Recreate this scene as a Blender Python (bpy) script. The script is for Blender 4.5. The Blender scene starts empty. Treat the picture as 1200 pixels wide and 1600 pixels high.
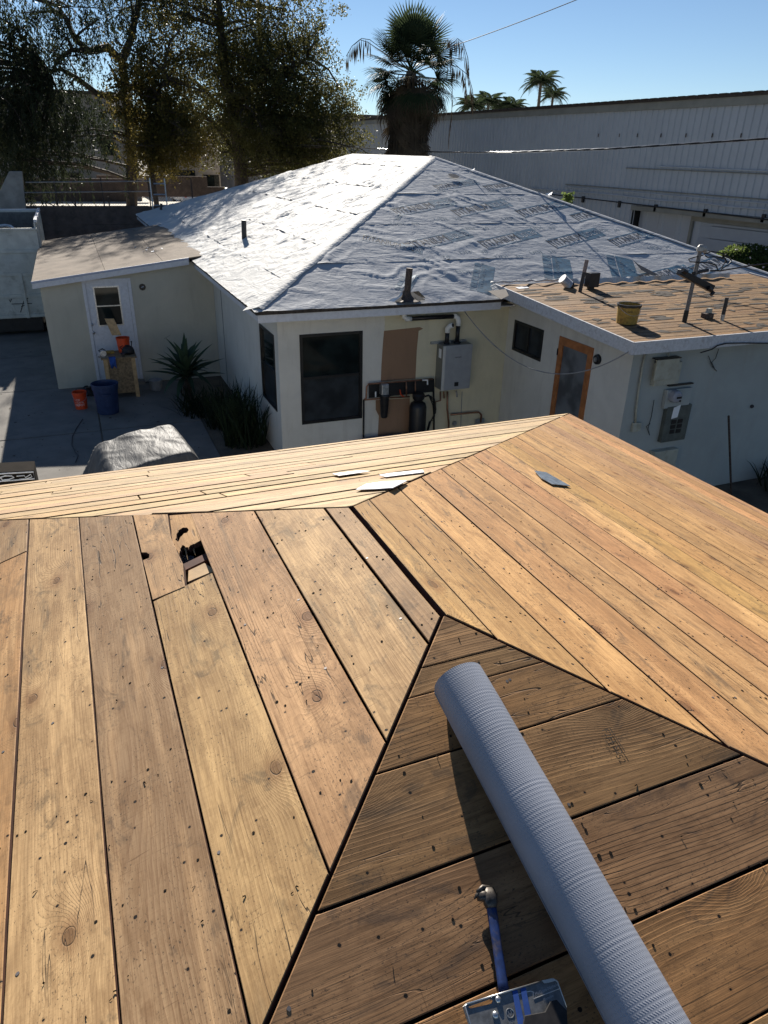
import bpy, bmesh, math, random
import numpy as np
from mathutils import Vector, Matrix
R = random.Random(7)
D2R = math.radians
scene = bpy.context.scene
col = scene.collection

# ------------------------------------------------------------------ camera
HC, F = 4.85, 1111.87                      # eye height over the yard datum, focal length in pixels of a 1200 x 1600 frame
PITCH, ROLL, YAW = .46048, .024047, .39912
cp, sp, cy, sy = math.cos(PITCH), math.sin(PITCH), math.cos(YAW), math.sin(YAW)
fw = Vector((sy*cp, cy*cp, -sp)); rt0 = Vector((cy, -sy, 0)); up0 = rt0.cross(fw)
rt = math.cos(ROLL)*rt0 + math.sin(ROLL)*up0
upv = -math.sin(ROLL)*rt0 + math.cos(ROLL)*up0
cd = bpy.data.cameras.new('camera'); cam = bpy.data.objects.new('camera', cd); col.objects.link(cam)
cam.matrix_world = Matrix.Translation((0, 0, HC)) @ Matrix((rt, upv, -fw)).transposed().to_4x4()
cd.sensor_fit = 'VERTICAL'; cd.sensor_height = 24; cd.lens = F/1600*24
cd.clip_start = .02; cd.clip_end = 3000
scene.camera = cam

# ------------------------------------------------------------------ light
SUN_AZ, SUN_EL = D2R(10.2), D2R(27.8)
world = bpy.data.worlds.new('World'); scene.world = world; world.use_nodes = True
wn = world.node_tree; bg = wn.nodes['Background']
sky = wn.nodes.new('ShaderNodeTexSky'); sky.sky_type = 'NISHITA'; sky.sun_disc = False
sky.sun_elevation = SUN_EL; sky.sun_rotation = SUN_AZ
sky.altitude = 600; sky.air_density = .85; sky.dust_density = .0; sky.ozone_density = 3.1
wn.links.new(sky.outputs[0], bg.inputs[0]); bg.inputs[1].default_value = .05
sd = bpy.data.lights.new('sun', 'SUN'); sd.energy = 5.0; sd.angle = D2R(.55); sd.color = (1, .93, .83)
sun = bpy.data.objects.new('sun', sd); col.objects.link(sun)
SUNV = Vector((math.sin(SUN_AZ)*math.cos(SUN_EL), math.cos(SUN_AZ)*math.cos(SUN_EL), math.sin(SUN_EL)))
sun.rotation_euler = SUNV.to_track_quat('Z', 'Y').to_euler()
vs = scene.view_settings; vs.view_transform = 'Standard'; vs.look = 'None'; vs.gamma = 1; vs.use_curve_mapping = False
vs.exposure = .95

# ------------------------------------------------------------------ measuring helpers
CAM = Vector((0, 0, HC)); UP = Vector((0, 0, 1))
def ray(px, py): return fw + rt*((px-600)/F) - upv*((py-800)/F)
def atz(px, py, z): d = ray(px, py); return CAM + d*((z-HC)/d.z)
def aty(px, py, y): d = ray(px, py); return CAM + d*(y/d.y)
def atx(px, py, x): d = ray(px, py); return CAM + d*(x/d.x)
def atp(px, py, O, n): d = ray(px, py); return CAM + d*((O-CAM).dot(n)/d.dot(n))

# ------------------------------------------------------------------ object helpers
def tag(o, label=None, cat=None, group=None, kind=None):
    if label: o['label'] = label
    if cat: o['category'] = cat
    if group: o['group'] = group
    if kind: o['kind'] = kind
    return o
def thing(name, label, cat, loc=(0, 0, 0), rz=0, group=None, rot=None):
    o = bpy.data.objects.new(name, None); col.objects.link(o); o.empty_display_size = .1
    o.location = loc; o.rotation_euler = rot if rot else (0, 0, rz)
    return tag(o, label, cat, group)
def link(name, me, m, parent=None, kind=None, mw=None):
    o = bpy.data.objects.new(name, me); col.objects.link(o)
    if m is not None and not me.materials:
        me.materials.append(m)
        if m.name.startswith(('sheathing', 'worn_deck')): me.materials.append(M['plank_edge'])
    if parent is not None:
        o.parent = parent
        o.matrix_parent_inverse = Matrix.Identity(4)
    if mw is not None: o.matrix_basis = mw
    if kind: o['kind'] = kind
    return o
class MB:
    """collects simple shapes into one mesh"""
    def __init__(s): s.v = []; s.f = []
    def add(s, vs, fs):
        n = len(s.v); s.v += [tuple(v) for v in vs]; s.f += [tuple(i+n for i in f) for f in fs]; return s
    def box(s, a, b):
        x0, y0, z0 = [min(a[i], b[i]) for i in range(3)]; x1, y1, z1 = [max(a[i], b[i]) for i in range(3)]
        return s.add([(x0,y0,z0),(x1,y0,z0),(x1,y1,z0),(x0,y1,z0),(x0,y0,z1),(x1,y0,z1),(x1,y1,z1),(x0,y1,z1)],
                     [(3,2,1,0),(4,5,6,7),(0,1,5,4),(1,2,6,5),(2,3,7,6),(3,0,4,7)])
    def prism(s, pts, off):
        """closed outline pts extruded by off"""
        n = len(pts); off = Vector(off); pts = [Vector(p) for p in pts]
        return s.add(pts+[p+off for p in pts], [tuple(range(n))[::-1], tuple(range(n, 2*n))]+[(i, (i+1)%n, n+(i+1)%n, n+i) for i in range(n)])
    def tube(s, pts, r, n=8, cap=True):
        pts = [Vector(p) for p in pts]; rs = r if isinstance(r, (list, tuple)) else [r]*len(pts)
        base = len(s.v); prev = None
        for i, p in enumerate(pts):
            t = (pts[min(i+1, len(pts)-1)] - pts[max(i-1, 0)]).normalized()
            if prev is None: prev = t.orthogonal().normalized()
            e = (prev - t*prev.dot(t)); e = e.normalized() if e.length > 1e-6 else t.orthogonal().normalized(); prev = e; q = t.cross(e)
            for k in range(n):
                a = 2*math.pi*k/n; s.v.append(tuple(p + (e*math.cos(a)+q*math.sin(a))*rs[i]))
        for i in range(len(pts)-1):
            for k in range(n):
                a = base+i*n+k; b = base+i*n+(k+1)%n; s.f.append((a, b, b+n, a+n))
        if cap: s.f.append(tuple(base+k for k in range(n))[::-1]); s.f.append(tuple(base+(len(pts)-1)*n+k for k in range(n)))
        return s
    def lathe(s, prof, n=24, c=(0, 0, 0)):
        base = len(s.v)
        for r, z in prof:
            for k in range(n):
                a = 2*math.pi*k/n; s.v.append((c[0]+r*math.cos(a), c[1]+r*math.sin(a), c[2]+z))
        for i in range(len(prof)-1):
            for k in range(n):
                a = base+i*n+k; b = base+i*n+(k+1)%n; s.f.append((a, b, b+n, a+n))
        return s
    def mesh(s, name, smooth=False):
        me = bpy.data.meshes.new(name); me.from_pydata(s.v, [], s.f); me.validate()
        if smooth: me.polygons.foreach_set('use_smooth', [True]*len(me.polygons))
        return me
    def build(s, name, m, parent=None, smooth=False, kind=None, mw=None, bevel=0):
        o = link(name, s.mesh(name, smooth), m, parent, kind, mw)
        if bevel:
            b = o.modifiers.new('bevel', 'BEVEL'); b.width = bevel; b.segments = 2; b.limit_method = 'ANGLE'; b.angle_limit = .7
        return o
def box(name, a, b, m, parent=None, bevel=0, **k): return MB().box(a, b).build(name, m, parent, bevel=bevel, **k)

# ------------------------------------------------------------------ value noise for geometry
_rng = np.random.default_rng(3); _T = _rng.random((256, 256))
def vnoise(x, y):
    xi = np.floor(x).astype(int); yi = np.floor(y).astype(int); fx = x-xi; fy = y-yi
    fx = fx*fx*(3-2*fx); fy = fy*fy*(3-2*fy); g = lambda a, b: _T[a & 255, b & 255]
    return (g(xi, yi)*(1-fx)+g(xi+1, yi)*fx)*(1-fy)+(g(xi, yi+1)*(1-fx)+g(xi+1, yi+1)*fx)*fy

# ------------------------------------------------------------------ materials
class NT:
    def __init__(s, name):
        s.m = bpy.data.materials.new(name); s.m.use_nodes = True; s.t = s.m.node_tree; s.n = s.t.nodes
        s.b = s.n['Principled BSDF']; s.out = s.n['Material Output']
    def new(s, t, **k):
        n = s.n.new(t)
        for a, b in k.items(): setattr(n, a, b)
        return n
    def set(s, sock, v):
        if isinstance(v, bpy.types.NodeSocket): s.t.links.new(v, sock)
        else: sock.default_value = v
    def math(s, op, a, b=None, c=None, clamp=False):
        n = s.new('ShaderNodeMath', operation=op, use_clamp=clamp); s.set(n.inputs[0], a)
        if b is not None: s.set(n.inputs[1], b)
        if c is not None: s.set(n.inputs[2], c)
        return n.outputs[0]
    def vmath(s, op, a, b=None):
        n = s.new('ShaderNodeVectorMath', operation=op); s.set(n.inputs[0], a)
        if b is not None: s.set(n.inputs[1], b)
        return n.outputs[0]
    def noise(s, vec, scale, detail=2, rough=.5, dist=0, out=0):
        n = s.new('ShaderNodeTexNoise'); s.set(n.inputs['Vector'], vec); s.set(n.inputs['Scale'], scale)
        n.inputs['Detail'].default_value = detail; n.inputs['Roughness'].default_value = rough; n.inputs['Distortion'].default_value = dist
        return n.outputs[out]
    def voro(s, vec, scale, out='Distance', rnd=1, feature='F1', dim='3D'):
        n = s.new('ShaderNodeTexVoronoi', feature=feature, voronoi_dimensions=dim); s.set(n.inputs['Vector'], vec); n.inputs['Scale'].default_value = scale
        n.inputs['Randomness'].default_value = rnd
        return n.outputs[out] if out else n
    def ramp(s, v, a, b, c0=(0, 0, 0, 1), c1=(1, 1, 1, 1)):
        n = s.new('ShaderNodeMapRange', interpolation_type='SMOOTHSTEP', clamp=True); s.set(n.inputs['Value'], v)
        n.inputs['From Min'].default_value = a; n.inputs['From Max'].default_value = b
        return n.outputs[0]
    def mix(s, f, a, b, mode='MIX'):
        n = s.new('ShaderNodeMix', data_type='RGBA', blend_type=mode); s.set(n.inputs[0], f)
        s.set(n.inputs[6], (*a, 1) if isinstance(a, tuple) and len(a) == 3 else a); s.set(n.inputs[7], (*b, 1) if isinstance(b, tuple) and len(b) == 3 else b)
        return n.outputs[2]
    def bump(s, h, strength=.3, dist=.01, nrm=None):
        n = s.new('ShaderNodeBump'); n.inputs['Strength'].default_value = strength; n.inputs['Distance'].default_value = dist
        s.set(n.inputs['Height'], h)
        if nrm is not None: s.set(n.inputs['Normal'], nrm)
        return n.outputs[0]
    def coord(s, kind='Object'): return s.new('ShaderNodeTexCoord').outputs[kind]
    def pos(s): return s.new('ShaderNodeNewGeometry').outputs['Position']
    def rnd(s): return s.new('ShaderNodeObjectInfo').outputs['Random']
    def island(s): return s.new('ShaderNodeNewGeometry').outputs['Random Per Island']
    def mapping(s, v, scale=(1, 1, 1), loc=(0, 0, 0), rot=(0, 0, 0)):
        n = s.new('ShaderNodeMapping'); s.set(n.inputs['Vector'], v); s.set(n.inputs['Location'], loc)
        n.inputs['Rotation'].default_value = rot; n.inputs['Scale'].default_value = scale
        return n.outputs[0]
    def fin(s, color, rough=.7, normal=None, metal=0, spec=.5):
        s.set(s.b.inputs['Base Color'], (*color, 1) if isinstance(color, tuple) and len(color) == 3 else color)
        s.set(s.b.inputs['Roughness'], rough); s.b.inputs['Metallic'].default_value = metal
        s.b.inputs['Specular IOR Level'].default_value = spec
        if normal is not None: s.set(s.b.inputs['Normal'], normal)
        return s.m
def simple(name, color, rough=.6, metal=0, var=.15, scale=8, bump=.1, bscale=60, spec=.4, dirt=None, bdist=.004):
    t = NT(name); p = t.pos()
    n1 = t.noise(p, scale, 4, .6); c = t.mix(t.ramp(n1, .3, .7), tuple(x*(1-var) for x in color), tuple(min(1, x*(1+var)) for x in color))
    if dirt:
        c = t.mix(t.math('MULTIPLY', t.ramp(t.noise(p, scale*.6+1, 6, .7, .6), .5, .72), dirt[1]), c, dirt[0])
    return t.fin(c, rough, t.bump(t.noise(p, bscale, 3), bump, bdist), metal, spec)

def wood(name, light, dark, grey, redness=0., dirtlev=.5, ringf=135., bumpk=.5):
    """sawn softwood: growth rings cut through a log give the cathedral grain; knots, nail holes, stains"""
    t = NT(name); o = t.coord('Object'); r = t.rnd()
    sep0 = t.new('ShaderNodeSeparateXYZ'); t.set(sep0.inputs[0], o)
    off = t.new('ShaderNodeCombineXYZ'); t.set(off.inputs[0], t.math('MULTIPLY', r, 37.)); t.set(off.inputs[1], t.math('MULTIPLY', r, 91.)); t.set(off.inputs[2], t.math('MULTIPLY', r, 13.))
    p = t.vmath('ADD', o, off.outputs[0])
    r2 = t.math('FRACT', t.math('MULTIPLY', r, 7.31)); r3 = t.math('FRACT', t.math('MULTIPLY', r, 23.7)); r4 = t.math('FRACT', t.math('MULTIPLY', r, 61.3))
    # knots: sparse cells in the plank plane
    kv = t.mapping(p, (1.7, 1.15, 0))
    kn = t.voro(kv, 2., None, .9, dim='2D'); kd = kn.outputs['Distance']
    ksel = t.new('ShaderNodeSeparateColor'); t.set(ksel.inputs[0], kn.outputs['Color'])
    has = t.math('GREATER_THAN', ksel.outputs[0], .45)
    kdist = t.math('ADD', kd, t.math('MULTIPLY', t.math('SUBTRACT', t.noise(p, 24., 2), .5), .03))
    bulge = t.math('MULTIPLY', t.math('POWER', 2.718, t.math('MULTIPLY', t.math('POWER', t.math('DIVIDE', kdist, .17), 2.), -1.)), has)
    # log distance
    low = t.noise(t.mapping(p, (2.2, .75, 1)), 1., 2, .5, out=1)
    ls = t.new('ShaderNodeSeparateColor'); t.set(ls.inputs[0], low)
    wx = t.math('ADD', sep0.outputs[0], t.math('MULTIPLY', t.math('SUBTRACT', ls.outputs[0], .5), .16))
    wx = t.math('SUBTRACT', wx, t.math('MULTIPLY', t.math('SUBTRACT', r2, .5), .26))
    wz = t.math('ADD', t.math('ADD', .012, t.math('MULTIPLY', r3, .06)), t.math('MULTIPLY', t.math('SUBTRACT', ls.outputs[1], .5), .13))
    rad = t.math('SQRT', t.math('ADD', t.math('POWER', wx, 2.), t.math('POWER', wz, 2.)))
    rad = t.math('ADD', rad, t.math('MULTIPLY', bulge, .075))
    rad = t.math('ADD', rad, t.math('MULTIPLY', t.math('SUBTRACT', t.noise(t.mapping(p, (22, 5, 1)), 1., 3, .6), .5), .006))
    saw = t.math('FRACT', t.math('MULTIPLY', rad, ringf))
    ring = t.math('POWER', saw, 2.2)                                   # soft early wood, hard dark late wood line
    ring = t.math('MULTIPLY', ring, t.ramp(t.math('SUBTRACT', 1., saw), 0., .14))
    vis = t.math('ADD', .25, t.math('MULTIPLY', t.ramp(t.noise(t.mapping(p, (5, 1.2, 1)), 1., 2), .35, .7), .75))
    ring = t.math('MULTIPLY', ring, vis)
    fib = t.noise(t.mapping(p, (420, 9, 1)), 1., 3, .65)
    fib2 = t.noise(t.mapping(p, (110, 3.5, 1)), 1., 4, .6)
    blotch = t.noise(t.mapping(p, (5, 1.7, 1)), 1., 5, .62, .4)
    c = t.mix(t.ramp(blotch, .36, .66), light, tuple(light[i]*.52+dark[i]*.48 for i in range(3)))
    c = t.mix(t.math('MULTIPLY', r4, .75), c, tuple(light[i]*.35+grey[i]*.5 for i in range(3)))       # board to board
    c = t.mix(t.math('MULTIPLY', t.ramp(r3, .45, 1.), .5), c, (light[0]*.92, light[1]*.72, light[2]*.55))
    c = t.mix(t.math('MULTIPLY', ring, .60), c, dark)
    mot = t.noise(t.mapping(p, (26, 9, 1), loc=(3, 8, 0)), 1., 7, .74, .5)
    c = t.mix(t.math('MULTIPLY', t.ramp(mot, .45, .62), .62), c, tuple(light[i]*.28+dark[i]*.55 for i in range(3)))
    mot2 = t.noise(t.mapping(p, (6, 1.3, 1), loc=(13, 2, 0)), 1., 6, .66, .6)
    c = t.mix(t.math('MULTIPLY', t.ramp(mot2, .49, .62), .52), c, tuple(light[i]*.34+dark[i]*.5 for i in range(3)))
    streak = t.noise(t.mapping(p, (34, 1.1, 1)), 1., 4, .6, .3)
    c = t.mix(t.math('MULTIPLY', t.ramp(streak, .48, .68), .38), c, tuple(light[i]*.3+dark[i]*.6 for i in range(3)))
    c = t.mix(t.math('MULTIPLY', t.ramp(t.noise(t.mapping(p, (26, 1.6, 1), loc=(5, 3, 0)), 1., 4, .6), .52, .7), .35), c, tuple(min(1, x*1.28) for x in light))
    c = t.mix(t.math('MULTIPLY', t.ramp(fib, .45, .75), .42), c, dark)
    c = t.mix(t.math('MULTIPLY', t.ramp(fib2, .5, .78), .36), c, tuple(x*.8 for x in dark))
    # knots
    core = t.math('MULTIPLY', t.math('SUBTRACT', 1., t.ramp(kdist, .030, .042)), has)
    rim = t.math('MULTIPLY', t.math('SUBTRACT', 1., t.ramp(t.math('ABSOLUTE', t.math('SUBTRACT', kdist, .041)), .0015, .0055)), t.math('MULTIPLY', has, t.ramp(t.noise(p, 30., 2), .3, .6)))
    halo = t.math('MULTIPLY', t.math('SUBTRACT', 1., t.ramp(kdist, .03, .15)), has)
    c = t.mix(t.math('MULTIPLY', halo, .5), c, (dark[0]*.95, dark[1]*.8, dark[2]*.7))
    c = t.mix(t.math('MULTIPLY', core, .55), c, tuple(x*.62 for x in dark))
    c = t.mix(t.math('MULTIPLY', rim, .9), c, (.018, .011, .007))
    # weather stains and specks of old felt
    st = t.noise(t.mapping(p, (7.5, 1.5, 1)), 1., 6, .68, 1.2)
    c = t.mix(t.math('MULTIPLY', t.ramp(st, .56, .76), dirtlev), c, tuple(x*.42 for x in grey))
    sp_ = t.noise(t.mapping(p, (230, 120, 1)), 1., 4, .75)
    mask = t.ramp(t.noise(t.mapping(p, (9, 3.2, 1)), 1., 4, .6), .40, .55)
    specks = t.math('MULTIPLY', t.ramp(sp_, .57, .66), mask)
    c = t.mix(t.math('MULTIPLY', specks, .88), c, (.035, .028, .022))
    ck = t.math('ABSOLUTE', t.math('SUBTRACT', t.noise(t.mapping(p, (16, .9, 1), loc=(7, 1, 0)), 1., 3, .55), .5))
    crack = t.math('MULTIPLY', t.math('SUBTRACT', 1., t.ramp(ck, .0010, .0045)), t.ramp(t.noise(t.mapping(p, (3, 1.3, 1), loc=(2, 9, 0)), 1., 2), .52, .60))
    c = t.mix(t.math('MULTIPLY', crack, .85), c, (.02, .013, .009))
    smu = t.noise(t.mapping(p, (11, 6, 1), loc=(1, 4, 0)), 1., 5, .72, .8)
    c = t.mix(t.math('MULTIPLY', t.ramp(smu, .55, .68), .50), c, (.06, .048, .036))
    # scratches across the board left by the shovel
    scr = t.noise(t.mapping(p, (14, 330, 1), rot=(0, 0, .35)), 1., 2, .5)
    c = t.mix(t.math('MULTIPLY', t.math('MULTIPLY', t.ramp(scr, .63, .70), t.ramp(t.noise(p, 6., 2), .5, .66)), .5), c, tuple(x*.55 for x in dark))
    # nail holes
    hv = t.voro(t.mapping(p, (1, 1, 0)), 15., None, 1, dim='2D'); hd = hv.outputs['Distance']
    hs = t.new('ShaderNodeSeparateColor'); t.set(hs.inputs[0], hv.outputs['Color'])
    hh = t.math('GREATER_THAN', hs.outputs[1], .72); hw = t.math('ADD', .030, t.math('MULTIPLY', hs.outputs[2], .028))
    hdn = t.math('ADD', hd, t.math('MULTIPLY', t.math('SUBTRACT', t.noise(p, 160., 2), .5), .035))
    hole = t.math('MULTIPLY', t.math('LESS_THAN', hdn, hw), hh)
    smear = t.math('MULTIPLY', t.math('SUBTRACT', 1., t.ramp(hdn, .03, .10)), hh)
    c = t.mix(t.math('MULTIPLY', smear, .35), c, tuple(x*.6 for x in dark))
    c = t.mix(hole, c, (.008, .006, .005))
    oc = t.new('ShaderNodeObjectInfo').outputs['Color']
    c = t.mix(1., c, oc, 'MULTIPLY')
    # relief: hard rings stand proud, holes sink
    h = t.math('ADD', t.math('MULTIPLY', ring, .55), t.math('MULTIPLY', fib, .35))
    h = t.math('ADD', h, t.math('MULTIPLY', fib2, .5)); h = t.math('SUBTRACT', h, t.math('MULTIPLY', hole, 2.6)); h = t.math('SUBTRACT', h, t.math('MULTIPLY', rim, 1.1)); h = t.math('SUBTRACT', h, t.math('MULTIPLY', crack, 1.6))
    h = t.math('ADD', h, t.math('MULTIPLY', t.noise(t.mapping(p, (9, 60, 1)), 1., 3, .6), .5))
    h = t.math('ADD', h, t.math('MULTIPLY', blotch, 1.2))
    return t.fin(c, .72, t.bump(h, bumpk, .0018), spec=.22)

M = {}
M['wood_a'] = wood('sheathing_wood_tan', (.68, .455, .235), (.165, .078, .032), (.30, .225, .15), dirtlev=.85)
M['wood_b'] = wood('sheathing_wood_straw', (.58, .42, .21), (.15, .078, .032), (.28, .22, .14), dirtlev=.9)
M['wood_c'] = wood('sheathing_wood_gold', (.72, .445, .19), (.185, .082, .030), (.31, .215, .13), dirtlev=.9)
M['wood_d'] = wood('sheathing_wood_brown_shaded', (.50, .295, .13), (.105, .050, .020), (.20, .14, .09), dirtlev=.85, bumpk=.42)  # same sheathing wood, browner; shade of the slope facing away from sun darkens its colour
M['plank_edge'] = simple('stained_plank_edge', (.065, .026, .015), .9, var=.4, scale=20)
M['wood_dark'] = simple('old_rafter_wood', (.10, .038, .022), .8, var=.35, scale=14)
M['wood_new'] = simple('fresh_lumber', (.45, .30, .15), .7, var=.2, scale=14)
M['paper'] = simple('white_board', (.74, .75, .76), .55, var=.06)
def stucco(name, c, dirt=(.3, .27, .22), da=.25):
    t = NT(name); p = t.pos()
    n = t.noise(p, 1.3, 5, .65, .4); cc = t.mix(t.ramp(n, .3, .7), tuple(x*.9 for x in c), c)
    cc = t.mix(t.math('MULTIPLY', t.ramp(t.noise(t.mapping(p, (5, 5, .7)), 1., 5, .7), .5, .75), da), cc, dirt)
    h = t.math('ADD', t.noise(p, 75., 4, .7), t.math('MULTIPLY', t.noise(p, 14., 3), 1.2))
    return t.fin(cc, .85, t.bump(h, .55, .006), spec=.2)
M['stucco_white'] = stucco('white_stucco', (.64, .62, .56))
M['stucco_cream'] = stucco('cream_stucco', (.62, .57, .41))
M['stucco_patch'] = stucco('bare_brown_stucco', (.28, .175, .11), (.16, .105, .07), .5)
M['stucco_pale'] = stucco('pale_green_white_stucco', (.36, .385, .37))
M['stucco_shed'] = stucco('shed_cream_siding', (.50, .475, .39))
M['trim'] = simple('white_trim_paint', (.58, .59, .62), .5, var=.06, dirt=((.25, .2, .17), .2), scale=14)
M['trim_old'] = simple('worn_white_trim', (.50, .505, .52), .6, var=.1, dirt=((.14, .10, .08), .45), scale=22)
M['felt_edge'] = simple('black_roof_edge', (.045, .035, .028), .8, var=.4, scale=20)
M['black'] = simple('black_plastic', (.012, .012, .014), .4, var=.3, bump=.02)
M['frame'] = simple('black_window_frame', (.013, .013, .014), .35, var=.2, bump=.0)
M['grey_metal'] = simple('galvanised_steel', (.42, .44, .46), .38, metal=.85, var=.25, scale=30, bump=.05)
M['old_pipe'] = simple('rusty_vent_pipe', (.075, .055, .045), .65, metal=.3, var=.5, scale=40)
M['dark_pipe'] = simple('dark_vent_pipe', (.03, .03, .032), .5, var=.4, scale=40)
M['pvc'] = simple('white_pvc', (.72, .73, .72), .35, var=.05, bump=.0)
M['rubber'] = simple('black_cable', (.015, .015, .016), .5, var=.2, bump=.0)
M['cable_grey'] = simple('grey_cable', (.25, .25, .25), .5, var=.2, bump=.0)
M['copper'] = simple('copper_pipe', (.25, .13, .08), .45, metal=.7, var=.3, bump=.0)
M['heater'] = simple('silver_grey_enamel', (.33, .35, .37), .35, metal=.3, var=.05, bump=.0)
M['heater_side'] = simple('pale_enamel', (.48, .48, .45), .35, var=.05, bump=.0)
M['ivory'] = simple('ivory_box_paint', (.36, .36, .30), .5, var=.1, dirt=((.2, .17, .1), .4))
M['door_wood'] = simple('stained_door_wood', (.36, .135, .045), .5, var=.2, scale=10)
M['glass_dull'] = None
def glass(name, c=(.01, .014, .014), rough=.06, coat=1.):
    t = NT(name); p = t.pos()
    return t.fin(t.mix(t.ramp(t.noise(p, 2.5, 3), .35, .65), c, tuple(x*2.2 for x in c)), rough, None, 0, coat)
M['glass'] = glass('dark_window_glass', (.006, .009, .009), .05, .22)
M['glass_screen'] = glass('screened_window_glass', (.014, .017, .02), .35, .2)
M['glass_door'] = glass('door_glass_with_blind', (.07, .075, .08), .3, .3)
M['orange'] = simple('orange_bucket_plastic', (.62, .065, .015), .45, var=.08, bump=.02)
M['white_print'] = simple('white_print', (.75, .73, .7), .5, var=.05, bump=.0)
M['blue_bin'] = simple('navy_bin_plastic', (.018, .035, .095), .5, var=.2, scale=12, bump=.04)
M['blue'] = simple('blue_paint', (.012, .036, .135), .6, var=.3, scale=70, bump=.03, dirt=((.12, .09, .07), .7))
M['blue_cloth'] = simple('blue_cloth', (.02, .07, .28), .8, var=.2)
M['yellow'] = simple('yellow_tar_bucket', (.33, .21, .04), .6, var=.25, scale=22, dirt=((.10, .06, .025), .9))
M['tar'] = simple('tar', (.012, .011, .010), .45, var=.3, scale=30, bump=.4, bscale=40)
M['bench'] = simple('weathered_bench_wood', (.24, .165, .09), .8, var=.35, scale=16, dirt=((.04, .035, .03), .7))
M['concrete'] = simple('driveway_concrete', (.17, .158, .14), .9, var=.14, scale=1.6, bump=.3, bscale=90, dirt=((.09, .085, .075), .4))
M['earth'] = simple('dirt_ground', (.11, .09, .065), .95, var=.3, scale=2, bump=.6, bscale=30, bdist=.02)
M['bank'] = simple('pale_sandy_concrete', (.62, .58, .50), .95, var=.14, scale=1, bump=.3, bscale=20)
M['wall_dark'] = simple('brown_block_wall', (.115, .085, .07), .92, var=.22, scale=3, dirt=((.05, .04, .035), .6))
M['wall_grey'] = simple('grey_render_wall', (.30, .28, .25), .92, var=.2, scale=2)
M['far_wall'] = simple('far_facade', (.27, .235, .195), .9, var=.25, scale=.6, bump=.1, dirt=((.12, .10, .08), .5))
M['dump'] = simple('dull_green_white_steel', (.52, .52, .47), .55, metal=0, var=.12, scale=3, dirt=((.16, .14, .11), .5))
M['dump_in'] = simple('dark_blue_bin_inside', (.12, .12, .115), .7, var=.2)
M['roll_roof'] = simple('brown_mineral_roofing', (.175, .14, .105), .95, var=.18, scale=2.4, bump=.7, bscale=260, bdist=.004, dirt=((.12, .09, .07), .5))
M['siding'] = simple('blue_grey_metal_siding', (.36, .39, .425), .5, metal=0, var=.04, scale=.5, bump=.0, dirt=((.26, .28, .30), .12))
M['siding_trim'] = simple('beige_eave_trim', (.20, .20, .175), .6, var=.1, scale=2)
M['door_grey'] = simple('pale_rollup_door', (.30, .335, .38), .5, var=.06, scale=2)
M['bark'] = simple('dark_bark', (.055, .042, .032), .9, var=.4, scale=6, bump=.8, bscale=14, bdist=.03)
M['palm_bark'] = simple('palm_bark', (.10, .08, .06), .9, var=.3, scale=6, bump=.8, bscale=10, bdist=.03)
M['pole'] = simple('dark_utility_pole', (.045, .035, .028), .9, var=.3)
M['car_white'] = simple('white_car_paint', (.62, .64, .66), .25, var=.03, bump=.0)
M['car_glass'] = glass('car_glass', (.015, .018, .02), .05)
M['plastic_green'] = simple('green_scrap', (.30, .55, .06), .6)
M['flash_grey'] = simple('blue_grey_flashing', (.23, .27, .31), .4, metal=.55, var=.25, scale=30)
M['steel'] = simple('brushed_steel', (.25, .25, .24), .48, metal=.9, var=.3, scale=60, bump=.12, bscale=500, bdist=.0004)
M['steel_bright'] = simple('bright_steel', (.6, .6, .58), .3, metal=.9, var=.1, bump=.0)
M['hammer_grip'] = simple('worn_rubber_grip', (.05, .05, .055), .6, var=.3, scale=120)
M['scrap_matte'] = simple('matte_black_flakes', (.02, .017, .014), .95, spec=.05)
M['leather'] = simple('dark_leather', (.02, .018, .018), .6, var=.3, scale=60)
def leafmat(name, c1, c2, trans=.35, rough=.5):
    t = NT(name); isl = t.island(); p = t.pos()
    c = t.mix(isl, c1, c2)
    c = t.mix(t.ramp(t.noise(p, .55, 2), .35, .65), c, tuple(x*.7 for x in c1))
    t.fin(c, rough, spec=.12)
    tr = t.new('ShaderNodeBsdfTranslucent'); t.set(tr.inputs[0], t.mix(.5, c, tuple(min(1, x*1.8) for x in c2)))
    mx = t.new('ShaderNodeMixShader'); mx.inputs[0].default_value = trans
    t.t.links.new(t.b.outputs[0], mx.inputs[1]); t.t.links.new(tr.outputs[0], mx.inputs[2]); t.t.links.new(mx.outputs[0], t.out.inputs[0])
    return t.m
M['leaf_olive'] = leafmat('olive_leaves', (.042, .05, .017), (.13, .12, .04), .42)
M['leaf_brown'] = leafmat('browning_leaves', (.05, .055, .016), (.19, .145, .04), .45)
M['leaf_dark'] = leafmat('dark_drooping_leaves', (.016, .024, .014), (.042, .052, .026), .3)
M['leaf_palm'] = leafmat('palm_frond', (.022, .036, .018), (.055, .075, .035), .25, .65)
M['leaf_dead'] = leafmat('dead_palm_frond', (.05, .038, .026), (.12, .092, .06), .12, .8)
M['leaf_agave'] = leafmat('agave_leaf', (.025, .05, .032), (.06, .095, .055), .08, .4)
M['leaf_iris'] = leafmat('iris_leaf', (.012, .022, .012), (.03, .045, .02), .2)
M['leaf_hedge'] = leafmat('hedge_leaf', (.03, .06, .018), (.16, .21, .06), .4)
M['petal'] = simple('pale_petals', (.75, .66, .68), .6)

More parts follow.
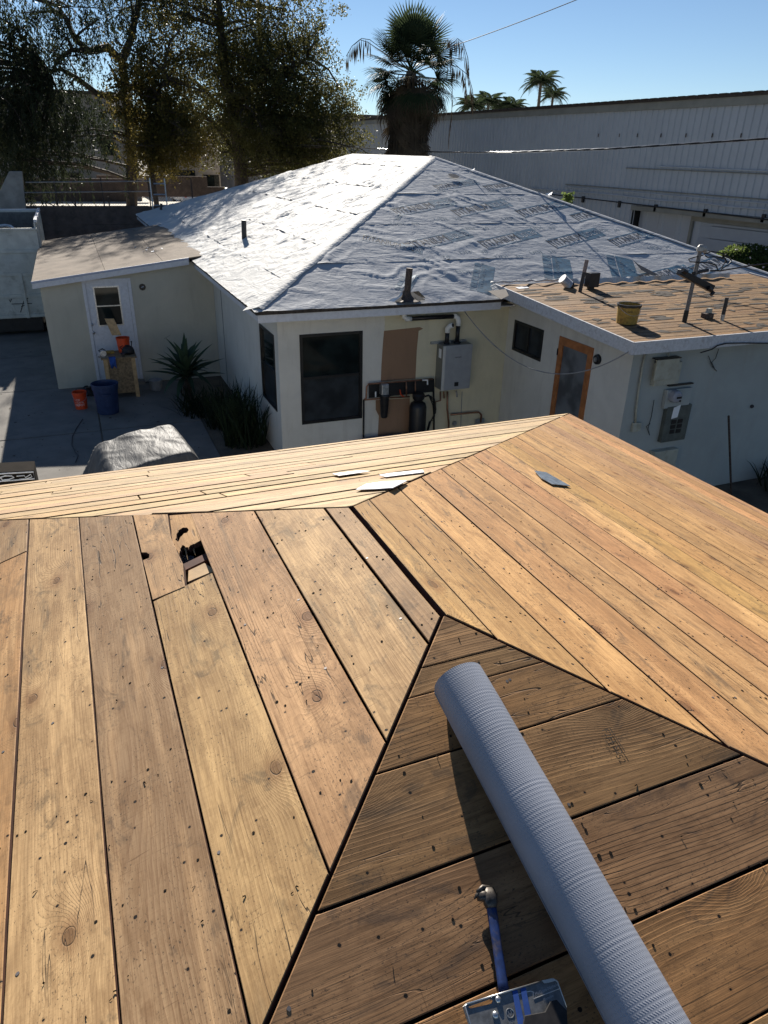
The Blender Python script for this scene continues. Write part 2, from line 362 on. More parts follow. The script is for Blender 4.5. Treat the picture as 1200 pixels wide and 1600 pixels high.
# membrane: printed synthetic roofing underlay
def membrane(name, c, soil, bk):
    t = NT(name); p = t.pos()
    n = t.noise(p, .9, 4, .6); cc = t.mix(t.ramp(n, .3, .7), tuple(x*.93 for x in c), c)
    cc = t.mix(t.math('MULTIPLY', t.ramp(t.noise(p, 5., 5, .7, 1.), .55, .75), soil), cc, (c[0]*.6, c[1]*.66, c[2]*.72))
    w = t.noise(t.mapping(p, (4.2, 1.7, 2), rot=(0, 0, .5)), 1., 3, .55, 1.1)
    w2 = t.noise(t.mapping(p, (2.2, 6.5, 3), rot=(0, 0, .3)), 1., 3, .55, 1.4)
    h = t.math('ADD', t.math('MULTIPLY', w, 1.), t.math('MULTIPLY', w2, .9))
    h = t.math('ADD', h, t.math('MULTIPLY', t.noise(p, 38., 3, .6), .12))
    return t.fin(cc, .7, t.bump(h, bk, .03), spec=.06)
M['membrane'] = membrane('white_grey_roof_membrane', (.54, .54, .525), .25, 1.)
M['membrane_front'] = membrane('shade_tinted_roof_membrane', (.43, .445, .465), .3, .45)  # same sheet as the left slope, grazing-sun shade put into a darker, bluer colour
M['print_black'] = simple('membrane_black_print', (.015, .018, .024), .6, var=.2, bump=.0)
M['print_blue'] = simple('membrane_blue_print', (.025, .105, .18), .6, var=.25, scale=12, bump=.0)
M['print_pale'] = simple('membrane_faint_print', (.14, .20, .25), .6, var=.2, scale=12, bump=.0)

# roll of underlayment: embossed ribs
def rollmat():
    t = NT('embossed_grey_blue_underlay'); o = t.coord('Object'); s = t.new('ShaderNodeSeparateXYZ'); t.set(s.inputs[0], o)
    ang = t.math('ARCTAN2', s.outputs[1], s.outputs[0])
    z = s.outputs[2]
    wob = t.noise(t.mapping(o, (3, 3, 8)), 1., 2)
    rib = t.math('SINE', t.math('MULTIPLY', t.math('ADD', z, t.math('MULTIPLY', wob, .004)), 2*math.pi/.0085))
    beads = t.math('SINE', t.math('ADD', t.math('MULTIPLY', ang, 74.), t.math('MULTIPLY', z, 420.)))
    rib2 = t.math('MULTIPLY', rib, t.ramp(t.noise(t.mapping(o, (2, 2, 30)), 1., 2), .35, .7))
    h = t.math('ADD', t.math('MULTIPLY', rib2, .40), t.math('MULTIPLY', t.math('MULTIPLY', beads, t.ramp(rib, -.4, .9)), .9))
    # one seam edge where the outer lap ends
    amp = t.ramp(t.noise(t.mapping(o, (6, 6, 5)), 1., 2), .25, .6)
    h = t.math('MULTIPLY', h, t.math('ADD', .45, t.math('MULTIPLY', amp, .7)))
    c = t.mix(t.ramp(t.noise(o, 9., 4), .3, .7), (.28, .30, .345), (.33, .35, .40))
    c = t.mix(t.math('MULTIPLY', t.ramp(rib, -1., 0.), .0), c, (.3, .3, .3))
    return t.fin(c, .5, t.bump(h, .42, .0009), spec=.25)
M['roll'] = rollmat()
def tarpmat():
    t = NT('grey_plastic_tarp'); p = t.pos()
    n = t.noise(t.mapping(p, (7, 2.0, 3), rot=(0, 0, .6)), 1., 4, .6, 1.8)
    return t.fin(t.mix(t.ramp(n, .3, .7), (.08, .08, .08), (.12, .12, .118)), .55, t.bump(n, .6, .03), spec=.10)
M['tarp'] = tarpmat()

# ------------------------------------------------------------------ ground and setting
G = -.55                                                    # yard level
def ground(name, pts, z, m, thick=0):
    me = MB().add([(x, y, z) for x, y in pts], [tuple(range(len(pts)))])
    return tag(me.build(name, m), kind='structure')
ground('ground', [(-900, -300), (900, -300), (900, 1200), (-900, 1200)], G-.012, M['earth'])
# driveway slabs with open joints: each slab is a piece of the driveway
drive = thing('driveway', None, None); drive['kind'] = 'structure'
for i, (x0, x1) in enumerate(((-6.2, -3.2), (-3.17, -.05), (-.02, 2.1))):
    for j in range(7):
        y0 = 8.6+j*3.6
        if i == 2 and y0 > 19: continue
        y1 = min(y0+3.57, 19.2) if i == 2 else y0+3.57
        box('slab', (x0, y0, G-.09), (x1, y1, G+R.uniform(0, .006)), M['concrete'], drive, bevel=.012)

# ------------------------------------------------------------------ the near house: hip roof of bare sheathing planks
NY = .009; ce, se = math.cos(NY), math.sin(NY); U = Vector((-se, ce, 0)); V = Vector((ce, se, 0))
QX, QY, PY, RZ = .7075, 1.897, 1.2622, 3.864
SA, SB, SC, SD = .3424, .3427, .3394, .3343
EZ = 2.62
O0 = V*QX + UP*RZ
Q = O0 + U*QY; P = O0 + U*PY
near = thing('hip_roof_house', 'near house with bare tan plank hip roof stripped of its shingles, filling the foreground', 'house', (0, 0, 0))

def roof_frame(O, e, a, s):
    X = (e - UP*s).normalized(); Y = a.copy(); Z = X.cross(Y)
    if Z.z < 0: Y = -Y; Z = -Z
    return O, X, Y, Z, math.sqrt(1+s*s)
def plane_mesh(poly, holes, thick, jit=None, bev=.0018):
    """flat plank outline (x down slope, y along) with optional holes, thickness below z=0"""
    bm = bmesh.new(); edges = []
    for loop in [poly]+holes:
        vs = [bm.verts.new((x, y, 0)) for x, y in loop]
        for i in range(len(vs)): edges.append(bm.edges.new((vs[i], vs[(i+1) % len(vs)])))
    if holes: bmesh.ops.triangle_fill(bm, use_beauty=True, edges=edges)
    else: bm.faces.new([v for v in bm.verts])
    bmesh.ops.recalc_face_normals(bm, faces=bm.faces)
    if sum(f.normal.z for f in bm.faces) < 0: bmesh.ops.reverse_faces(bm, faces=bm.faces)
    top = list(bm.faces); ext = bmesh.ops.extrude_face_region(bm, geom=top)
    nv = [g for g in ext['geom'] if isinstance(g, bmesh.types.BMVert)]
    oldv = [v for v in bm.verts if v not in set(nv)]
    # extruded copy becomes the top, originals move down
    for v in oldv: v.co.z -= thick
    for f in top:
        if f.is_valid: f.normal_flip()
    bmesh.ops.recalc_face_normals(bm, faces=bm.faces)
    if bev:
        es = [e for e in bm.edges if all(abs(v.co.z) < 1e-6 for v in e.verts) and len(e.link_faces) == 2 and any(abs(f.normal.z) < .5 for f in e.link_faces)]
        bmesh.ops.bevel(bm, geom=es, offset=bev, segments=1, affect='EDGES', clamp_overlap=True)
    bm.normal_update()
    for f in bm.faces: f.material_index = 1 if f.normal.z < .35 else 0
    me = bpy.data.meshes.new('plank'); bm.to_mesh(me); bm.free(); return me
def jitter_edge(x0, y0, x1, y1, amp, step, rr):
    n = max(1, int(abs(math.hypot(x1-x0, y1-y0))/step)); pts = []
    ph = rr.uniform(0, 99)
    for i in range(n):
        f = i/n; w = (vnoise(np.array([ph+i*.6]), np.array([3.3]))[0]-.5)*2*amp if i else 0
        dx, dy = x1-x0, y1-y0; L = math.hypot(dx, dy) or 1
        pts.append((x0+dx*f-dy/L*w, y0+dy*f+dx/L*w))
    return pts
PLK = []
def lay(fr, t0, t1, lo, hi, m, gap=.004, endgap=.006, cuts=(), dz=None, thick=.019, label=None, tone=None, ga=None, gb=None):
    """one course of planks: t = horizontal distance down the slope, lo/hi = end limits (functions of t) along the board"""
    O, X, Y, Z, k = fr
    ta, tb = t0+(gap/2 if ga is None else ga), t1-(gap/2 if gb is None else gb)
    g = endgap
    a0, a1 = lo(ta)+g, lo(tb)+g; b0, b1 = hi(ta)-g, hi(tb)-g
    sgn = 1 if Y.dot(fr_a[id(fr)]) > 0 else -1
    cc = [None]+sorted(cuts)+[None]
    for i in range(len(cc)-1):
        c0, c1 = cc[i], cc[i+1]
        p0a, p0b = (a0, a1) if c0 is None else (c0+.003, c0+.003); p1a, p1b = (b0, b1) if c1 is None else (c1-.003, c1-.003)
        if c0 is not None: p0a, p0b = max(p0a, a0), max(p0b, a1)
        if c1 is not None: p1a, p1b = min(p1a, b0), min(p1b, b1)
        if p1a-p0a < .02 and p1b-p0b < .02: continue
        if p1a-p0a < .004: p1a = p0a+.004
        if p1b-p0b < .004: p1b = p0b+.004
        cx, cyy = (ta+tb)/2, (min(p0a, p0b)+max(p1a, p1b))/2
        loc = lambda t, a: ((t-cx)*k, (a-cyy)*sgn)
        q = [loc(ta, p0a), loc(ta, p1a), loc(tb, p1b), loc(tb, p0b)]
        if sgn < 0: q = q[::-1]
        poly = []
        for j in range(4):
            x0, y0 = q[j]; x1, y1 = q[(j+1) % 4]
            poly += jitter_edge(x0, y0, x1, y1, .0014, .16, R)
        me = plane_mesh(poly, [], thick)
        zz = (R.uniform(-.0005, .0005) if fr is not fB else R.uniform(-.003, .003)) if dz is None else dz
        c = O + X*(cx*k) + fr_a[id(fr)]*cyy + Z*zz
        mw = Matrix((X, Y, Z)).transposed().to_4x4(); mw.translation = c
        mw = mw @ Matrix.Rotation(R.uniform(-.003, .003)*(1 if fr is not fB else 4), 4, 'Y')
        o = link('plank', me, m, near, mw=mw)
        if label: o['label'] = label
        v_ = R.uniform(.84, 1.06); o.color = (*( (v_*R.uniform(.97, 1.03), v_*R.uniform(.93, 1.02), v_*R.uniform(.86, 1.04)) if tone is None else tone), 1)
        PLK.append(o)
fr_a = {}
def frame(O, e, a, s):
    f = roof_frame(O, e, a, s); fr_a[id(f)] = a.copy(); return f
OA = V*QX + UP*RZ
fA = frame(OA, -V, U, SA); fC = frame(OA, V, U, SC)
fD = frame(OA + U*PY, -U, V, SD); fB = frame(OA + U*QY, U, V, SB)
nA = fA[3]; nC = fC[3]; nD = fD[3]; nB = fB[3]
RUNA, RUNB, RUNC, RUND = (RZ-EZ)/SA, (RZ-EZ)/SB, (RZ-EZ)/SC, (RZ-EZ)/SD
def onA(px, py, h=0):           # -> (t, a) on the left slope
    p = atp(px, py, OA+nA*h, nA) - OA; return -p.dot(V), p.dot(U)
def onPt(fr, px, py, h=0): return atp(px, py, fr[0]+fr[3]*h, fr[3])
loA = lambda t: PY - t*SA/SD
hiA = lambda t: QY + t*SA/SB
loC = lambda t: PY - t*SC/SD
hiC = lambda t: QY + t*SC/SB
# board seams measured off the real roof, then regular courses on to the eave
def on(seq, run, w=.190):
    s = list(seq)
    while s[-1]+w*.6 < run: s.append(s[-1]+w+R.uniform(-.0015, .0015))
    s[-1] = run; return s
sA = on([.009, .070, .256, .447, .632, .821, 1.011], RUNA)
for i in range(len(sA)-1):
    t0, t1 = sA[i], sA[i+1]
    if i == 3: continue                          # the broken course, laid by hand below
    cuts = []
    if i == 5: cuts = []
    if i == 6: cuts = [onA(18, 872)[1], -1.0]
    elif i > 6: cuts = [R.uniform(.2, 3.5), R.uniform(-2.5, -.3)]
    elif i > 6: pass
    g = {0: .008, 1: .004, 2: .005, 4: .005, 5: .0045, 6: .008}.get(i, .005)
    lay(fA, t0, t1, loA, hiA, M['wood_a'], gap=g, endgap=.006, cuts=cuts, ga=(.0 if i == 0 else None), dz=0., tone={0: (.84, .82, .80), 1: (1.08, 1.06, .98), 2: (.98, .90, .86), 4: (.76, .72, .70), 5: (1.02, 1.0, .93), 6: (.88, .84, .78)}.get(i))
# broken course
t0, t1 = sA[3]+.002, sA[4]-.0035
aj = lambda t: onA(240, 939)[1]+(t1-t)*(onA(334, 893)[1]-onA(240, 939)[1])/(t1-t0)
def custom(fr, pts, holes, m, dz=0, thick=.019, name='plank', label=None, rot=0):
    O, X, Y, Z, k = fr; sgn = 1 if Y.dot(fr_a[id(fr)]) > 0 else -1
    cx = sum(p[0] for p in pts)/len(pts); ca = sum(p[1] for p in pts)/len(pts)
    f = lambda L: [((t-cx)*k, (a-ca)*sgn) for t, a in L]
    me = plane_mesh(f(pts), [f(h) for h in holes], thick, bev=.0012)
    c = O + X*(cx*k) + fr_a[id(fr)]*ca + Z*dz
    mw = Matrix((X, Y, Z)).transposed().to_4x4(); mw.translation = c
    if rot: mw = mw @ Matrix.Rotation(rot, 4, 'Y')
    o = link(name, me, m, near, mw=mw)
    if label: o['label'] = label
    return o
ajc = (aj(t0)+aj(t1))/2
near_part = [(t0, loA(t0)+.008), (t0, aj(t0)-.002), (t0+(t1-t0)*.5, ajc-.001), (t1, aj(t1)-.002), (t1, loA(t1)+.008)]
custom(fA, near_part, [], M['wood_a'], dz=.0).color = (.99, .97, .84, 1)
far_left = [onA(*p) for p in ((240, 938), (221, 878), (210, 806), (262, 804), (264, 822), (267, 840), (276, 860), (286, 882), (288, 905), (289, 917))]
far_left[0] = (t1, far_left[0][1]+.002); far_left[2] = (t1, hiA(t1)-.006)
nk = [onA(*p) for p in ((222, 868), (229, 864), (233.5, 867), (233, 872), (226, 875))]
far_left[1:2] = [onA(223.5, 876), nk[4], nk[3], nk[2], nk[1], onA(221.5, 864)]
custom(fA, far_left, [], M['wood_a'], dz=.002, label='pale short plank with a knot hole at its edge')
brk = [onA(*p) for p in ((264, 804), (300, 802), (306, 818), (313, 844), (304, 849), (297, 851), (294, 857), (288, 852), (284, 851), (281, 859), (279, 866), (272, 855), (268, 842), (266, 822))]
hol = [onA(*p) for p in ((275, 834), (278, 828), (284, 824), (291, 823.5), (294, 827), (292, 831), (286, 833), (281, 838), (277, 846), (273, 842))]
def jag(L, amp, n=3):
    out = []
    for (x0, y0), (x1, y1) in zip(L, L[1:]+L[:1]):
        for j in range(n): f = j/n; out.append((x0+(x1-x0)*f+(R.uniform(-amp, amp) if j else 0), y0+(y1-y0)*f+(R.uniform(-amp, amp) if j else 0)))
    return out
hol = jag(hol, .0018); brk = brk[:3]+jag(brk[3:13]+[brk[13]], .0035)[:-2]
custom(fA, brk, [hol[::-1]], M['wood_c'], dz=-.003, rot=.03, label='broken plank with a ragged end and a knot hole')
chip = [onA(*p, h=-.02) for p in ((290, 911), (291, 893), (316, 881), (335, 892))]
custom(fA, chip, [], M['wood_new'], dz=-.020, label='small orange board showing inside the hole')
# right slope
sC = on([0., .098, .287, .473, .663, .856], RUNC)
for i in range(len(sC)-1):
    cuts = [] if i < 3 else ([R.uniform(-3.2, -1.9)] if i % 2 else [R.uniform(-1.5, -.6)])
    lay(fC, sC[i], sC[i+1], loC, hiC, M['wood_c'], gap=[.009, .008, .009, .010, .0085, .012][i % 6], endgap=.006, cuts=cuts,
        ga=(.009 if i == 0 else None), dz=(.002 if i == 0 else None))
# slope below the camera
sD = on([.006, .121, .182, .314, .504, .692, .876], RUND)
for i in range(len(sD)-1):
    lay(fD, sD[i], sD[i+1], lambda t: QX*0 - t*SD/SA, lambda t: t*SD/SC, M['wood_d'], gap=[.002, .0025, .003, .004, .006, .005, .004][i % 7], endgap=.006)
# far slope
sB = on([.010, .200], RUNB)
for i in range(len(sB)-1):
    cuts = [] if i < 4 else [R.uniform(-.5, .5)*sB[i]]
    lay(fB, sB[i], sB[i+1], lambda t: -t*SB/SA, lambda t: t*SB/SC, M['wood_b'], gap=.014, endgap=.006, cuts=[c for c in cuts if abs(c) < sB[i]*.93])
# hip boards, ridge board and rafters that show in the gaps and the hole
def beam(name, p0, p1, w, h, m, parent):
    d = (p1-p0).normalized(); side = d.cross(UP).normalized(); up_ = side.cross(d)
    b = MB(); q = [p0+side*(w/2)-up_*h, p0-side*(w/2)-up_*h, p0-side*(w/2), p0+side*(w/2)]
    b.prism(q, p1-p0); return b.build(name, m, parent)
dn = UP*.034
def eavept(s1, v1, s2, v2, O): return O + (v1/s1+v2/s2)*(RZ-EZ-.05) - UP*(RZ-EZ-.05)
hips = [(P, -V, SA, -U, SD), (P, V, SC, -U, SD), (Q, V, SC, U, SB), (Q, -V, SA, U, SB)]
for O, a, s1, b, s2 in hips:
    beam('hip_rafter', O-dn, eavept(s1, a, s2, b, O)-dn, .045, .14, M['wood_dark'], near)
beam('ridge_board', P-dn, Q-dn, .04, .15, M['wood_dark'], near)
for i in range(-6, 10):
    y = QY+.15+i*.61 - .61*2
    for side, s, v, run in ((1, SC, V, RUNC), (-1, SA, -V, RUNA)):
        tA = max(0, (PY-y)*SD/s, (y-QY)*SB/s)
        if tA > run-.3: continue
        p0 = OA+U*y+v*tA-UP*(s*tA)-UP*.0215; p1 = OA+U*y+v*(run-.02)-UP*(s*(run-.02))-UP*.0215
        beam('rafter', p0, p1, .04, .10, M['wood_dark'], near)
for i in range(-5, 6):
    x = i*.61+.2
    for s, u, run, O in ((SD, -U, RUND, OA+U*PY), (SB, U, RUNB, OA+U*QY)):
        tA = abs(x)*(SA if x < 0 else SC)/s
        if tA > run-.3: continue
        p0 = O+V*x+u*tA-UP*(s*tA)-UP*.0215; p1 = O+V*x+u*(run-.02)-UP*(s*(run-.02))-UP*.0215
        beam('rafter', p0, p1, .04, .10, M['wood_dark'], near)
# walls, ceiling and fascia below the eaves
cor = [O + (a/s1+b/s2)*(RZ-EZ) - UP*(RZ-EZ) for O, a, s1, b, s2 in (hips[1], hips[2], hips[3], hips[0])]
cen = sum(cor, Vector())/4
for i in range(4):
    a, b = cor[i], cor[(i+1) % 4]; d = (b-a).normalized(); inn = (cen-(a+b)/2); inn.z = 0; inn = (inn - d*inn.dot(d)).normalized()
    q = [a-UP*.03, b-UP*.03, b-UP*.17, a-UP*.17]
    MB().prism([p+inn*.004 for p in q], inn*.02).build('fascia', M['trim_old'], near)
    w0, w1 = a+inn*.4+d*.4, b+inn*.4-d*.4
    MB().prism([Vector((w0.x, w0.y, G)), Vector((w1.x, w1.y, G)), Vector((w1.x, w1.y, EZ-.03)), Vector((w0.x, w0.y, EZ-.03))], inn*.12).build('wall', M['stucco_white'], near)
ci = [c+(cen-c)*.02 for c in cor]
MB().prism([Vector((c.x, c.y, EZ-.16)) for c in ci], (0, 0, -.015)).build('soffit', M['wood_dark'], near)
# splinters and felt scraps standing on the planks
sc = MB()
for fr, n, rg in ((fA, 260, (.02, 2.2, -1.2, 2.4)), (fC, 420, (.02, 3.4, -2.8, 4.6)), (fD, 110, (.05, 1.4, -1.2, 1.2)), (fB, 90, (.1, 2.8, -3., 3.))):
    O, X, Y, Z, k = fr; a_ = fr_a[id(fr)]
    for _ in range(n):
        t = R.uniform(rg[0], rg[1]); a = R.uniform(rg[2], rg[3])
        if R.random() < .6: a = round(a/.41)*.41+R.gauss(0, .012)
        if fr is fA and not loA(t)+.02 < a < hiA(t)-.02: continue
        if fr is fC and not loC(t)+.02 < a < hiC(t)-.02: continue
        if fr is fD and not -t*SD/SA+.02 < a < t*SD/SC-.02: continue
        if fr is fB and not -t*SB/SA+.02 < a < t*SB/SC-.02: continue
        if fr is fA and .44 < t < .64 and 1.1 < a: continue
        c = O+X*(t*k)+a_*a+Z*.0006; an = R.uniform(0, 6.3); d = X*math.cos(an)+Y*math.sin(an); s_ = d.cross(Z)
        L = R.uniform(.0015, .0048)*(1.5 if R.random() < .06 else 1); w = R.uniform(.0007, .002); h = R.uniform(.001, .0045)
        sc.add([c-d*L-s_*w, c-d*L+s_*w, c+d*L*.3+s_*w*.8+Z*h, c+d*L+Z*h*.5, c+d*L*.3-s_*w*.8+Z*h], [(0, 1, 2, 3, 4)])
o = sc.build('splinters', M['scrap_matte'], near, kind='stuff')
nl_, hl_ = MB(), MB()
for fr, seq, lo, hi, rg in ((fA, sA, loA, hiA, (-1.2, 2.6)), (fC, sC, loC, hiC, (-2.8, 4.2)), (fD, sD, lambda t: -t*SD/SA, lambda t: t*SD/SC, (-1.4, 1.6))):
    O, X, Y, Z, k = fr; a_ = fr_a[id(fr)]; row = math.floor(rg[0]/.305)*.305+.06
    while row < rg[1]:
        for t0_, t1_ in zip(seq, seq[1:]):
            for fq in (.14, .5, .86):
                if R.random() < .12: continue
                for _ in range(R.choice((1, 1, 2))):
                    t = t0_+(t1_-t0_)*fq+R.gauss(0, .010); a = row+R.gauss(0, .016)
                    if not (t0_+.008 < t < t1_-.008 and lo(t)+.012 < a < hi(t)-.012) or t > 3.2: continue
                    if fr is fA and .44 < t < .64 and a > 1.1: continue
                    c = O+X*(t*k)+a_*a+Z*.0010; r_ = R.uniform(.0016, .0036); bb2 = hl_ if R.random() < .86 else nl_
                    if bb2 is nl_: r_ = .0038
                    ph = R.uniform(0, 6.3); q_ = [c+X*(r_*R.uniform(.75, 1.2)*math.cos(ph+2*math.pi*j/8))+a_*(r_*R.uniform(.75, 1.2)*math.sin(ph+2*math.pi*j/8)) for j in range(8)]
                    if Z.dot((q_[1]-q_[0]).cross(q_[2]-q_[1])) < 0: q_ = q_[::-1]
                    bb2.add(q_+[x_-Z*.002 for x_ in q_], [tuple(range(8))]+[(j, j+8, (j+1) % 8+8, (j+1) % 8) for j in range(8)])
        row += .305
hl_.build('nail_holes', M['scrap_matte'], near, kind='stuff'); nl_.build('nail_heads', simple('dull_nail', (.20, .18, .17), .5, metal=.6), near, kind='stuff')
# scraps of board and metal lying on the roof
def scrap(name, label, cat, fr, pts, m, th=.003, bend=.0, group=None):
    n = len(pts); w = [atp(*p, fr[0]+fr[3]*(.007+R.uniform(0, .001)), fr[3]) for p in pts]
    c = sum(w, Vector())/n; b = MB()
    vs_ = [p-c for p in w]; X = (vs_[1]-vs_[0]).normalized()
    top = [v+fr[3]*(th+bend*abs(v.dot(X))) for v in vs_]; bot = [v+fr[3]*(bend*abs(v.dot(X))) for v in vs_]
    b.add(bot+top, [tuple(range(n))[::-1], tuple(range(n, 2*n))]+[(i, (i+1) % n, n+(i+1) % n, n+i) for i in range(n)])
    o = b.build(name, m); o.location = c
    return tag(o, label, cat, group)
g = 'loose pale sheets lying on the far slope'
scrap('paper_scrap', 'thin white strip lying farthest left of the pale scraps on the far slope', 'scrap', fB, [(519, 741), (560, 736), (579, 737), (530, 744)], M['paper'], group=g)
scrap('paper_scrap', 'white strip with square right end touching the hip seam on the far slope', 'scrap', fB, [(592, 743), (610, 740), (660, 735), (663, 738.5), (603, 746)], M['paper'], group=g)
scrap('paper_scrap', 'widest white scrap, nearest to the top of the roof beside the hip seam', 'scrap', fB, [(556, 766), (572, 757), (600, 753), (636, 752), (614, 763), (585, 765)], M['paper'], bend=.0, group=g)
scrap('flashing_scrap', 'blue grey sheet metal scrap lying on the golden right slope', 'scrap', fC, [(835, 736), (853, 738.5), (891, 760), (862, 757), (846, 748)], M['flash_grey'], bend=.0)
# grade stamp on the dark slope (flat print)
def text_mesh(s, size, font_scale=(1, 1)):
    cu = bpy.data.curves.new('t', 'FONT'); cu.body = s; cu.size = size; cu.resolution_u = 3; cu.align_x = 'CENTER'; cu.align_y = 'CENTER'
    o = bpy.data.objects.new('t', cu); col.objects.link(o); dg = bpy.context.evaluated_depsgraph_get(); dg.update()
    me = bpy.data.meshes.new_from_object(o.evaluated_get(dg)); bpy.data.objects.remove(o); bpy.data.curves.remove(cu)
    v = [(p.co.x*font_scale[0], p.co.y*font_scale[1]) for p in me.vertices]; f = [tuple(p.vertices) for p in me.polygons]; bpy.data.meshes.remove(me)
    return v, f
def put2d(b, v, f, O, X, Y, off):
    b.add([O+X*x+Y*y+off for x, y in v], f)
t = NT('faded_ink'); M['ink'] = t.fin(t.mix(t.ramp(t.noise(t.pos(), 260., 2), .35, .6), (.10, .065, .035), (.035, .03, .022)), .8)
b = MB(); S0 = atp(955, 1158, fD[0]+nD*.0035, nD); S1 = atp(973, 1177, fD[0]+nD*.0035, nD); S2 = atp(934, 1144, fD[0]+nD*.0035, nD)
bl, bt = atp(934, 1143, fD[0]+nD*.0035, nD), atp(951, 1137, fD[0]+nD*.0035, nD)
br_ = atp(976, 1176, fD[0]+nD*.0035, nD); cS = (bl+br_)/2
xs = (br_-bt).normalized(); ys = nD.cross(xs).normalized(); Ls = (br_-bt).length; cS = (bt+br_)/2 - ys*.012
v, f = text_mesh('F2H 52', .021, (1.0, 1.1)); put2d(b, v, f, cS, xs, ys, Vector())
v, f = text_mesh('S-DRY', .009); put2d(b, v, f, cS-ys*.014-xs*.006, xs, ys, Vector())
for yy in (.013,):
    put2d(b, [(-Ls/2, yy), (Ls/2, yy), (Ls/2, yy+.002), (-Ls/2, yy+.002)], [(0, 1, 2, 3)], cS, xs, ys, Vector())
b.build('grade_stamp', M['ink'], near)

# ------------------------------------------------------------------ roll of underlayment
RA = atp(726, 1080, P+nD*.0595, nD); rr_ = .057
ax = (V*.014 - U*.95 - UP*(SD*.95) + nD*.034).normalized()
ax = (Vector((.649, .061, 3.562))-Vector((.627, 1.022, 3.844))).normalized()
RA = RA - ax*.032; rollL = 1.29
roll = thing('underlayment_roll', 'grey blue ribbed roll of roofing underlayment lying on the darker near slope', 'roll', RA)
Zr = ax; Xr = Zr.orthogonal().normalized(); Xr = (UP-Zr*UP.dot(Zr)).normalized(); Yr = Zr.cross(Xr)
mw = Matrix((Xr, Yr, Zr)).transposed().to_4x4()
b = MB(); n = 96; prof = []
nz = 260
for i in range(nz+1):
    z = rollL*i/nz; prof.append((rr_+.0006*math.sin(z*9)+.0004*math.sin(z*23), z))
base = []
for r_, z in prof:
    for k in range(n):
        a = 2*math.pi*k/n
        lap = .0022*(1-((a-1.9) % (2*math.pi))/(2*math.pi))
        b.v.append(((r_+lap-.0015)*math.cos(a), (r_+lap-.0015)*math.sin(a), z))
for i in range(nz):
    for k in range(n): b.f.append((i*n+k, i*n+(k+1) % n, (i+1)*n+(k+1) % n, (i+1)*n+k))
b.build('sheet_roll', M['roll'], roll, smooth=True, mw=mw)
for z0, z1 in ((.0, .002), (rollL-.002, rollL)):
    e = MB()
    for k in range(14):
        r1 = rr_-.0015-k*.0026; e.lathe([(r1, z0 if z0 else .001*k % .003), (r1-.0012, z0+(.0015 if z0 == 0 else -.0015))], 48)
    e.lathe([(rr_-.002, (z0+z1)/2+.0), (.022, (z0+z1)/2)], 48)
    e.build('end_windings', M['roll'], roll, mw=mw)
b = MB(); L = []
for i in range(90):
    z = .004+i*(rollL-.01)/89; a = 1.98+.02*math.sin(i*.21); r_ = rr_+.0013
    b.v += [(r_*math.cos(a-.03), r_*math.sin(a-.03), z), ((r_+.0012)*math.cos(a), (r_+.0012)*math.sin(a), z), ((r_-.003)*math.cos(a+.012), (r_-.003)*math.sin(a+.012), z)]
for i in range(89): b.f += [(i*3, i*3+1, i*3+4, i*3+3), (i*3+1, i*3+2, i*3+5, i*3+4)]
b.build('loose_edge', M['roll'], roll, smooth=True, mw=mw)
c_ = MB(); c_.lathe([(.022, .0015), (.022, rollL-.0015), (.0185, rollL-.0015), (.0185, .0015), (.022, .0015)], 32); c_.build('cardboard_core', M['bench'], roll, mw=mw)

# ------------------------------------------------------------------ hammer
h0 = atp(765, 1400, P+nD*.016, nD); h1 = atp(789, 1560, P+nD*.012, nD)
hd = (h1-h0).normalized(); hs = hd.cross(nD).normalized(); hn = hs.cross(hd)
if hn.dot(nD) < 0: hn = -hn
ham = thing('hammer', 'blue handled hammer lying in the shadow beside the grey roll', 'hammer', h0)
L = .30; b = MB(); secs = [(0, .0085, .0062), (.03, .009, .006), (.08, .0078, .006), (.13, .0085, .0065), (.16, .0095, .0075), (.30, .0115, .0095)]
def oval(b, secs, n=14, d=hd, s=hs, u=hn, o=Vector()):
    base = len(b.v)
    for z, w, h in secs:
        for k in range(n):
            a = 2*math.pi*k/n; ca, sa = math.cos(a), math.sin(a)
            ca = math.copysign(abs(ca)**.7, ca); sa = math.copysign(abs(sa)**.7, sa)
            b.v.append(tuple(o+d*z+s*(w*ca)+u*(h*sa)))
    for i in range(len(secs)-1):
        for k in range(n): b.f.append((base+i*n+k, base+i*n+(k+1) % n, base+(i+1)*n+(k+1) % n, base+(i+1)*n+k))
    b.f.append(tuple(base+k for k in range(n))[::-1]); b.f.append(tuple(base+(len(secs)-1)*n+k for k in range(n)))
oval(b, secs[:5]); b.build('handle', M['blue'], ham, smooth=True)
b = MB(); oval(b, [(.158, .0105, .0085), (.17, .0112, .009), (.24, .0108, .0085), (.30, .0135, .0105), (.303, .011, .008)]); b.build('grip', M['hammer_grip'], ham, smooth=True)
b = MB()
oval(b, [(-.012, .010, .008), (.0, .013, .0105), (.012, .0125, .010), (.02, .0095, .007)])
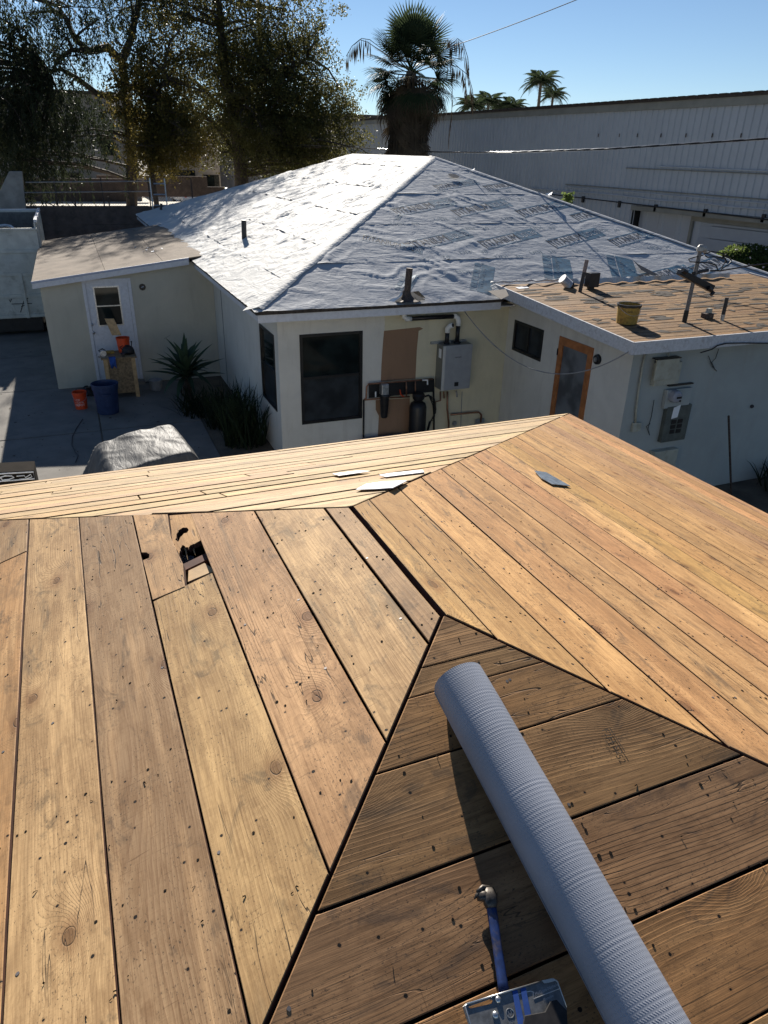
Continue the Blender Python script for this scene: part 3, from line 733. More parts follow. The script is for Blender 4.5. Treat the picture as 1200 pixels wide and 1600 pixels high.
# striking face points up-left, claws right
oval(b, [(-.022, .0075, .0075), (-.012, .0085, .0085), (.0, .010, .010)], d=hn*.0+hs*-1, s=hd, u=hn, o=Vector())
for sgn in (-1, 1):
    pts = [hs*.006+hd*-.002+hn*.002, hs*.016+hd*(-.006)+hn*.002*sgn, hs*.022+hd*(-.003)+hn*.0045*sgn, hs*.027+hd*.003+hn*.006*sgn]
    b.tube(pts, [.0065, .005, .0035, .0012], 6)
b.tube([hs*-.004+hd*-.012+hn*.002, hs*.012+hd*-.0135+hn*.004, hs*.024+hd*-.006+hn*.006], [.004, .0045, .002], 8)
b.build('head', simple('dirty_hammer_steel', (.09, .08, .07), .5, metal=.7, var=.4, scale=120), ham, smooth=True)

# ------------------------------------------------------------------ pressed steel hammer holder
pl = [atp(*p, P+nD*.030, nD) for p in ((723, 1572), (728, 1568), (846, 1532), (864, 1529), (871, 1533), (886, 1573), (884, 1606), (734, 1640), (730, 1600))]
hold = thing('hammer_holder', 'pressed steel hammer holder plate with slot and rivets at the bottom edge of the photo', 'tool holder', pl[0])
o0 = pl[0]; PX = (pl[2]-pl[1]).normalized(); PZ = (nD*1.0 - PX*nD.dot(PX)).normalized(); PYv = PZ.cross(PX)
def P2(px, py, h=0):
    w = atp(px, py, P+nD*.030, nD)-o0; return (w.dot(PX), w.dot(PYv))
outline = [P2(*p) for p in ((723, 1573), (729, 1567), (846, 1532), (864, 1529), (871, 1533), (886, 1573), (886, 1612), (740, 1650), (735, 1610))]
slot = [P2(*p) for p in ((732, 1573), (735, 1575.5), (768, 1568), (770, 1563), (766, 1561))]
me = plane_mesh(outline, [slot], .0016, bev=.0005)
mwp = Matrix((PX, PYv, PZ)).transposed().to_4x4()
link('plate', me, M['steel'], hold, mw=mwp)
def pp(px, py): x, y = P2(px, py); return PX*x+PYv*y
b = MB(); b.tube([pp(729, 1569)+PZ*.0012, pp(787, 1551)+PZ*.0015, pp(846, 1533.5)+PZ*.0012], .0013, 8); b.tube([pp(729, 1569)+PZ*.001, pp(727, 1573)+PZ*.001, pp(735, 1600)+PZ*.001, pp(740, 1640)+PZ*.001], .0013, 8)
b.tube([pp(864, 1530)+PZ*.001, pp(871, 1534)+PZ*.001, pp(885, 1574)+PZ*.001], .0011, 8)
b.build('rolled_edge', M['steel_bright'], hold, smooth=True)
for px, py, r_ in ((778, 1562, .0052), (774, 1586, .0056)):
    c = pp(px, py); b = MB(); b.lathe([(r_, 0), (r_, .0015), (r_*.8, .0034), (r_*.4, .0043), (.0002, .0046)], 18)
    mq = mwp.copy(); mq.translation = c; b.build('rivet', M['steel_bright'], hold, smooth=True, mw=mq)
b = MB(); c0 = pp(834, 1562); xs = (pp(872, 1545)-c0).normalized()
b.tube([pp(833, 1550)+PZ*.0004, pp(833.5, 1561)+PZ*.0004, pp(876, 1544)+PZ*.0004], .0007, 6)
b.tube([pp(800, 1556)+PZ*.0004, pp(829, 1548.5)+PZ*.0004, pp(833, 1550)+PZ*.0004], .0006, 6)
ring = [pp(797, 1583)+PX*(.0062*math.cos(a))+PYv*(.0062*math.sin(a))+PZ*.0004 for a in [i*math.pi/12 for i in range(25)]]; b.tube(ring, .0006, 6, cap=False)
ys = PZ.cross(xs)
v, f = text_mesh('McGuire-Nicholas', .0062); put2d(b, v, f, pp(855, 1546)+ys*.0005, xs, ys, PZ*.0006)
v, f = text_mesh('Montclair', .005); put2d(b, v, f, pp(857, 1559), xs, ys, PZ*.0006)
v, f = text_mesh('U', .009); put2d(b, v, f, pp(797, 1583), xs, ys, PZ*.0006)
v, f = text_mesh('USA', .005); put2d(b, v, f, pp(799, 1597), xs, ys, PZ*.0006)
b.build('embossing', M['steel_bright'], hold)
for k, (xa, xb) in enumerate(((800, 808), (813, 821))):
    q = [pp(xa, 1549-k*4), pp(xb, 1547-k*4), pp(xb+12, 1604), pp(xa+10, 1606)]
    MB().prism([p+PZ*.0008 for p in q], PZ*.0008).build('blue_band', M['blue_cloth'], hold)
q = [pp(*p) for p in ((846, 1532.5), (862, 1529), (870, 1532), (857, 1536), (850, 1537))]
MB().prism([p+PZ*.0012 for p in q], PZ*.0008).build('cream_tab', M['heater_side'], hold)
q = [pp(*p) for p in ((818, 1588), (850, 1582), (858, 1566), (868, 1563), (876, 1572), (884, 1580), (886, 1612), (812, 1625))]
MB().prism([p+PZ*.002 for p in q], PZ*.004).build('leather_flap', M['leather'], hold, bevel=.001)
# grey debris seen through the hole in the roof
q = [onPt(fA, *p, h=-.07) for p in ((276, 866), (303, 869), (303, 883), (288, 893), (291, 905), (282, 892))]
for L_, z_ in (([(285, 853), (291, 858), (293, 874), (289, 861)], -.012), ([(297, 852), (302, 850), (305, 867), (300, 858)], -.014)):
    w_ = [onPt(fA, *p, h=z_-.0008*k_*k_) for k_, p in enumerate(L_)]; MB().prism(w_, -nA*.004).build('splintered_sliver', M['wood_new'], near)
b = MB(); b.prism([x for x in q], -nA*.01); tag(b.build('torn_flashing', M['flash_grey']), 'crumpled grey metal sheet showing inside the hole in the planks', 'scrap')

# ------------------------------------------------------------------ far house: hip roof under white membrane
KX, KY, KZ = 2.72, 12.27, 2.45                      # near left eave corner
EX, EY, EZ2 = 9.05, 18.60, 4.88                     # near ridge end
SH = (EZ2-KZ)/(EX-KX); YB = 34.9; FY, FZ = 24.9, 4.93   # back eave, far ridge end
XR = 2*EX-KX
house = thing('membrane_roof_house', 'low cream house with white printed membrane over its hip roof', 'house', (0, 0, 0))
def wrinkle(u, v, seed, amp):
    """creases of a loose sheet, metres in, metres out"""
    h = np.zeros_like(u)
    for k, (ang, sx, sy_, w) in enumerate(((.30, .55, 3.0, 1.), (1.05, .5, 3.4, .8), (-.45, .8, 3.8, .7), (.12, 1.3, 6.5, .35), (.75, 1.2, 6., .3))):
        c, s = math.cos(ang), math.sin(ang); x = (u*c+v*s)*sx+seed*17.3+k*5; y = (-u*s+v*c)*sy_+seed*9.1+k*7
        x = x+vnoise(u*.8+k, v*.8)*1.6; y = y+vnoise(u*1.1+9, v*1.1+k)*2.2
        n = vnoise(x, y); r = 1-np.abs(2*n-1); r = np.clip((r-.62)/.38, 0, 1)**1.7
        msk = np.clip((vnoise(u*.9+k*3.1+seed, v*.9+k)-.32)*2.6, 0, 1)
        h += r*msk*w
    return h*amp
def course(name, fn, nu, nv, m, seed, amp, n, off0=0., parent=None):
    """fn(s, t) -> point for s,t in 0..1 (arrays of xyz); displaced along n"""
    s, t = np.meshgrid(np.linspace(0, 1, nu+1), np.linspace(0, 1, nv+1))
    p, u, v = fn(s, t)
    h = wrinkle(u, v, seed, amp)
    ed = np.minimum(np.clip(s*nu/3, 0, 1), np.clip((1-s)*nu/3, 0, 1))
    h = h*(.25+.75*ed)+off0
    # a slight lift and droop along the lower lap
    lap = np.clip((t-.93)/.07, 0, 1); h = h + lap*.004*vnoise(u*2.3+seed, v*0+seed)
    P_ = np.stack([p[0]+n.x*h, p[1]+n.y*h, p[2]+n.z*h], -1).reshape(-1, 3)
    idx = np.arange((nu+1)*(nv+1)).reshape(nv+1, nu+1)
    f = np.stack([idx[:-1, :-1], idx[1:, :-1], idx[1:, 1:], idx[:-1, 1:]], -1).reshape(-1, 4)
    me = bpy.data.meshes.new(name); me.from_pydata(P_.tolist(), [], f.tolist()); me.polygons.foreach_set('use_smooth', [True]*len(me.polygons))
    nz = me.polygons[0].normal.dot(n)
    if nz < 0: me.flip_normals()
    o = link(name, me, m, parent)
    return o
nF = Vector((0, -SH, 1)).normalized(); nL = Vector((-SH, 0, 1)).normalized(); nR = Vector((SH, 0, 1)).normalized()
nBk = Vector((0, 1, 0))
TJ = [0., .62, 1.912, 3.321, 4.797, EY-KY+.02]
for i in range(len(TJ)-1):
    a, b_ = TJ[i], min(TJ[i+1]+(.10 if i < len(TJ)-2 else 0), EY-KY+.03)
    def fn(s, t, a=a, b_=b_):
        tt = a+(b_-a)*t; x = EX-tt+2*tt*s; y = EY-tt; return (x, y, EZ2-SH*tt), x, tt
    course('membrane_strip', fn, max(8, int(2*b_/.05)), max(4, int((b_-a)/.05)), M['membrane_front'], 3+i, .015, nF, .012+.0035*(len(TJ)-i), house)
TL = [0., .55, 1.75, 3.0, 4.25, 5.4, EX-KX+.02]
for i in range(len(TL)-1):
    a, b_ = TL[i], min(TL[i+1]+(.10 if i < len(TL)-2 else 0), EX-KX+.03)
    def fn(s, t, a=a, b_=b_):
        q = a+(b_-a)*t; y0 = EY-q; y1 = FY+(YB-FY)*q/(EX-KX); y = y0+(y1-y0)*s; zr = EZ2+(FZ-EZ2)*np.clip((y-EY)/(FY-EY), 0, 1)*(1-q/(EX-KX))
        return (EX-q, y, zr-SH*q), y, q
    course('membrane_strip', fn, int((FY-EY+2.6*b_)/.065)+6, max(4, int((b_-a)/.055)), M['membrane'], 11+i, .036, nL, .010+.0035*(len(TL)-i), house)
# right and back slopes (mostly hidden)
b = MB(); zo = .03
b.add([(EX, EY, EZ2+zo), (EX, FY, FZ+zo), (XR+.02, YB, KZ+zo), (XR+.02, KY, KZ+zo)], [(0, 3, 2, 1)]); b.build('membrane_strip', M['membrane'], house)
b = MB(); b.add([(EX, FY, FZ+zo), (KX, YB, KZ+zo), (XR, YB, KZ+zo)], [(0, 2, 1)]); b.build('membrane_strip', M['membrane'], house)
# hip cap strips and ridge cap
def capstrip(p0, p1, na, nb, w0, w1, m, seed):
    """folded strip along a hip: one flange on each slope"""
    d = (p1-p0).normalized(); L = (p1-p0).length; nn = int(L/.12); b = MB()
    sa = d.cross(na).normalized(); sb = d.cross(nb).normalized()
    mid = (na+nb).normalized()
    if sa.z > 0 or (abs(sa.z) < 1e-3): sa = -sa if sa.z > 0 else sa
    if sb.z > 0: sb = -sb
    for i in range(nn+1):
        s = L*i/nn; j = (vnoise(np.array([s*1.7+seed]), np.array([.5]))[0]-.5)*.05; k = (vnoise(np.array([s*3.1+seed]), np.array([4.5]))[0])*.014
        c = p0+d*s
        b.v += [tuple(c+sa*(w0+j)+na*(.042+k*.2)), tuple(c+sa*(w0*.5)+na*(.046+k*.5)), tuple(c+mid*(.052+k*.3)), tuple(c+sb*(w1*.5)+nb*(.042+k*.3)), tuple(c+sb*(w1-j)+nb*(.038))]
    for i in range(nn):
        for q in range(4): a = i*5+q; b.f.append((a, a+1, a+6, a+5))
    me = b.mesh('hip_strip', True)
    return link('hip_strip', me, m, house)
E3, K3, F3 = Vector((EX, EY, EZ2)), Vector((KX, KY, KZ)), Vector((EX, FY, FZ))
capstrip(E3, E3.lerp(K3, .988), nL, nF, .36, .06, M['membrane'], 1)
capstrip(E3, F3, nL, nR, .40, .2, M['membrane'], 4)
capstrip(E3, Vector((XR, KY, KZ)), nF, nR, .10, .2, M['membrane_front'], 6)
# printed marks, laid on the sheet's own waves
def front_pt(x, tt, off=.003):
    i = 0
    for j in range(len(TJ)-1):
        if tt <= TJ[j+1]+(.10 if j < len(TJ)-2 else 0): i = j; break
    a, b_ = TJ[i], min(TJ[i+1]+(.10 if i < len(TJ)-2 else 0), EY-KY+.03); nu = max(8, int(2*b_/.05)); nv = max(4, int((b_-a)/.05))
    fv = min(max((tt-a)/(b_-a)*nv, 0), nv-1e-6); fu = min(max((x-EX+tt)/(2*tt)*nu, 0), nu-1e-6); j0, i0 = int(fv), int(fu)
    vv = np.array([j0, j0, j0+1, j0+1])/nv; ss = np.array([i0, i0+1, i0, i0+1])/nu; tg = a+(b_-a)*vv; xg = EX-tg+2*tg*ss
    hh = wrinkle(xg, tg, 3+i, .015); ed = np.minimum(np.clip(ss*nu/3, 0, 1), np.clip((1-ss)*nu/3, 0, 1)); hh = hh*(.25+.75*ed)+np.clip((vv-.93)/.07, 0, 1)*.004*vnoise(xg*2.3+3+i, vv*0+3+i)
    du, dv = fu-i0, fv-j0; h = (hh[0]*(1-du)+hh[1]*du)*(1-dv)+(hh[2]*(1-du)+hh[3]*du)*dv + .012+.0035*(len(TJ)-i)
    return Vector((x, EY-tt, EZ2-SH*tt)) + nF*(h+off+.0005)
def front_inv(px, py):
    p = atp(px, py, E3+nF*.06, nF); return p.x, EY-p.y
def print2d(b, v, f, cx, ct, ang, sx=1, sy=1, off=.003, cell=.06):
    """cut the flat shape into small triangles and drape them"""
    bm = bmesh.new(); vv = [bm.verts.new((x*sx, y*sy, 0)) for x, y in v]
    for q in f:
        try: bm.faces.new([vv[i] for i in q])
        except ValueError: pass
    bmesh.ops.triangulate(bm, faces=bm.faces)
    for _ in range(4):
        es = [e for e in bm.edges if e.calc_length() > cell*1.6]
        if not es: break
        bmesh.ops.subdivide_edges(bm, edges=es, cuts=1)
        bmesh.ops.triangulate(bm, faces=bm.faces)
    c, s = math.cos(ang), math.sin(ang); n0 = len(b.v); ok = []
    for q in bm.verts:
        x, y = q.co.x, q.co.y; X_ = cx+x*c-y*s; T_ = ct-(x*s+y*c)
        ok.append(.12 < T_ < EY-KY and abs(X_-EX) < T_-.12); b.v.append(tuple(front_pt(X_, max(.05, T_), off)))
    bm.verts.index_update()
    for q in bm.faces:
        ids = [w.index for w in q.verts]
        if all(ok[i] for i in ids): b.f.append(tuple(n0+i for i in ids))
    bm.free()
def rect(x0, y0, x1, y1): return [(x0, y0), (x1, y0), (x1, y1), (x0, y1)], [(0, 1, 2, 3)]
bk, bl, bw, bp = MB(), MB(), MB(), MB()
vT, fT = text_mesh('TITANIUM', .30, (.78, 1.15)); vU, fU = text_mesh('UDL30', .28, (.85, 1.1))
def logo(px, py, ang=.30, sc=1., part=2):
    x, tt = front_inv(px, py); c, s = math.cos(ang), math.sin(ang)
    sh = lambda dx, dy: (x+dx*sc*c-dy*sc*s, tt-(dx*sc*s+dy*sc*c))
    W, H = .86, .185; th = .030
    a = sh(-.28, 0)
    if part != 1: print2d(bk, vT, fT, *a, ang, sc*1.02, sc*1.0)
    for r_ in (rect(-W, -H, .27, -H+th), rect(-W, H-th, .27, H), rect(-W, -H, -W+th, H)):
        print2d(bk if r_[0][0][1] == -H and r_[0][2][1] == H else bl, *r_, x, tt, ang, sc, sc, .0026)
    print2d(bl, *rect(.27, -H, .92, H), x, tt, ang, sc, sc, .002)
    a = sh(.59, 0); print2d(bw, vU, fU, *a, ang, sc*.8, sc*.8, .0042)
for px, py in ((684, 372), (796, 370), (899, 369), (992, 367.7), (752, 322), (849, 323), (662, 320), (932, 330)): logo(px, py)
logo(712, 286, .26, .75); logo(790, 287, .28, .8)
logo(612, 378, -.5, .7)
logo(1040, 424, .2, .9); logo(1118, 408, .35, 1.1)
for px, py in ((633, 347), (739, 308), (800, 308), (699, 339), (803, 339), (743, 354), (848, 353), (740, 391), (848, 391), (950, 357), (1000, 357), (680, 400), (915, 389), (1030, 384), (697, 296), (780, 296), (735, 421), (795, 398)):
    x, tt = front_inv(px, py); v, f = text_mesh('UDL  30', .17, (1.15, .9)); print2d(bp, v, f, x, tt, .02, 1, 1)
# off-cut strips turned sideways: tall blue panels
for px, py, ang, w, h in ((754, 431, 1.0, 1.15, .42), (871, 416, 1.08, 1.05, .62), (973, 417, 1.1, 1.1, .62), (635, 438, .9, .7, .3), (623, 336, .9, .3, .1)):
    x, tt = front_inv(px, py)
    print2d(bl, *rect(-w/2, -h/2, w/2, h/2-.34*h), x, tt, ang, 1, 1, .002)
    n_ = int(w/.14)
    for k in range(n_):
        xx = -w/2+k*w/n_; print2d(bl if k % 3 else bp, *rect(xx, .2*h, xx+w/n_*.82, .5*h), x, tt, ang, 1, 1, .003)
    v, f = text_mesh('TITANIUM', .2, (.75, 1.)); print2d(bp, v, f, x, tt+.02, ang, w/.95, h*.9, .0045)
bk.build('print_lettering', M['print_black'], house, kind='stuff'); bl.build('print_boxes', M['print_blue'], house, kind='stuff')
bw.build('print_white_lettering', M['membrane_front'], house, kind='stuff'); bp.build('print_small_lettering', M['print_pale'], house, kind='stuff')
# torn and lifted bits of membrane
def flap(name, pts, lift, m, parent=house):
    w = [atp(px, py, E3+nF*(.075+l), nF) for (px, py), l in zip(pts, lift)]
    b = MB(); b.prism(w, nF*.004); return b.build(name, m, parent)
flap('torn_opening', [(700, 272), (704, 271.3), (712, 272.5), (718, 276), (715, 278), (704, 276)], [.0]*6, M['tar'])
flap('loose_flap', [(733, 267), (742, 262.5), (741, 265), (735, 268)], [.02, .12, .10, .01], M['paper'])
flap('loose_flap', [(852, 303), (863, 300), (861, 305), (855, 305)], [.02, .08, .10, .01], M['paper'])
flap('folded_opening', [(988, 405), (997, 413), (1020, 425), (1026, 430), (1018, 430), (1002, 422)], [.01]*6, M['tar'])
# eave edge, fascia and wall of the house
f_ = MB(); f_.box((KX-.0, KY-.0, KZ-.045), (7.58, KY+.09, KZ+.012)); f_.build('roof_edge', M['felt_edge'], house)
f_ = MB(); f_.box((KX, KY+.1, KZ-.045), (KX+.09, YB, KZ+.012)); f_.build('roof_edge', M['felt_edge'], house)
box('fascia', (KX+.03, KY+.03, KZ-.185), (7.56, KY+.055, KZ-.047), M['trim'], house)
box('fascia', (KX+.03, KY+.057, KZ-.165), (KX+.055, YB, KZ-.047), M['trim'], house)
WX, WY = 3.20, 12.77; BT = .12
XT = aty(600, 560, WY).x
# walls stop at a soffit; windows sit in built openings
box('soffit', (KX+.057, KY+.06, KZ-.15), (7.9, WY+.1, KZ-.13), M['trim'], house)
box('soffit', (KX+.057, WY+.102, KZ-.15), (WX+.1, YB-.2, KZ-.13), M['trim'], house)
def wall_y(name, x0, x1, y, z0, z1, op, m, parent, th=.14, thd=1):
    """wall facing -y with rectangular openings, butted pieces"""
    b = MB(); xs = sorted({x0, x1, *[o[0] for o in op], *[o[2] for o in op]})
    for a, c in zip(xs, xs[1:]):
        inside = [o for o in op if o[0] <= a+1e-6 and o[2] >= c-1e-6]
        if not inside: b.box((a, y, z0), (c, y+th, z1))
        else:
            o = inside[0]
            if o[1] > z0: b.box((a, y, z0), (c, y+th, o[1]))
            if o[3] < z1: b.box((a, y, o[3]), (c, y+th, z1))
    return b.build(name, m, parent)
def wall_x(name, y0, y1, x, z0, z1, op, m, parent, th=.14):
    b = MB(); ys = sorted({y0, y1, *[o[0] for o in op], *[o[2] for o in op]})
    for a, c in zip(ys, ys[1:]):
        inside = [o for o in op if o[0] <= a+1e-6 and o[2] >= c-1e-6]
        if not inside: b.box((x, a, z0), (x+th, c, z1))
        else:
            o = inside[0]
            if o[1] > z0: b.box((x, a, z0), (x+th, c, o[1]))
            if o[3] < z1: b.box((x, a, o[3]), (x+th, c, z1))
    return b.build(name, m, parent)
def window(name, axis, pos, a0, z0, a1, z1, parent, rail=None, mull=None, gm=None, fw_=.055, label=None, fmat=None):
    """frame ring plus panes, on a wall facing -y (axis 'y') or -x (axis 'x')"""
    P3 = (lambda a, d, z: (a, pos+d, z)) if axis == 'y' else (lambda a, d, z: (pos+d, a, z))
    b = MB(); d0, d1 = -.012, .06
    b.box(P3(a0, d0, z0), P3(a0+fw_, d1, z1)); b.box(P3(a1-fw_, d0, z0), P3(a1, d1, z1))
    b.box(P3(a0+fw_, d0, z0), P3(a1-fw_, d1, z0+fw_)); b.box(P3(a0+fw_, d0, z1-fw_), P3(a1-fw_, d1, z1))
    o = b.build('window', fmat or M['frame'], parent)
    if label: o['label'] = label
    if rail: box('sash_rail', P3(a0+fw_, .0, rail-.025), P3(a1-fw_, .05, rail+.025), fmat or M['frame'], o)
    if mull: box('mullion', P3(mull-.02, .0, z0+fw_), P3(mull+.02, .05, z1-fw_), fmat or M['frame'], o)
    parts = []
    if rail: parts = [(a0+fw_, z0+fw_, a1-fw_, rail-.025, M['glass_screen']), (a0+fw_, rail+.025, a1-fw_, z1-fw_, M['glass'])]
    elif mull: parts = [(a0+fw_, z0+fw_, mull-.02, z1-fw_, gm or M['glass']), (mull+.02, z0+fw_, a1-fw_, z1-fw_, gm or M['glass'])]
    else: parts = [(a0+fw_, z0+fw_, a1-fw_, z1-fw_, gm or M['glass'])]
    for p in parts: box('pane', P3(p[0], .028, p[1]), P3(p[2], .034, p[3]), p[4], o)
    return o
wa, wb = aty(467.5, 523, WY), aty(565.5, 653, WY)
w1 = (wa.x, wb.z, wb.x, wa.z)
wall_y('wall', WX, XT, WY, G, KZ-.152, [w1], M['stucco_white'], house)
wall_y('wall', XT, 8.05, WY-.004, G, KZ-.152, [], M['stucco_cream'], house)
window('window', 'y', WY, *w1, house, rail=aty(520, 588, WY).z, label='tall black window beside the brown wall patch')
sa_, sb_ = atx(405, 502, WX), atx(434, 652, WX)
w2 = (sb_.y, atx(412, 618, WX).z, sa_.y, sa_.z-.03)
w3 = (atx(333, 500, WX).y, atx(333, 502, WX).z, atx(316, 432, WX).y, atx(316, 434, WX).z)
wall_x('wall', WY+.142, 26, WX, G, KZ-.152, [w2, w3], M['stucco_white'], house)
wall_x('wall', 26, YB-.5, WX, G, KZ-.152, [], M['stucco_white'], house)
window('window', 'x', WX, *w2, house, rail=atx(420, 575, WX).z, label='black window on the side wall next to the house corner')
window('window', 'x', WX, *w3, house, rail=None, mull=(w3[0]+w3[2])/2, gm=M['glass_screen'], label='small side window half hidden under the eave')
jy = atx(346, 470, WX).y; box('wall_joint', (WX-.006, jy-.02, G), (WX-.001, jy+.02, KZ-.16), M['frame'], house)
box('wall', (WX+.2, YB-.5, G), (XR-.6, YB-.36, KZ-.152), M['stucco_white'], house)
box('wall', (XR-.6, WY+.2, G), (XR-.46, YB-.5, KZ-.152), M['stucco_white'], house)
# bare brown plaster patches, thin uneven skins on the wall
def skin(name, pts, plane, m, parent, th=.006):
    w = [plane(*p) for p in pts]; return MB().prism(w, (0, -th, 0)).build(name, m, parent)
WYc = WY-.0045
skin('plaster_patch', [(600, 517), (628, 514), (656, 511), (661, 513.5), (654, 517), (651, 548), (649, 592), (622, 594), (595, 596), (596, 570), (598, 540)], lambda a, b: aty(a, b, WYc), M['stucco_patch'], house)
skin('plaster_patch', [(587, 625), (640, 622), (640, 700), (589, 704), (592, 650), (587, 640)], lambda a, b: aty(a, b, WYc), M['stucco_patch'], house)
# vents through the membrane
def vent(px, py, ptop, r, m, plane_n, base, label, boot=False):
    c = atp(px, py, base+plane_n*.03, plane_n); top = aty(ptop[0], ptop[1], c.y)
    b = MB(); b.tube([c-UP*.1, Vector((c.x+(top.x-c.x)*.6, c.y, c.z+(top.z-c.z)*.6)), Vector((top.x, c.y, top.z))], r, 14); o = b.build('vent_pipe', m, house, smooth=False)
    o['label'] = label
    if boot:
        b = MB(); b.lathe([(r*4.2, 0), (r*2.6, .02), (r*1.5, .09), (r*1.1, .16)], 20, c=tuple(c-UP*.03)); b.build('flashing', m, o)
    return c
vent(381.5, 374, (381, 344), .062, M['dark_pipe'], nL, K3, 'black vent pipe in the middle of the sunlit slope')
vent(251, 330, (252, 318), .05, M['dark_pipe'], nL, K3, 'small vent pipe near the back corner')
c = vent(635, 466, (640, 419), .062, M['old_pipe'], nF, K3, 'rusty vent pipe at the eave above the water heater', True)
flap('cut_out', [(616, 471), (626, 462), (632, 457), (645, 456), (652, 461), (664, 467.5), (664, 469), (617, 472)], [-.02]*8, M['tar'])
flap('curled_edge', [(645, 456), (654, 455), (665, 466), (660, 465), (652, 461)], [.0, .06, .03, .03, .02], M['bench'])
flap('curled_edge', [(606, 470), (622, 464), (632, 450), (634, 454), (626, 464), (616, 472)], [.0, .04, .06, .02, .03, .0], M['paper'])
flap('curled_edge', [(766, 447), (772, 443), (781, 455), (783, 465), (777, 464)], [.03, .06, .06, .04, .02], M['membrane'])

# ------------------------------------------------------------------ flat roofed wing with worn plank deck
GX, GY, GZ, GS = 7.60, 8.50, 2.45, .0575
nG = Vector((0, -GS, 1)).normalized(); G0 = Vector((GX, GY, GZ))
def onG(px, py, h=0): return atp(px, py, G0+nG*h, nG)
gr = onG(1140, 432); GXR = 14.2
def gz(y): return GZ+GS*(y-GY)
GYB = 12.55
M['wood_w'] = wood('worn_deck_wood', (.38, .235, .11), (.09, .048, .024), (.12, .105, .09), dirtlev=1.0)
nb = 28; wv = (GYB-GY)/nb
for i in range(nb):
    y0 = GY+i*wv; x = GX+.02
    cuts = [GX+.02]+sorted(R.uniform(8.4, 13.4) for _ in range(1 if i % 2 else 2))+[GXR-.02]
    for a, c in zip(cuts, cuts[1:]):
        if c-a < .15: continue
        yc = y0+wv/2; k = math.hypot(1, GS); X_ = Vector((0, 1, GS)).normalized(); Y_ = Vector((-1, 0, 0)); Z_ = X_.cross(Y_)
        gp = R.uniform(.004, .009); poly = [(-wv/2*k+gp, -(c-a)/2+.002), (wv/2*k-gp, -(c-a)/2+.002), (wv/2*k-gp, (c-a)/2-.002), (-wv/2*k+gp, (c-a)/2-.002)]
        me = plane_mesh(poly, [], .019, bev=.0015)
        mwg = Matrix((X_, Y_, Z_)).transposed().to_4x4(); mwg.translation = Vector(((a+c)/2, yc, gz(yc)+R.uniform(-.0025, .002)))
        link('plank', me, M['wood_w'], house, mw=mwg)
MB().prism([Vector((GX+.04, GY+.04, gz(GY)-.028)), Vector((GXR-.04, GY+.04, gz(GY)-.028)), Vector((GXR-.04, GYB, gz(GYB)-.028)), Vector((GX+.04, GYB, gz(GYB)-.028))], (0, 0, -.03)).build('deck_underside', M['wood_dark'], house)
MB().prism([Vector((GX-.012, GY-.008, gz(GY)+.006)), Vector((GX-.012, GYB+.1, gz(GYB)+.006)), Vector((GX-.012, GYB+.1, gz(GYB)-.19)), Vector((GX-.012, GY-.008, gz(GY)-.19))], (.03, 0, 0)).build('fascia', M['trim_old'], house)
MB().prism([Vector((GX+.019, GY-.012, gz(GY)+.004)), Vector((GXR, GY-.012, gz(GY)+.004)), Vector((GXR, GY-.012, gz(GY)-.19)), Vector((GX+.019, GY-.012, gz(GY)-.19))], (0, .03, 0)).build('fascia', M['trim_old'], house)
MB().prism([Vector((GXR, GY+.02, gz(GY)+.02)), Vector((GXR, GYB, gz(GYB)+.02)), Vector((GXR, GYB, gz(GYB)-.19)), Vector((GXR, GY+.02, gz(GY)-.19))], (.03, 0, 0)).build('fascia', M['trim_old'], house)
VX, VY = 8.05, 8.95
dz_ = [atx(848, 655, VX), atx(921, 541, VX), atx(866, 522, VX)]
dy0, dy1 = atx(920, 600, VX).y, atx(866, 600, VX).y
dtop = atx(893, 531, VX).z
wy0, wy1 = atx(848, 535, VX).y, atx(803, 520, VX).y; wz0, wz1 = atx(823, 556, VX).z, atx(826, 507, VX).z
zt = gz(VY)-.05
wall_x('wall', VY, WY-.005, VX, G, zt, [(dy0, G+.05, dy1, dtop), (wy0, wz0, wy1, wz1)], M['stucco_white'], house)
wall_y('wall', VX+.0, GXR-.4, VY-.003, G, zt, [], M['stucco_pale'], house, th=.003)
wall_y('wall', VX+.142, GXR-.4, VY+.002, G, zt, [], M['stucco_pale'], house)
window('window', 'x', VX, wy0, wz0, wy1, wz1, house, mull=(wy0+wy1)/2, gm=M['glass_screen'], label='small black sliding window left of the brown door')
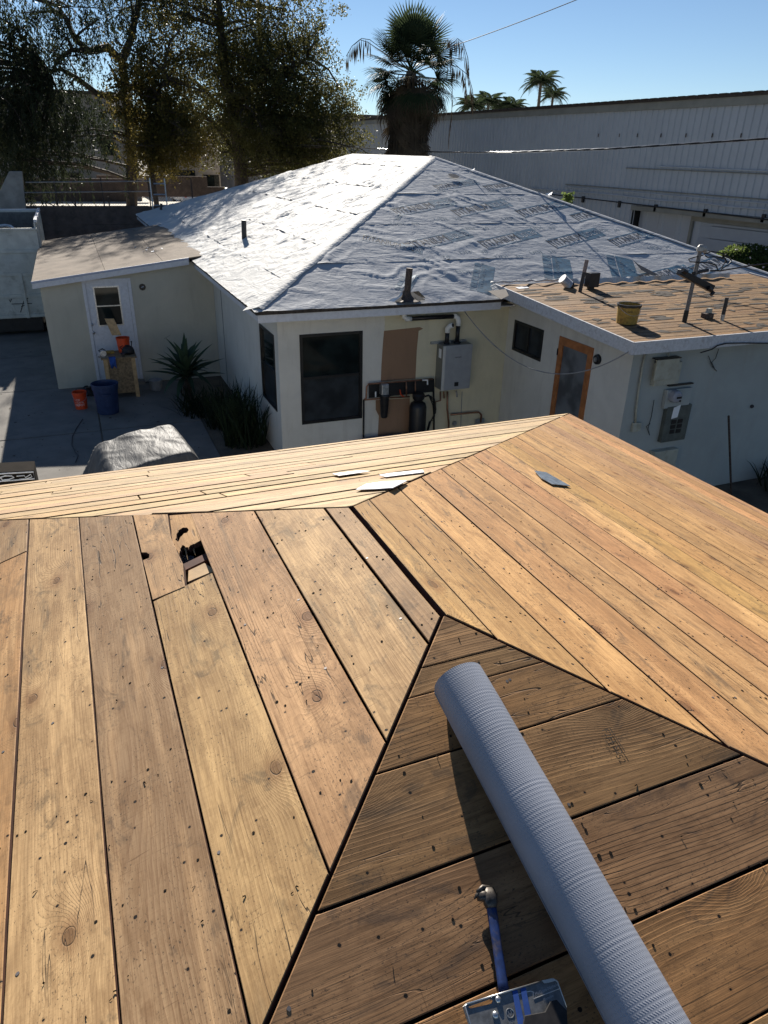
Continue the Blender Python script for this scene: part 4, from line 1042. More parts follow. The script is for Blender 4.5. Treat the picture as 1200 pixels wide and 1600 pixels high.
# brown glazed door
def door_x(x, y0, z0, y1, z1, parent):
    b = MB(); s = .13
    b.box((x-.02, y0, z0), (x+.04, y0+s, z1)); b.box((x-.02, y1-s, z0), (x+.04, y1, z1)); b.box((x-.02, y0+s, z1-s*1.1), (x+.04, y1-s, z1)); b.box((x-.02, y0+s, z0), (x+.04, y1-s, z0+.25))
    o = b.build('door', M['door_wood'], parent); o['label'] = 'brown wooden door with a tall grey glass pane'
    box('pane', (x+.005, y0+s, z0+.25), (x+.012, y1-s, z1-s*1.1), M['glass_door'], o)
    for zz in (z0+.3, z1-.35): box('hinge', (x-.03, y1-.012, zz), (x-.018, y1+.012, zz+.12), M['frame'], o)
door_x(VX, dy0, G+.05, dy1, dtop, house)
b = MB()
for _ in range(150):
    x = R.uniform(GX+.15, 13.6); y = R.uniform(GY+.12, GYB-.5); L_ = R.uniform(.05, .34); W_2 = R.uniform(.02, .10); n_ = 9; ph = R.uniform(0, 6)
    q = []
    for j in range(n_):
        a = 2*math.pi*j/n_; r_ = .55+.45*vnoise(np.array([ph+j*1.7]), np.array([ph]))[0]*1.6; q.append(Vector((x+L_*math.cos(a)*r_, y+W_2*math.sin(a)*r_, 0)))
    q = [Vector((p.x, min(max(p.y, GY+.03), GYB-.2), 0)) for p in q]; q = [Vector((max(p.x, GX+.05), p.y, gz(p.y)+.0035)) for p in q]
    b.prism(q, (0, 0, .002))
b.build('felt_remnants', simple('grey_brown_felt_residue', (.045, .036, .029), .95, var=.35, scale=12), house, kind='stuff')
# curled membrane edge along the deck, bright underside
crl = MB(); pts_ = []
for i in range(40):
    f = i/39; px = 768+f*112; py = 444.5-5*f+ (2 if i % 7 == 0 else 0)
    p = onG(px, 441-4*f+ .8*math.sin(i*.8), .06+.02*math.sin(i*.5)); pts_.append(p)
crl.tube(pts_, [.012+.014*vnoise(np.array([i*.35]), np.array([2.]))[0] for i in range(40)], 10); crl.build('curled_edge', M['membrane'], house, smooth=True)
b = MB(); n_ = 50
for i in range(n_+1):
    f = i/n_; px = 878+f*262; y_up = 436-9*f; y_lo = 445-12*f
    a = onG(px, y_up, .10+.015*math.sin(i*.9)); c = onG(px, y_lo+1.2*math.sin(i*1.3), .012); b.v += [tuple(a), tuple((a+c)/2+nG*.02), tuple(c)]
for i in range(n_):
    for q in range(2): b.f.append((i*3+q, i*3+q+1, i*3+q+4, i*3+q+3))
b.build('turned_edge', M['membrane'], house, smooth=True)
MB().prism([onG(762, 455, .02), onG(790, 452, .01), onG(795, 462, .01), onG(783, 468, .01)], (0, 0, .004)).build('felt_scrap', M['felt_edge'], house)
tag(MB().prism([onG(805, 449, .006), onG(822, 447.5, .006), onG(827, 450, .006), onG(811, 451.5, .006)], (0, 0, .003)).build('paper_scrap', M['paper']), 'small white rectangle lying on the wing deck beside its left edge', 'scrap')

# ------------------------------------------------------------------ lean-to shed beside the house
SY, SYB = 19.3, 28.2
shed = thing('lean_to_shed', 'small cream lean-to shed with brown flat roof and white door, left of the house', 'shed', (0, 0, 0))
def sz(x): return 2.10+(x+1.0)*.122
dL, dR_, dT = aty(133, 445, SY).x, aty(199, 441, SY).x, aty(165, 441, SY).z
def spoly(x0, x1, zb, zt_, y=SY):
    return [Vector((x0, y, zb)), Vector((x1, y, zb)), Vector((x1, y, zt_(x1))), Vector((x0, y, zt_(x0)))]
top_ = lambda x: sz(x)-.13
for x0, x1, zb in ((-.88, dL, G), (dR_, 3.195, G)):
    MB().prism(spoly(x0, x1, zb, top_), (0, .1, 0)).build('wall', M['stucco_shed'], shed)
MB().prism(spoly(dL, dR_, dT+.03, top_), (0, .1, 0)).build('wall', M['stucco_shed'], shed)
box('wall', (-.88, SY+.102, G), (-.78, SYB, sz(-.88)-.13), M['stucco_shed'], shed)
box('wall', (-.778, SYB-.1, G), (3.1, SYB, 1.9), M['stucco_shed'], shed)
for i, (x0, x1) in enumerate(((-1.03, .62), (.628, 2.0), (2.008, 3.15))):   # three lengths of roofing
    MB().prism([Vector((x0, SY-.16, sz(x0))), Vector((x1, SY-.16, sz(x1))), Vector((x1, SYB+.1, sz(x1))), Vector((x0, SYB+.1, sz(x0)))], (0, 0, -.022-.002*i)).build('roofing_sheet', M['roll_roof'], shed)
MB().prism([Vector((-1.04, SY-.185, sz(-1.04)+.004)), Vector((2.62, SY-.185, sz(2.62)+.004)), Vector((2.62, SY-.185, sz(2.62)-.045)), Vector((-1.04, SY-.185, sz(-1.04)-.045))], (0, .022, 0)).build('drip_edge', simple('blue_grey_drip_edge', (.33, .37, .47), .5, var=.06), shed)
MB().prism([Vector((-1.03, SY-.175, sz(-1.03)-.047)), Vector((2.62, SY-.175, sz(2.62)-.047)), Vector((2.62, SY-.175, sz(2.62)-.165)), Vector((-1.03, SY-.175, sz(-1.03)-.165))], (0, .022, 0)).build('fascia', M['trim'], shed)
box('fascia', (-1.03, SY-.15, sz(-1.03)-.165), (-1.008, SYB, sz(-1.03)-.03), M['trim'], shed)
# door with half window
b = MB(); fx0, fx1 = dL-.075, dR_+.075
b.box((fx0, SY-.02, G+.1), (dL, SY-.002, dT+.08)); b.box((dR_, SY-.02, G+.1), (fx1, SY-.002, dT+.08)); b.box((dL, SY-.02, dT), (dR_, SY-.002, dT+.08)); b.build('door_frame', M['trim'], shed)
g0, g1 = aty(144.5, 448, SY), aty(194, 508, SY)
b = MB(); b.box((dL+.004, SY+.004, G+.1), (g0.x, SY+.045, dT-.004)); b.box((g1.x, SY+.004, G+.1), (dR_-.004, SY+.045, dT-.004)); b.box((g0.x, SY+.004, G+.1), (g1.x, SY+.045, g1.z)); b.box((g0.x, SY+.004, g0.z), (g1.x, SY+.045, dT-.004))
sdoor = b.build('door', M['trim'], shed)
box('step', (dL-.1, SY-.25, G), (dR_+.1, SY-.021, G+.1), M['concrete'], shed)
b = MB(); e_ = .03
b.box((g0.x, SY-.004, g1.z), (g0.x+e_, SY+.02, g0.z)); b.box((g1.x-e_, SY-.004, g1.z), (g1.x, SY+.02, g0.z)); b.box((g0.x+e_, SY-.004, g1.z), (g1.x-e_, SY+.02, g1.z+e_)); b.box((g0.x+e_, SY-.004, g0.z-e_), (g1.x-e_, SY+.02, g0.z)); zm = aty(168, 478, SY).z; b.box((g0.x+e_, SY-.003, zm-.012), (g1.x-e_, SY+.02, zm+.012))
b.build('window_frame', M['grey_metal'], sdoor)
box('pane', (g0.x+e_, SY+.022, g1.z+e_), (g1.x-e_, SY+.026, g0.z-e_), M['glass'], sdoor)
for (px, py), r_ in (((146.5, 519.5), .032), ((144, 507), .028)):
    c = aty(px, py, SY); b = MB(); b.tube([c+Vector((0, .0, 0)), c+Vector((0, -.03, 0)), c+Vector((0, -.05, 0))], [r_*.7, r_*.6, r_], 14); b.build('knob', M['steel_bright'], sdoor, smooth=True)
c = aty(222.5, 448.5, SY); b = MB(); b.tube([c+Vector((0, .0, 0)), c+Vector((0, -.03, 0))], [.085, .08], 8); vo = b.build('wall_vent', M['black'], shed)
b = MB(); b.tube([c+Vector((-.03, -.033, -.01)), c+Vector((.03, -.036, .02))], .015, 8); b.build('vent_damper', M['grey_metal'], vo)
bw_ = MB(); 
for (px, py) in ((211, 388), (222, 387), (228, 391), (231, 388), (239, 389), (237, 394), (253, 390), (225, 394)):
    p = atp(px, py, Vector((0, 0, sz(0))), Vector((-.122, 0, 1)).normalized()); r_ = R.uniform(.03, .07)
    bw_.add([p+Vector((R.uniform(-1, 1)*r_, R.uniform(-1, 1)*r_, R.uniform(0, .8)*r_)) for _ in range(5)], [(0, 1, 2), (1, 2, 3), (2, 3, 4), (0, 2, 4), (0, 3, 4)])
tag(bw_.build('paper_litter', M['paper']), 'small white crumpled litter lying on the brown shed roof', 'litter', kind='stuff')
c = aty(261, 527, SY); tag(MB().tube([c+Vector((-.08, -.012, -.03)), c+Vector((-.02, -.015, .0)), c+Vector((.08, -.012, .05))], .006, 6).build('wall_crack_wire', M['cable_grey'], shed))

# ------------------------------------------------------------------ things round the shed door
def bucket(name, label, cat, loc, h, r0, r1, m, parent=None, rim=True, handle=True, tiltv=(0, 0, 0), fill=None, group=None):
    t = thing(name, label, cat, loc, rot=tiltv, group=group)
    b = MB(); pr_ = [(r0*.2, .0), (r0, 0), (r0+(r1-r0)*.5, h*.5), (r1*.985, h*.86), (r1*1.04, h*.865), (r1*1.04, h*.885), (r1, h*.89), (r1*1.0, h*.95), (r1*1.05, h*.955), (r1*1.05, h), (r1*.96, h), (r1*.95, h*.5), (r0*.95, .012), (.001, .012)]
    b.lathe([(0.001, 0)]+pr_, 28); b.build('body', m, t, smooth=False, bevel=0)
    if handle:
        pts = [Vector((r1*1.06*math.cos(a), -r1*1.06*math.sin(a)*.9-.0, h*.9-abs(math.sin(a))*h*.42)) for a in [math.pi*k/12 for k in range(13)]]
        MB().tube(pts, .0035, 6).build('handle', M['grey_metal'], t)
    if fill: MB().lathe([(.001, h*.8), (r1*.95, h*.8)], 24).build('contents', fill, t)
    return t
bk1 = bucket('bucket', 'orange bucket with white lettering standing on the ground left of the navy bin', 'bucket', atz(128, 640, G)+Vector((0, .12, 0)), .40, .13, .155, M['orange'])
def curved_text(b, s, size, r0, r1, h, zc, a0, fs=(1, 1)):
    v, f = text_mesh(s, size, fs); w = []
    for x, y in v:
        z = zc+y; r_ = r0+(r1-r0)*z/h+.003; a = a0+x/r_; w.append((r_*math.cos(a), r_*math.sin(a), z))
    b.add(w, f)
for bb, a0 in ((bk1, -1.75),):
    b = MB(); curved_text(b, 'THE', .05, .13, .155, .40, .24, a0-.2); curved_text(b, 'HOME', .07, .13, .155, .40, .18, a0); curved_text(b, 'DEPOT', .07, .13, .155, .40, .11, a0); b.build('lettering', M['white_print'], bb)
# navy bin
bc = atz(171, 649, G)+Vector((0, .22, 0)); bin_ = thing('rubbish_bin', 'tall round navy plastic bin without lid in front of the workbench', 'bin', bc)
b = MB(); b.lathe([(.001, 0), (.22, 0), (.245, .3), (.262, .56), (.285, .565), (.29, .66), (.30, .665), (.30, .70), (.285, .705), (.275, .66), (.235, .02), (.001, .02)], 40); b.build('body', M['blue_bin'], bin_)
for sgn in (-1, 1):
    b = MB(); a = -math.pi/2+.15*0+(0 if sgn < 0 else math.pi); c, s = math.cos(a), math.sin(a)
    b.tube([Vector((.285*c-.08*s*q, .285*s+.08*c*q, .50+.0*q)) + Vector((c, s, 0))*(.03 if abs(q) < 1 else 0) for q in (-1, -.9, .9, 1)], .014, 8); b.build('handle', M['blue_bin'], bin_)
# workbench
w0 = atz(165, 612, G); w1_ = atz(221, 617, G)
BX0, BX1, BYF, BYB, BZ = .26, .98, 18.02, 18.72, .42
bench = thing('workbench', 'worn wooden workbench with stained plywood front below the shed door', 'workbench', ((BX0+BX1)/2, (BYF+BYB)/2, G)); bi = Matrix.Translation(-bench.location)
def bb_(name, a, c, m): return MB().box(a, c).build(name, m, bench, mw=bi, bevel=.004)
bb_('bench_top', (BX0-.05, BYF-.03, BZ), (BX1+.04, BYB+.03, BZ+.035), M['bench'])
for x in (BX0, BX1-.09):
    for y in (BYF, BYB-.09): bb_('leg', (x, y, G), (x+.09, y+.09, BZ-.002), M['wood_new'])
bb_('front_panel', (BX0+.09, BYF+.02, G+.12), (BX1-.09, BYF+.04, BZ-.002), M['bench'])
bb_('side_panel', (BX1-.028, BYF+.092, G+.15), (BX1-.01, BYB-.092, BZ-.002), M['bench'])
bb_('shelf', (BX0+.02, BYF+.095, G+.15), (BX1-.03, BYB-.095, G+.17), M['bench'])
TOPB = BZ+.036
bk2 = bucket('bucket', 'orange bucket on the workbench with a board standing in it', 'bucket', (BX0+.52, BYB-.2, TOPB), .36, .13, .155, M['orange'], handle=False)
tag(MB().prism([aty(163.5, 498, BYB-.12), aty(178, 498, BYB-.12), aty(190, 524, BYB-.22), aty(175, 524, BYB-.22)], (0, .02, 0)).build('board_offcut', M['wood_new']), 'pale board offcut standing in the orange bucket on the bench', 'board')
t = thing('cordless_drill', 'dark cordless drill lying at the right of the bench top', 'drill', (BX0+.50, BYF+.15, TOPB))
MB().tube([(-.09, 0, .05), (-.05, 0, .055), (.05, 0, .055), (.07, 0, .055), (.12, 0, .055)], [.022, .03, .03, .018, .012], 12).build('motor_housing', M['black'], t)
MB().tube([(-.02, 0, .05), (-.035, -.06, .045), (-.04, -.1, .04)], [.02, .017, .022], 10).build('handle', M['blue_bin'], t)
MB().box((-.075, -.16, .01), (-.005, -.10, .07)).build('battery', M['black'], t, bevel=.006)
t = thing('tool_pouch', 'black and brown tool pouch heaped in the middle of the bench top', 'tool pouch', (BX0+.60, BYF+.32, TOPB))
b = MB(); b.lathe([(.001, 0), (.13, 0), (.15, .06), (.12, .15), (.06, .19), (.001, .17)], 14); b.build('bag', M['leather'], t, smooth=True)
MB().tube([(-.12, -.02, .1), (-.18, .02, .16), (-.08, .05, .2), (.05, .02, .19), (.13, -.02, .1)], .012, 8).build('strap', M['leather'], t)
MB().tube([(.08, .0, .12), (.10, .0, .25), (.10, .01, .30)], [.012, .012, .02], 8).build('tool_handle', M['black'], t)
t = thing('yellow_case', 'flat yellow case on the left half of the bench top', 'case', (BX0+.14, BYB-.22, TOPB))
MB().box((-.14, -.08, 0), (.14, .08, .055)).build('case_body', M['yellow'], t, bevel=.008); MB().tube([(-.05, -.085, .03), (-.04, -.11, .03), (.04, -.11, .03), (.05, -.085, .03)], .008, 8).build('handle', M['black'], t)
t = thing('blue_towel', 'blue cloth hanging over the front edge of the bench', 'cloth', (BX0+.20, BYF-.04, TOPB))
b = MB(); n_ = 10
for i in range(n_+1):
    x = -.075+.15*i/n_; w = .006*math.sin(i*1.7)
    b.v += [(x, .14, .008), (x, .0, .010+w*.3), (x*.96, -.012+w, -.02), (x*.92, -.014+w, -.12), (x*.86+.01, -.012+w, -.22-.03*math.sin(i*.8))]
for i in range(n_):
    for q in range(4): b.f.append((i*5+q, i*5+q+1, i*5+q+6, i*5+q+5))
o = b.build('cloth', M['blue_cloth'], t, smooth=True); sm = o.modifiers.new('s', 'SOLIDIFY'); sm.thickness = .003
t = thing('circular_saw', 'dark circular saw at the left end of the bench top', 'saw', (BX0+.02, BYF+.14, TOPB))
MB().lathe([(.001, -.015), (.07, -.015), (.08, 0), (.07, .015), (.001, .015)], 20).build('blade_guard', M['grey_metal'], t, mw=Matrix.Translation((0, 0, .085)) @ Matrix.Rotation(math.pi/2, 4, 'X'))
MB().tube([(0, .02, .09), (.0, .10, .09)], [.045, .035], 14).build('motor_housing', M['black'], t); MB().tube([(-.06, .03, .10), (-.09, .04, .15), (.0, .04, .19), (.06, .03, .15)], .014, 8).build('handle', M['black'], t); MB().box((-.12, -.06, 0), (.10, .07, .008)).build('base_plate', M['steel'], t)
# dark pile behind the bucket, extension cord
t = MB(); base_p = atz(118, 628, G)
for i in range(7): a = R.uniform(0, 6.3); t.tube([Vector((base_p.x+.3+R.uniform(-.28, .22), base_p.y+.45+R.uniform(-.1, .25), G+.02+R.uniform(0, .12))) for _ in range(4)], R.uniform(.04, .09), 8)
tag(t.build('rubber_hose_pile', M['black']), 'dark pile of black hose against the shed wall behind the orange bucket', 'hose')
pts = [atz(*p, G+.012) for p in ((129, 655), (120, 668), (113, 682), (112, 695), (117, 705), (122, 712), (118, 722))]
tag(MB().tube(pts, .008, 6).build('extension_cord', M['rubber']), 'thin dark extension cord running over the driveway from the orange bucket', 'cord')

# ------------------------------------------------------------------ agave and spiky plants in the bed
def blade(L, w, cup, droop, n=7):
    b = MB()
    for i in range(n+1):
        f = i/n; ww = w*(.55+1.6*f-2.15*f*f) if f < .96 else .002
        ww = max(ww, .0015); z = L*f*math.cos(droop*f); y = L*f*math.sin(droop*f)
        b.v += [(-ww, y-cup*ww, z), (0, y+cup*ww*.4, z), (ww, y-cup*ww, z)]
    for i in range(n):
        for q in range(2): b.f.append((i*3+q, i*3+q+1, i*3+q+4, i*3+q+3))
    return b.mesh('leaf', True)
ag_me = [blade(.86, .085, .5, .35), blade(.78, .08, .5, .75), blade(.92, .08, .4, .2)]
for me in ag_me: me.materials.append(M['leaf_agave'])
ac = atz(292, 640, G)
ac = Vector((2.05, 17.3, G))
ag = thing('agave_plant', 'large grey green agave rosette in the bed by the corner of shed and house', 'agave', ac)
MB().tube([(0, 0, 0), (.02, .01, .3), (0, 0, .62)], [.10, .085, .10], 10).build('stem', M['bark'], ag)
for i in range(44):
    az = i*2.39996; el = .05+1.25*((i/44)**1.2)+R.uniform(-.08, .08)
    mw_ = Matrix.Translation((0, 0, .56+.10*(1-i/44))) @ Matrix.Rotation(az, 4, 'Z') @ Matrix.Rotation(-el, 4, 'X') @ Matrix.Scale(R.uniform(.85, 1.15), 4)
    link('leaf', R.choice(ag_me), None, ag, mw=mw_)
dead = blade(.5, .04, .3, 1.1); dead.materials.append(M['leaf_dead'])
for i in range(14):
    mw_ = Matrix.Translation((0, 0, .45)) @ Matrix.Rotation(i*1.9, 4, 'Z') @ Matrix.Rotation(-R.uniform(1.5, 2.4), 4, 'X') @ Matrix.Scale(R.uniform(.6, 1.1), 4)
    link('dry_leaf', dead, None, ag, mw=mw_)
def clump(name, label, cat, c, n, rad, L, m, lean=.5):
    b = MB()
    for _ in range(n):
        a = R.uniform(0, 6.3); r_ = rad*math.sqrt(R.random()); p = Vector((r_*math.cos(a), r_*math.sin(a)*1., 0)); l = L*R.uniform(.6, 1.1)
        d = Vector((R.gauss(0, lean*.5), R.gauss(0, lean*.5), 1)).normalized(); s_ = d.orthogonal().normalized()*R.uniform(.010, .018); s_.rotate(Matrix.Rotation(R.uniform(0, 6.3), 3, d))
        dr = Vector((d.x, d.y, 0))*l*.25
        b.add([p-s_, p+s_, p+d*l*.5+s_*.9, p+d*l*.8+dr*.5+s_*.5, p+d*l+dr-UP*l*.05, p+d*l*.8+dr*.5-s_*.5, p+d*l*.5-s_*.9], [(0, 1, 2, 6), (6, 2, 3, 5), (5, 3, 4)])
    o = b.build(name, m); o.location = c; return tag(o, label, cat)
clump('iris_clump', 'dark spiky leaved clump against the house side wall, nearest to the near roof', 'plant', (2.72, 14.0, G), 230, .42, 1.25, M['leaf_iris'])
clump('iris_clump', 'dark spiky leaved clump between the agave and the other spiky clump', 'plant', (2.62, 15.3, G), 230, .5, 1.0, M['leaf_iris'])
clump('iris_clump', 'low dark leafy clump on the near side of the agave', 'plant', (2.2, 16.3, G), 190, .5, .6, M['leaf_iris'], .9)
clump('weed_clump', 'weeds at the foot of the wing wall at the right edge', 'plant', (11.9, 8.3, G), 170, .7, .55, M['leaf_iris'], .8)
ground('planting_bed', [(2.12, 12.8), (3.19, 12.8), (3.19, 19.2), (2.12, 19.2)], G+.004, M['earth'])
pt = atz(255, 592, G+.3)
tag(MB().lathe([(.001, 0), (.13, 0), (.17, .26), (.16, .27), (.001, .2)], 20, (1.42, 18.5, G)).build('plant_pot', M['cable_grey']), 'grey plant pot half hidden behind the agave leaves', 'pot')

# ------------------------------------------------------------------ heap under a grey tarpaulin
tc = Vector((.60, 11.85, G)); nx_, ny_ = 70, 60; b = MB()
c0_, c1_ = 1.05, .95
for j in range(ny_+1):
    for i in range(nx_+1):
        u = -1+2*i/nx_; v = -1+2*j/ny_
        x = u*1.16; y = v*1.15
        e = max(abs(u), abs(v)); top = .90+.14*math.cos(u*1.4-.3)*math.cos(v*1.2-.4)+.05*math.sin(x*2.2+y)
        k_ = min(1, max(0, (e-.52)/.46)); k_ = k_*k_*(3-2*k_)
        z = top*(1-k_)+0.0*k_
        x *= 1-.12*(1-k_)*0; fold = vnoise(np.array([x*3.1+y*2.2+3]), np.array([y*1.1-x*1.6]))[0]-.5
        fold2 = 1-abs(2*vnoise(np.array([x*2.2-y*1.1+9]), np.array([y*4.3+x*2.4]))[0]-1)
        z += (.05*fold+.018*(fold2**3))*(1-k_*.5); sidef = .07*math.sin((x if abs(v) > abs(u) else y)*16+3*fold)*k_
        x += (u/ max(e, .01))*sidef*.6; y += (v/max(e, .01))*sidef*.6
        b.v.append((x, y, max(.01, z)))
for j in range(ny_):
    for i in range(nx_): a = j*(nx_+1)+i; b.f.append((a, a+1, a+nx_+2, a+nx_+1))
o = b.build('tarpaulin', M['tarp'], smooth=True); o.location = tc+Vector((0, 0, 0)); o.rotation_euler = (0, 0, .12)
tag(o, 'bulky load covered by a creased grey tarpaulin just beyond the near eave', 'tarpaulin')
# dark case with white outlined panels at the far left
rk = thing('black_equipment_case', 'black case with white raised outlines peeking over the eave at the left edge', 'case', (0, 0, 0))
RY = 9.3
q = [aty(*p, RY) for p in ((-30, 755), (-30, 740), (53, 735.5), (56, 752))]
MB().prism([q[0]-UP*1.9, q[3]-UP*1.9, q[2], q[1]], (0, .35, 0)).build('case_body', M['scrap_matte'], rk, bevel=.01)
b = MB()
def outl(L, r_=.006): b.tube([aty(*p, RY-.006) for p in L], r_, 6)
outl([(-28, 742), (52, 737.5), (54, 748), (-26, 754)], .009)
outl([(0, 746), (8, 743.5), (18, 743.5), (22, 746), (14, 749), (4, 750), (0, 746)], .008); outl([(26, 744), (38, 743), (40, 746), (48, 741), (50, 745), (42, 748), (30, 749)], .007)
b.build('white_outline', M['paper'], rk)

# ------------------------------------------------------------------ roll-off dumpster
dm = thing('roll_off_dumpster', 'large dull white ribbed steel dumpster behind the shed at the left edge', 'dumpster', (-2.2, 26, G)); di = Matrix.Translation(-dm.location)
DZ0, DZ1, DX1, DXL, DY0, DY1 = .0, 2.70, -.98, -3.6, 26., 31.5
def dbx(name, a, c, m=M['dump'], bv=.006): return MB().box(a, c).build(name, m, dm, mw=di, bevel=bv)
dbx('front_wall', (DXL, DY0, DZ0), (DX1, DY0+.05, DZ1-.07)); dbx('side_wall', (DX1-.05, DY0+.052, DZ0), (DX1, DY1, DZ1+.15)); dbx('side_wall', (DXL, DY0+.052, DZ0), (DXL+.05, DY1, DZ1+.15)); dbx('back_wall', (DXL+.052, DY1-.05, DZ0), (DX1-.052, DY1, DZ1+.15)); dbx('floor', (DXL+.052, DY0+.052, DZ0), (DX1-.052, DY1-.052, DZ0+.06))
dbx('inner_lining', (DXL+.053, DY1-.075, DZ0+.07), (DX1-.053, DY1-.052, DZ1+.1), M['dump_in']); dbx('inner_lining', (DX1-.075, DY0+.06, DZ0+.07), (DX1-.052, DY1-.08, DZ1+.1), M['dump_in'])
dbx('top_rail', (DXL, DY0-.05, DZ1-.068), (DX1+.02, DY0+.07, DZ1)); dbx('top_rail', (DX1-.04, DY0+.072, DZ1+.152), (DX1+.05, DY1, DZ1+.24), M['trim']); dbx('top_rail', (DXL, DY1-.04, DZ1+.152), (DX1-.042, DY1+.04, DZ1+.21), M['trim'])
for zz in (1.98, 1.30, .64, .02): dbx('rib', (DXL, DY0-.045, zz), (DX1+.0, DY0-.002, zz+.10))
for x in (DXL+.3, -1.72): dbx('post', (x, DY0-.07, DZ0), (x+.09, DY0-.047, 1.4))
for k in range(7): dbx('side_rib', (DX1+.002, DY0+.3+k*.75, DZ0), (DX1+.05, DY0+.38+k*.75, DZ1+.14))
dbx('skid', (DXL+.3, DY0+.1, G+.12), (DX1-.3, DY1-.2, -.002), M['black'])
for y in (DY0+.5, DY1-.6):
    for x in (DXL+.3, DX1-.35):
        o = MB().tube([(x, y, G+.14), (x+.12, y, G+.14)], .14, 16).build('roller', M['black'], dm, mw=di)
b = MB()
for L in (((32, 488), (38, 468), (44, 466)), ((18, 475), (50, 474)), ((33, 479), (41, 476), (42, 484)), ((42, 468), (43, 485)), ((14, 468), (16, 472), (18, 467))):
    b.tube([aty(*p, DY0-.004) for p in L], .012, 5)
b.build('spray_mark', M['rubber'], dm, mw=di)
tag(MB().tube([aty(0, 353, 31), aty(8, 352, 31), aty(17, 353.5, 31), aty(22, 357.5, 30.9)], .05, 6).build('tarp_roll', M['paper']), 'white rolled cover lying along the back rim of the dumpster', 'cover')

# ------------------------------------------------------------------ back walls, channel bank, fence
def wall_thing(name, label, x0, x1, y, z0, z1, m, th=.2, cat='wall', block=None):
    t = thing(name, label, cat, (x0, y, z0))
    if not block: MB().box((0, 0, 0), (x1-x0, th, z1-z0)).build('wall_face', m, t, bevel=.01)
    else:
        nz_ = int(round((z1-z0)/block[1])); me = MB().box((.006, 0, .006), (block[0]-.006, th, block[1]-.006)).mesh('panel')
        for j in range(nz_):
            x = -(j % 2)*block[0]/2
            while x < x1-x0: link('panel', me, m, t, mw=Matrix.Translation((x, R.uniform(-.004, .004), j*block[1]))); x += block[0]
        MB().box((0, .03, 0), (x1-x0, th-.02, z1-z0-.01)).build('core', m, t)
    return t
wall_thing('block_wall', 'long dark brown wall behind the dumpster and shed', -16, 3.6, 38, G, 2.63, M['wall_dark'], block=(2.2, .79))
ground('raised_bank', [(-60, 38.2), (60, 38.2), (60, 49), (-60, 49)], 2.22, M['bank'])
MB().box((-60, 38.22, G), (60, 38.4, 2.2)).build('bank_face', M['wall_dark'], None, kind='structure')
wall_thing('block_wall', 'second brown wall beyond the bright strip of ground', -30, 3.2, 49, 2.2, 3.46, M['wall_dark'], block=(2.4, .63))
wall_thing('block_wall', 'short brown wall further back on the right of the second one', 3.3, 9.2, 55, 2.2, 3.5, M['wall_dark'], block=(2.4, .65))
ground('far_ground', [(-200, 49.3), (200, 49.3), (200, 160), (-200, 160)], .95, M['bank'])
wp = [aty(*p, 36.8) for p in ((6, 322), (20, 290), (30, 265), (36, 322))]
t = thing('concrete_pier', 'pale concrete pier with slanting side at the left edge in front of the bank', 'pier', wp[0])
MB().prism([p-wp[0] for p in (wp[0]-UP*1.2, wp[3]-UP*1.2, aty(34, 268, 36.8), aty(14, 268, 36.8), aty(-12, 322, 36.8))], (0, .6, 0)).build('pier_body', M['wall_grey'], t, bevel=.02)
# chain link fence
fe = thing('chain_link_fence', 'rusty chain link fence with thin posts standing on the dark wall', 'fence', (0, 38.1, 2.6))
fi = Matrix.Translation((0, -38.1, -2.6))
ztf = aty(160, 277, 38.1).z
for px in (87, 115, 160, 168, 207, 233, 300, 30): 
    x = aty(px, 300, 38.1).x; hgt = ztf if px not in (115, 168, 207) else ztf-.8
    MB().tube([(x, 38.1, 2.55), (x, 38.1, hgt)], .03, 8).build('post', M['old_pipe'], fe, mw=fi)
for pa, pb in (((40, 285), (235, 283)), ((36, 301), (235, 299))):
    MB().tube([aty(*pa, 38.08), aty(*pb, 38.08)], .022, 6).build('rail', M['grey_metal'], fe, mw=fi)
for L in (((0, 286), (88, 323)), ((105, 305), (118, 322)), ((200, 300), (207, 322))):
    MB().tube([aty(*p, 38.06) for p in L], .022, 6).build('brace', M['old_pipe'], fe, mw=fi)
b = MB(); z0_, z1_ = 2.62, ztf-.05; x = -5.0
while x < 5.2:
    for sg in (1, -1):
        a = Vector((x, 38.1, z0_)); c = Vector((x+sg*(z1_-z0_), 38.1, z1_)); s_ = Vector((0, 0, .004)); b.add([a-s_, a+s_, c+s_, c-s_], [(0, 1, 2, 3)])
    x += .12
b.build('chain_mesh', M['old_pipe'], fe, kind='stuff', mw=fi)
# ladder behind the house corner
LY = 35.4; la = thing('ladder', 'aluminium ladder leaning on the back corner of the membrane roof', 'ladder', (0, LY, G)); li = Matrix.Translation((0, -LY, -G))
A0, A1 = aty(240, 335, LY), aty(240, 278, LY+.0); B0, B1 = aty(262.5, 335, LY), aty(262.5, 279, LY)
for a, c in ((A0, A1), (B0, B1)): beam('side_rail', Vector((a.x, LY+.01, G)), Vector((a.x, LY, c.z)), .05, .03, M['grey_metal'], la).matrix_basis = li
for py in (287, 304, 321, 338, 355): 
    a = aty(240, py, LY); MB().tube([(a.x, LY, a.z), (B0.x, LY, a.z)], .03, 8).build('rung', M['grey_metal'], la, mw=li)

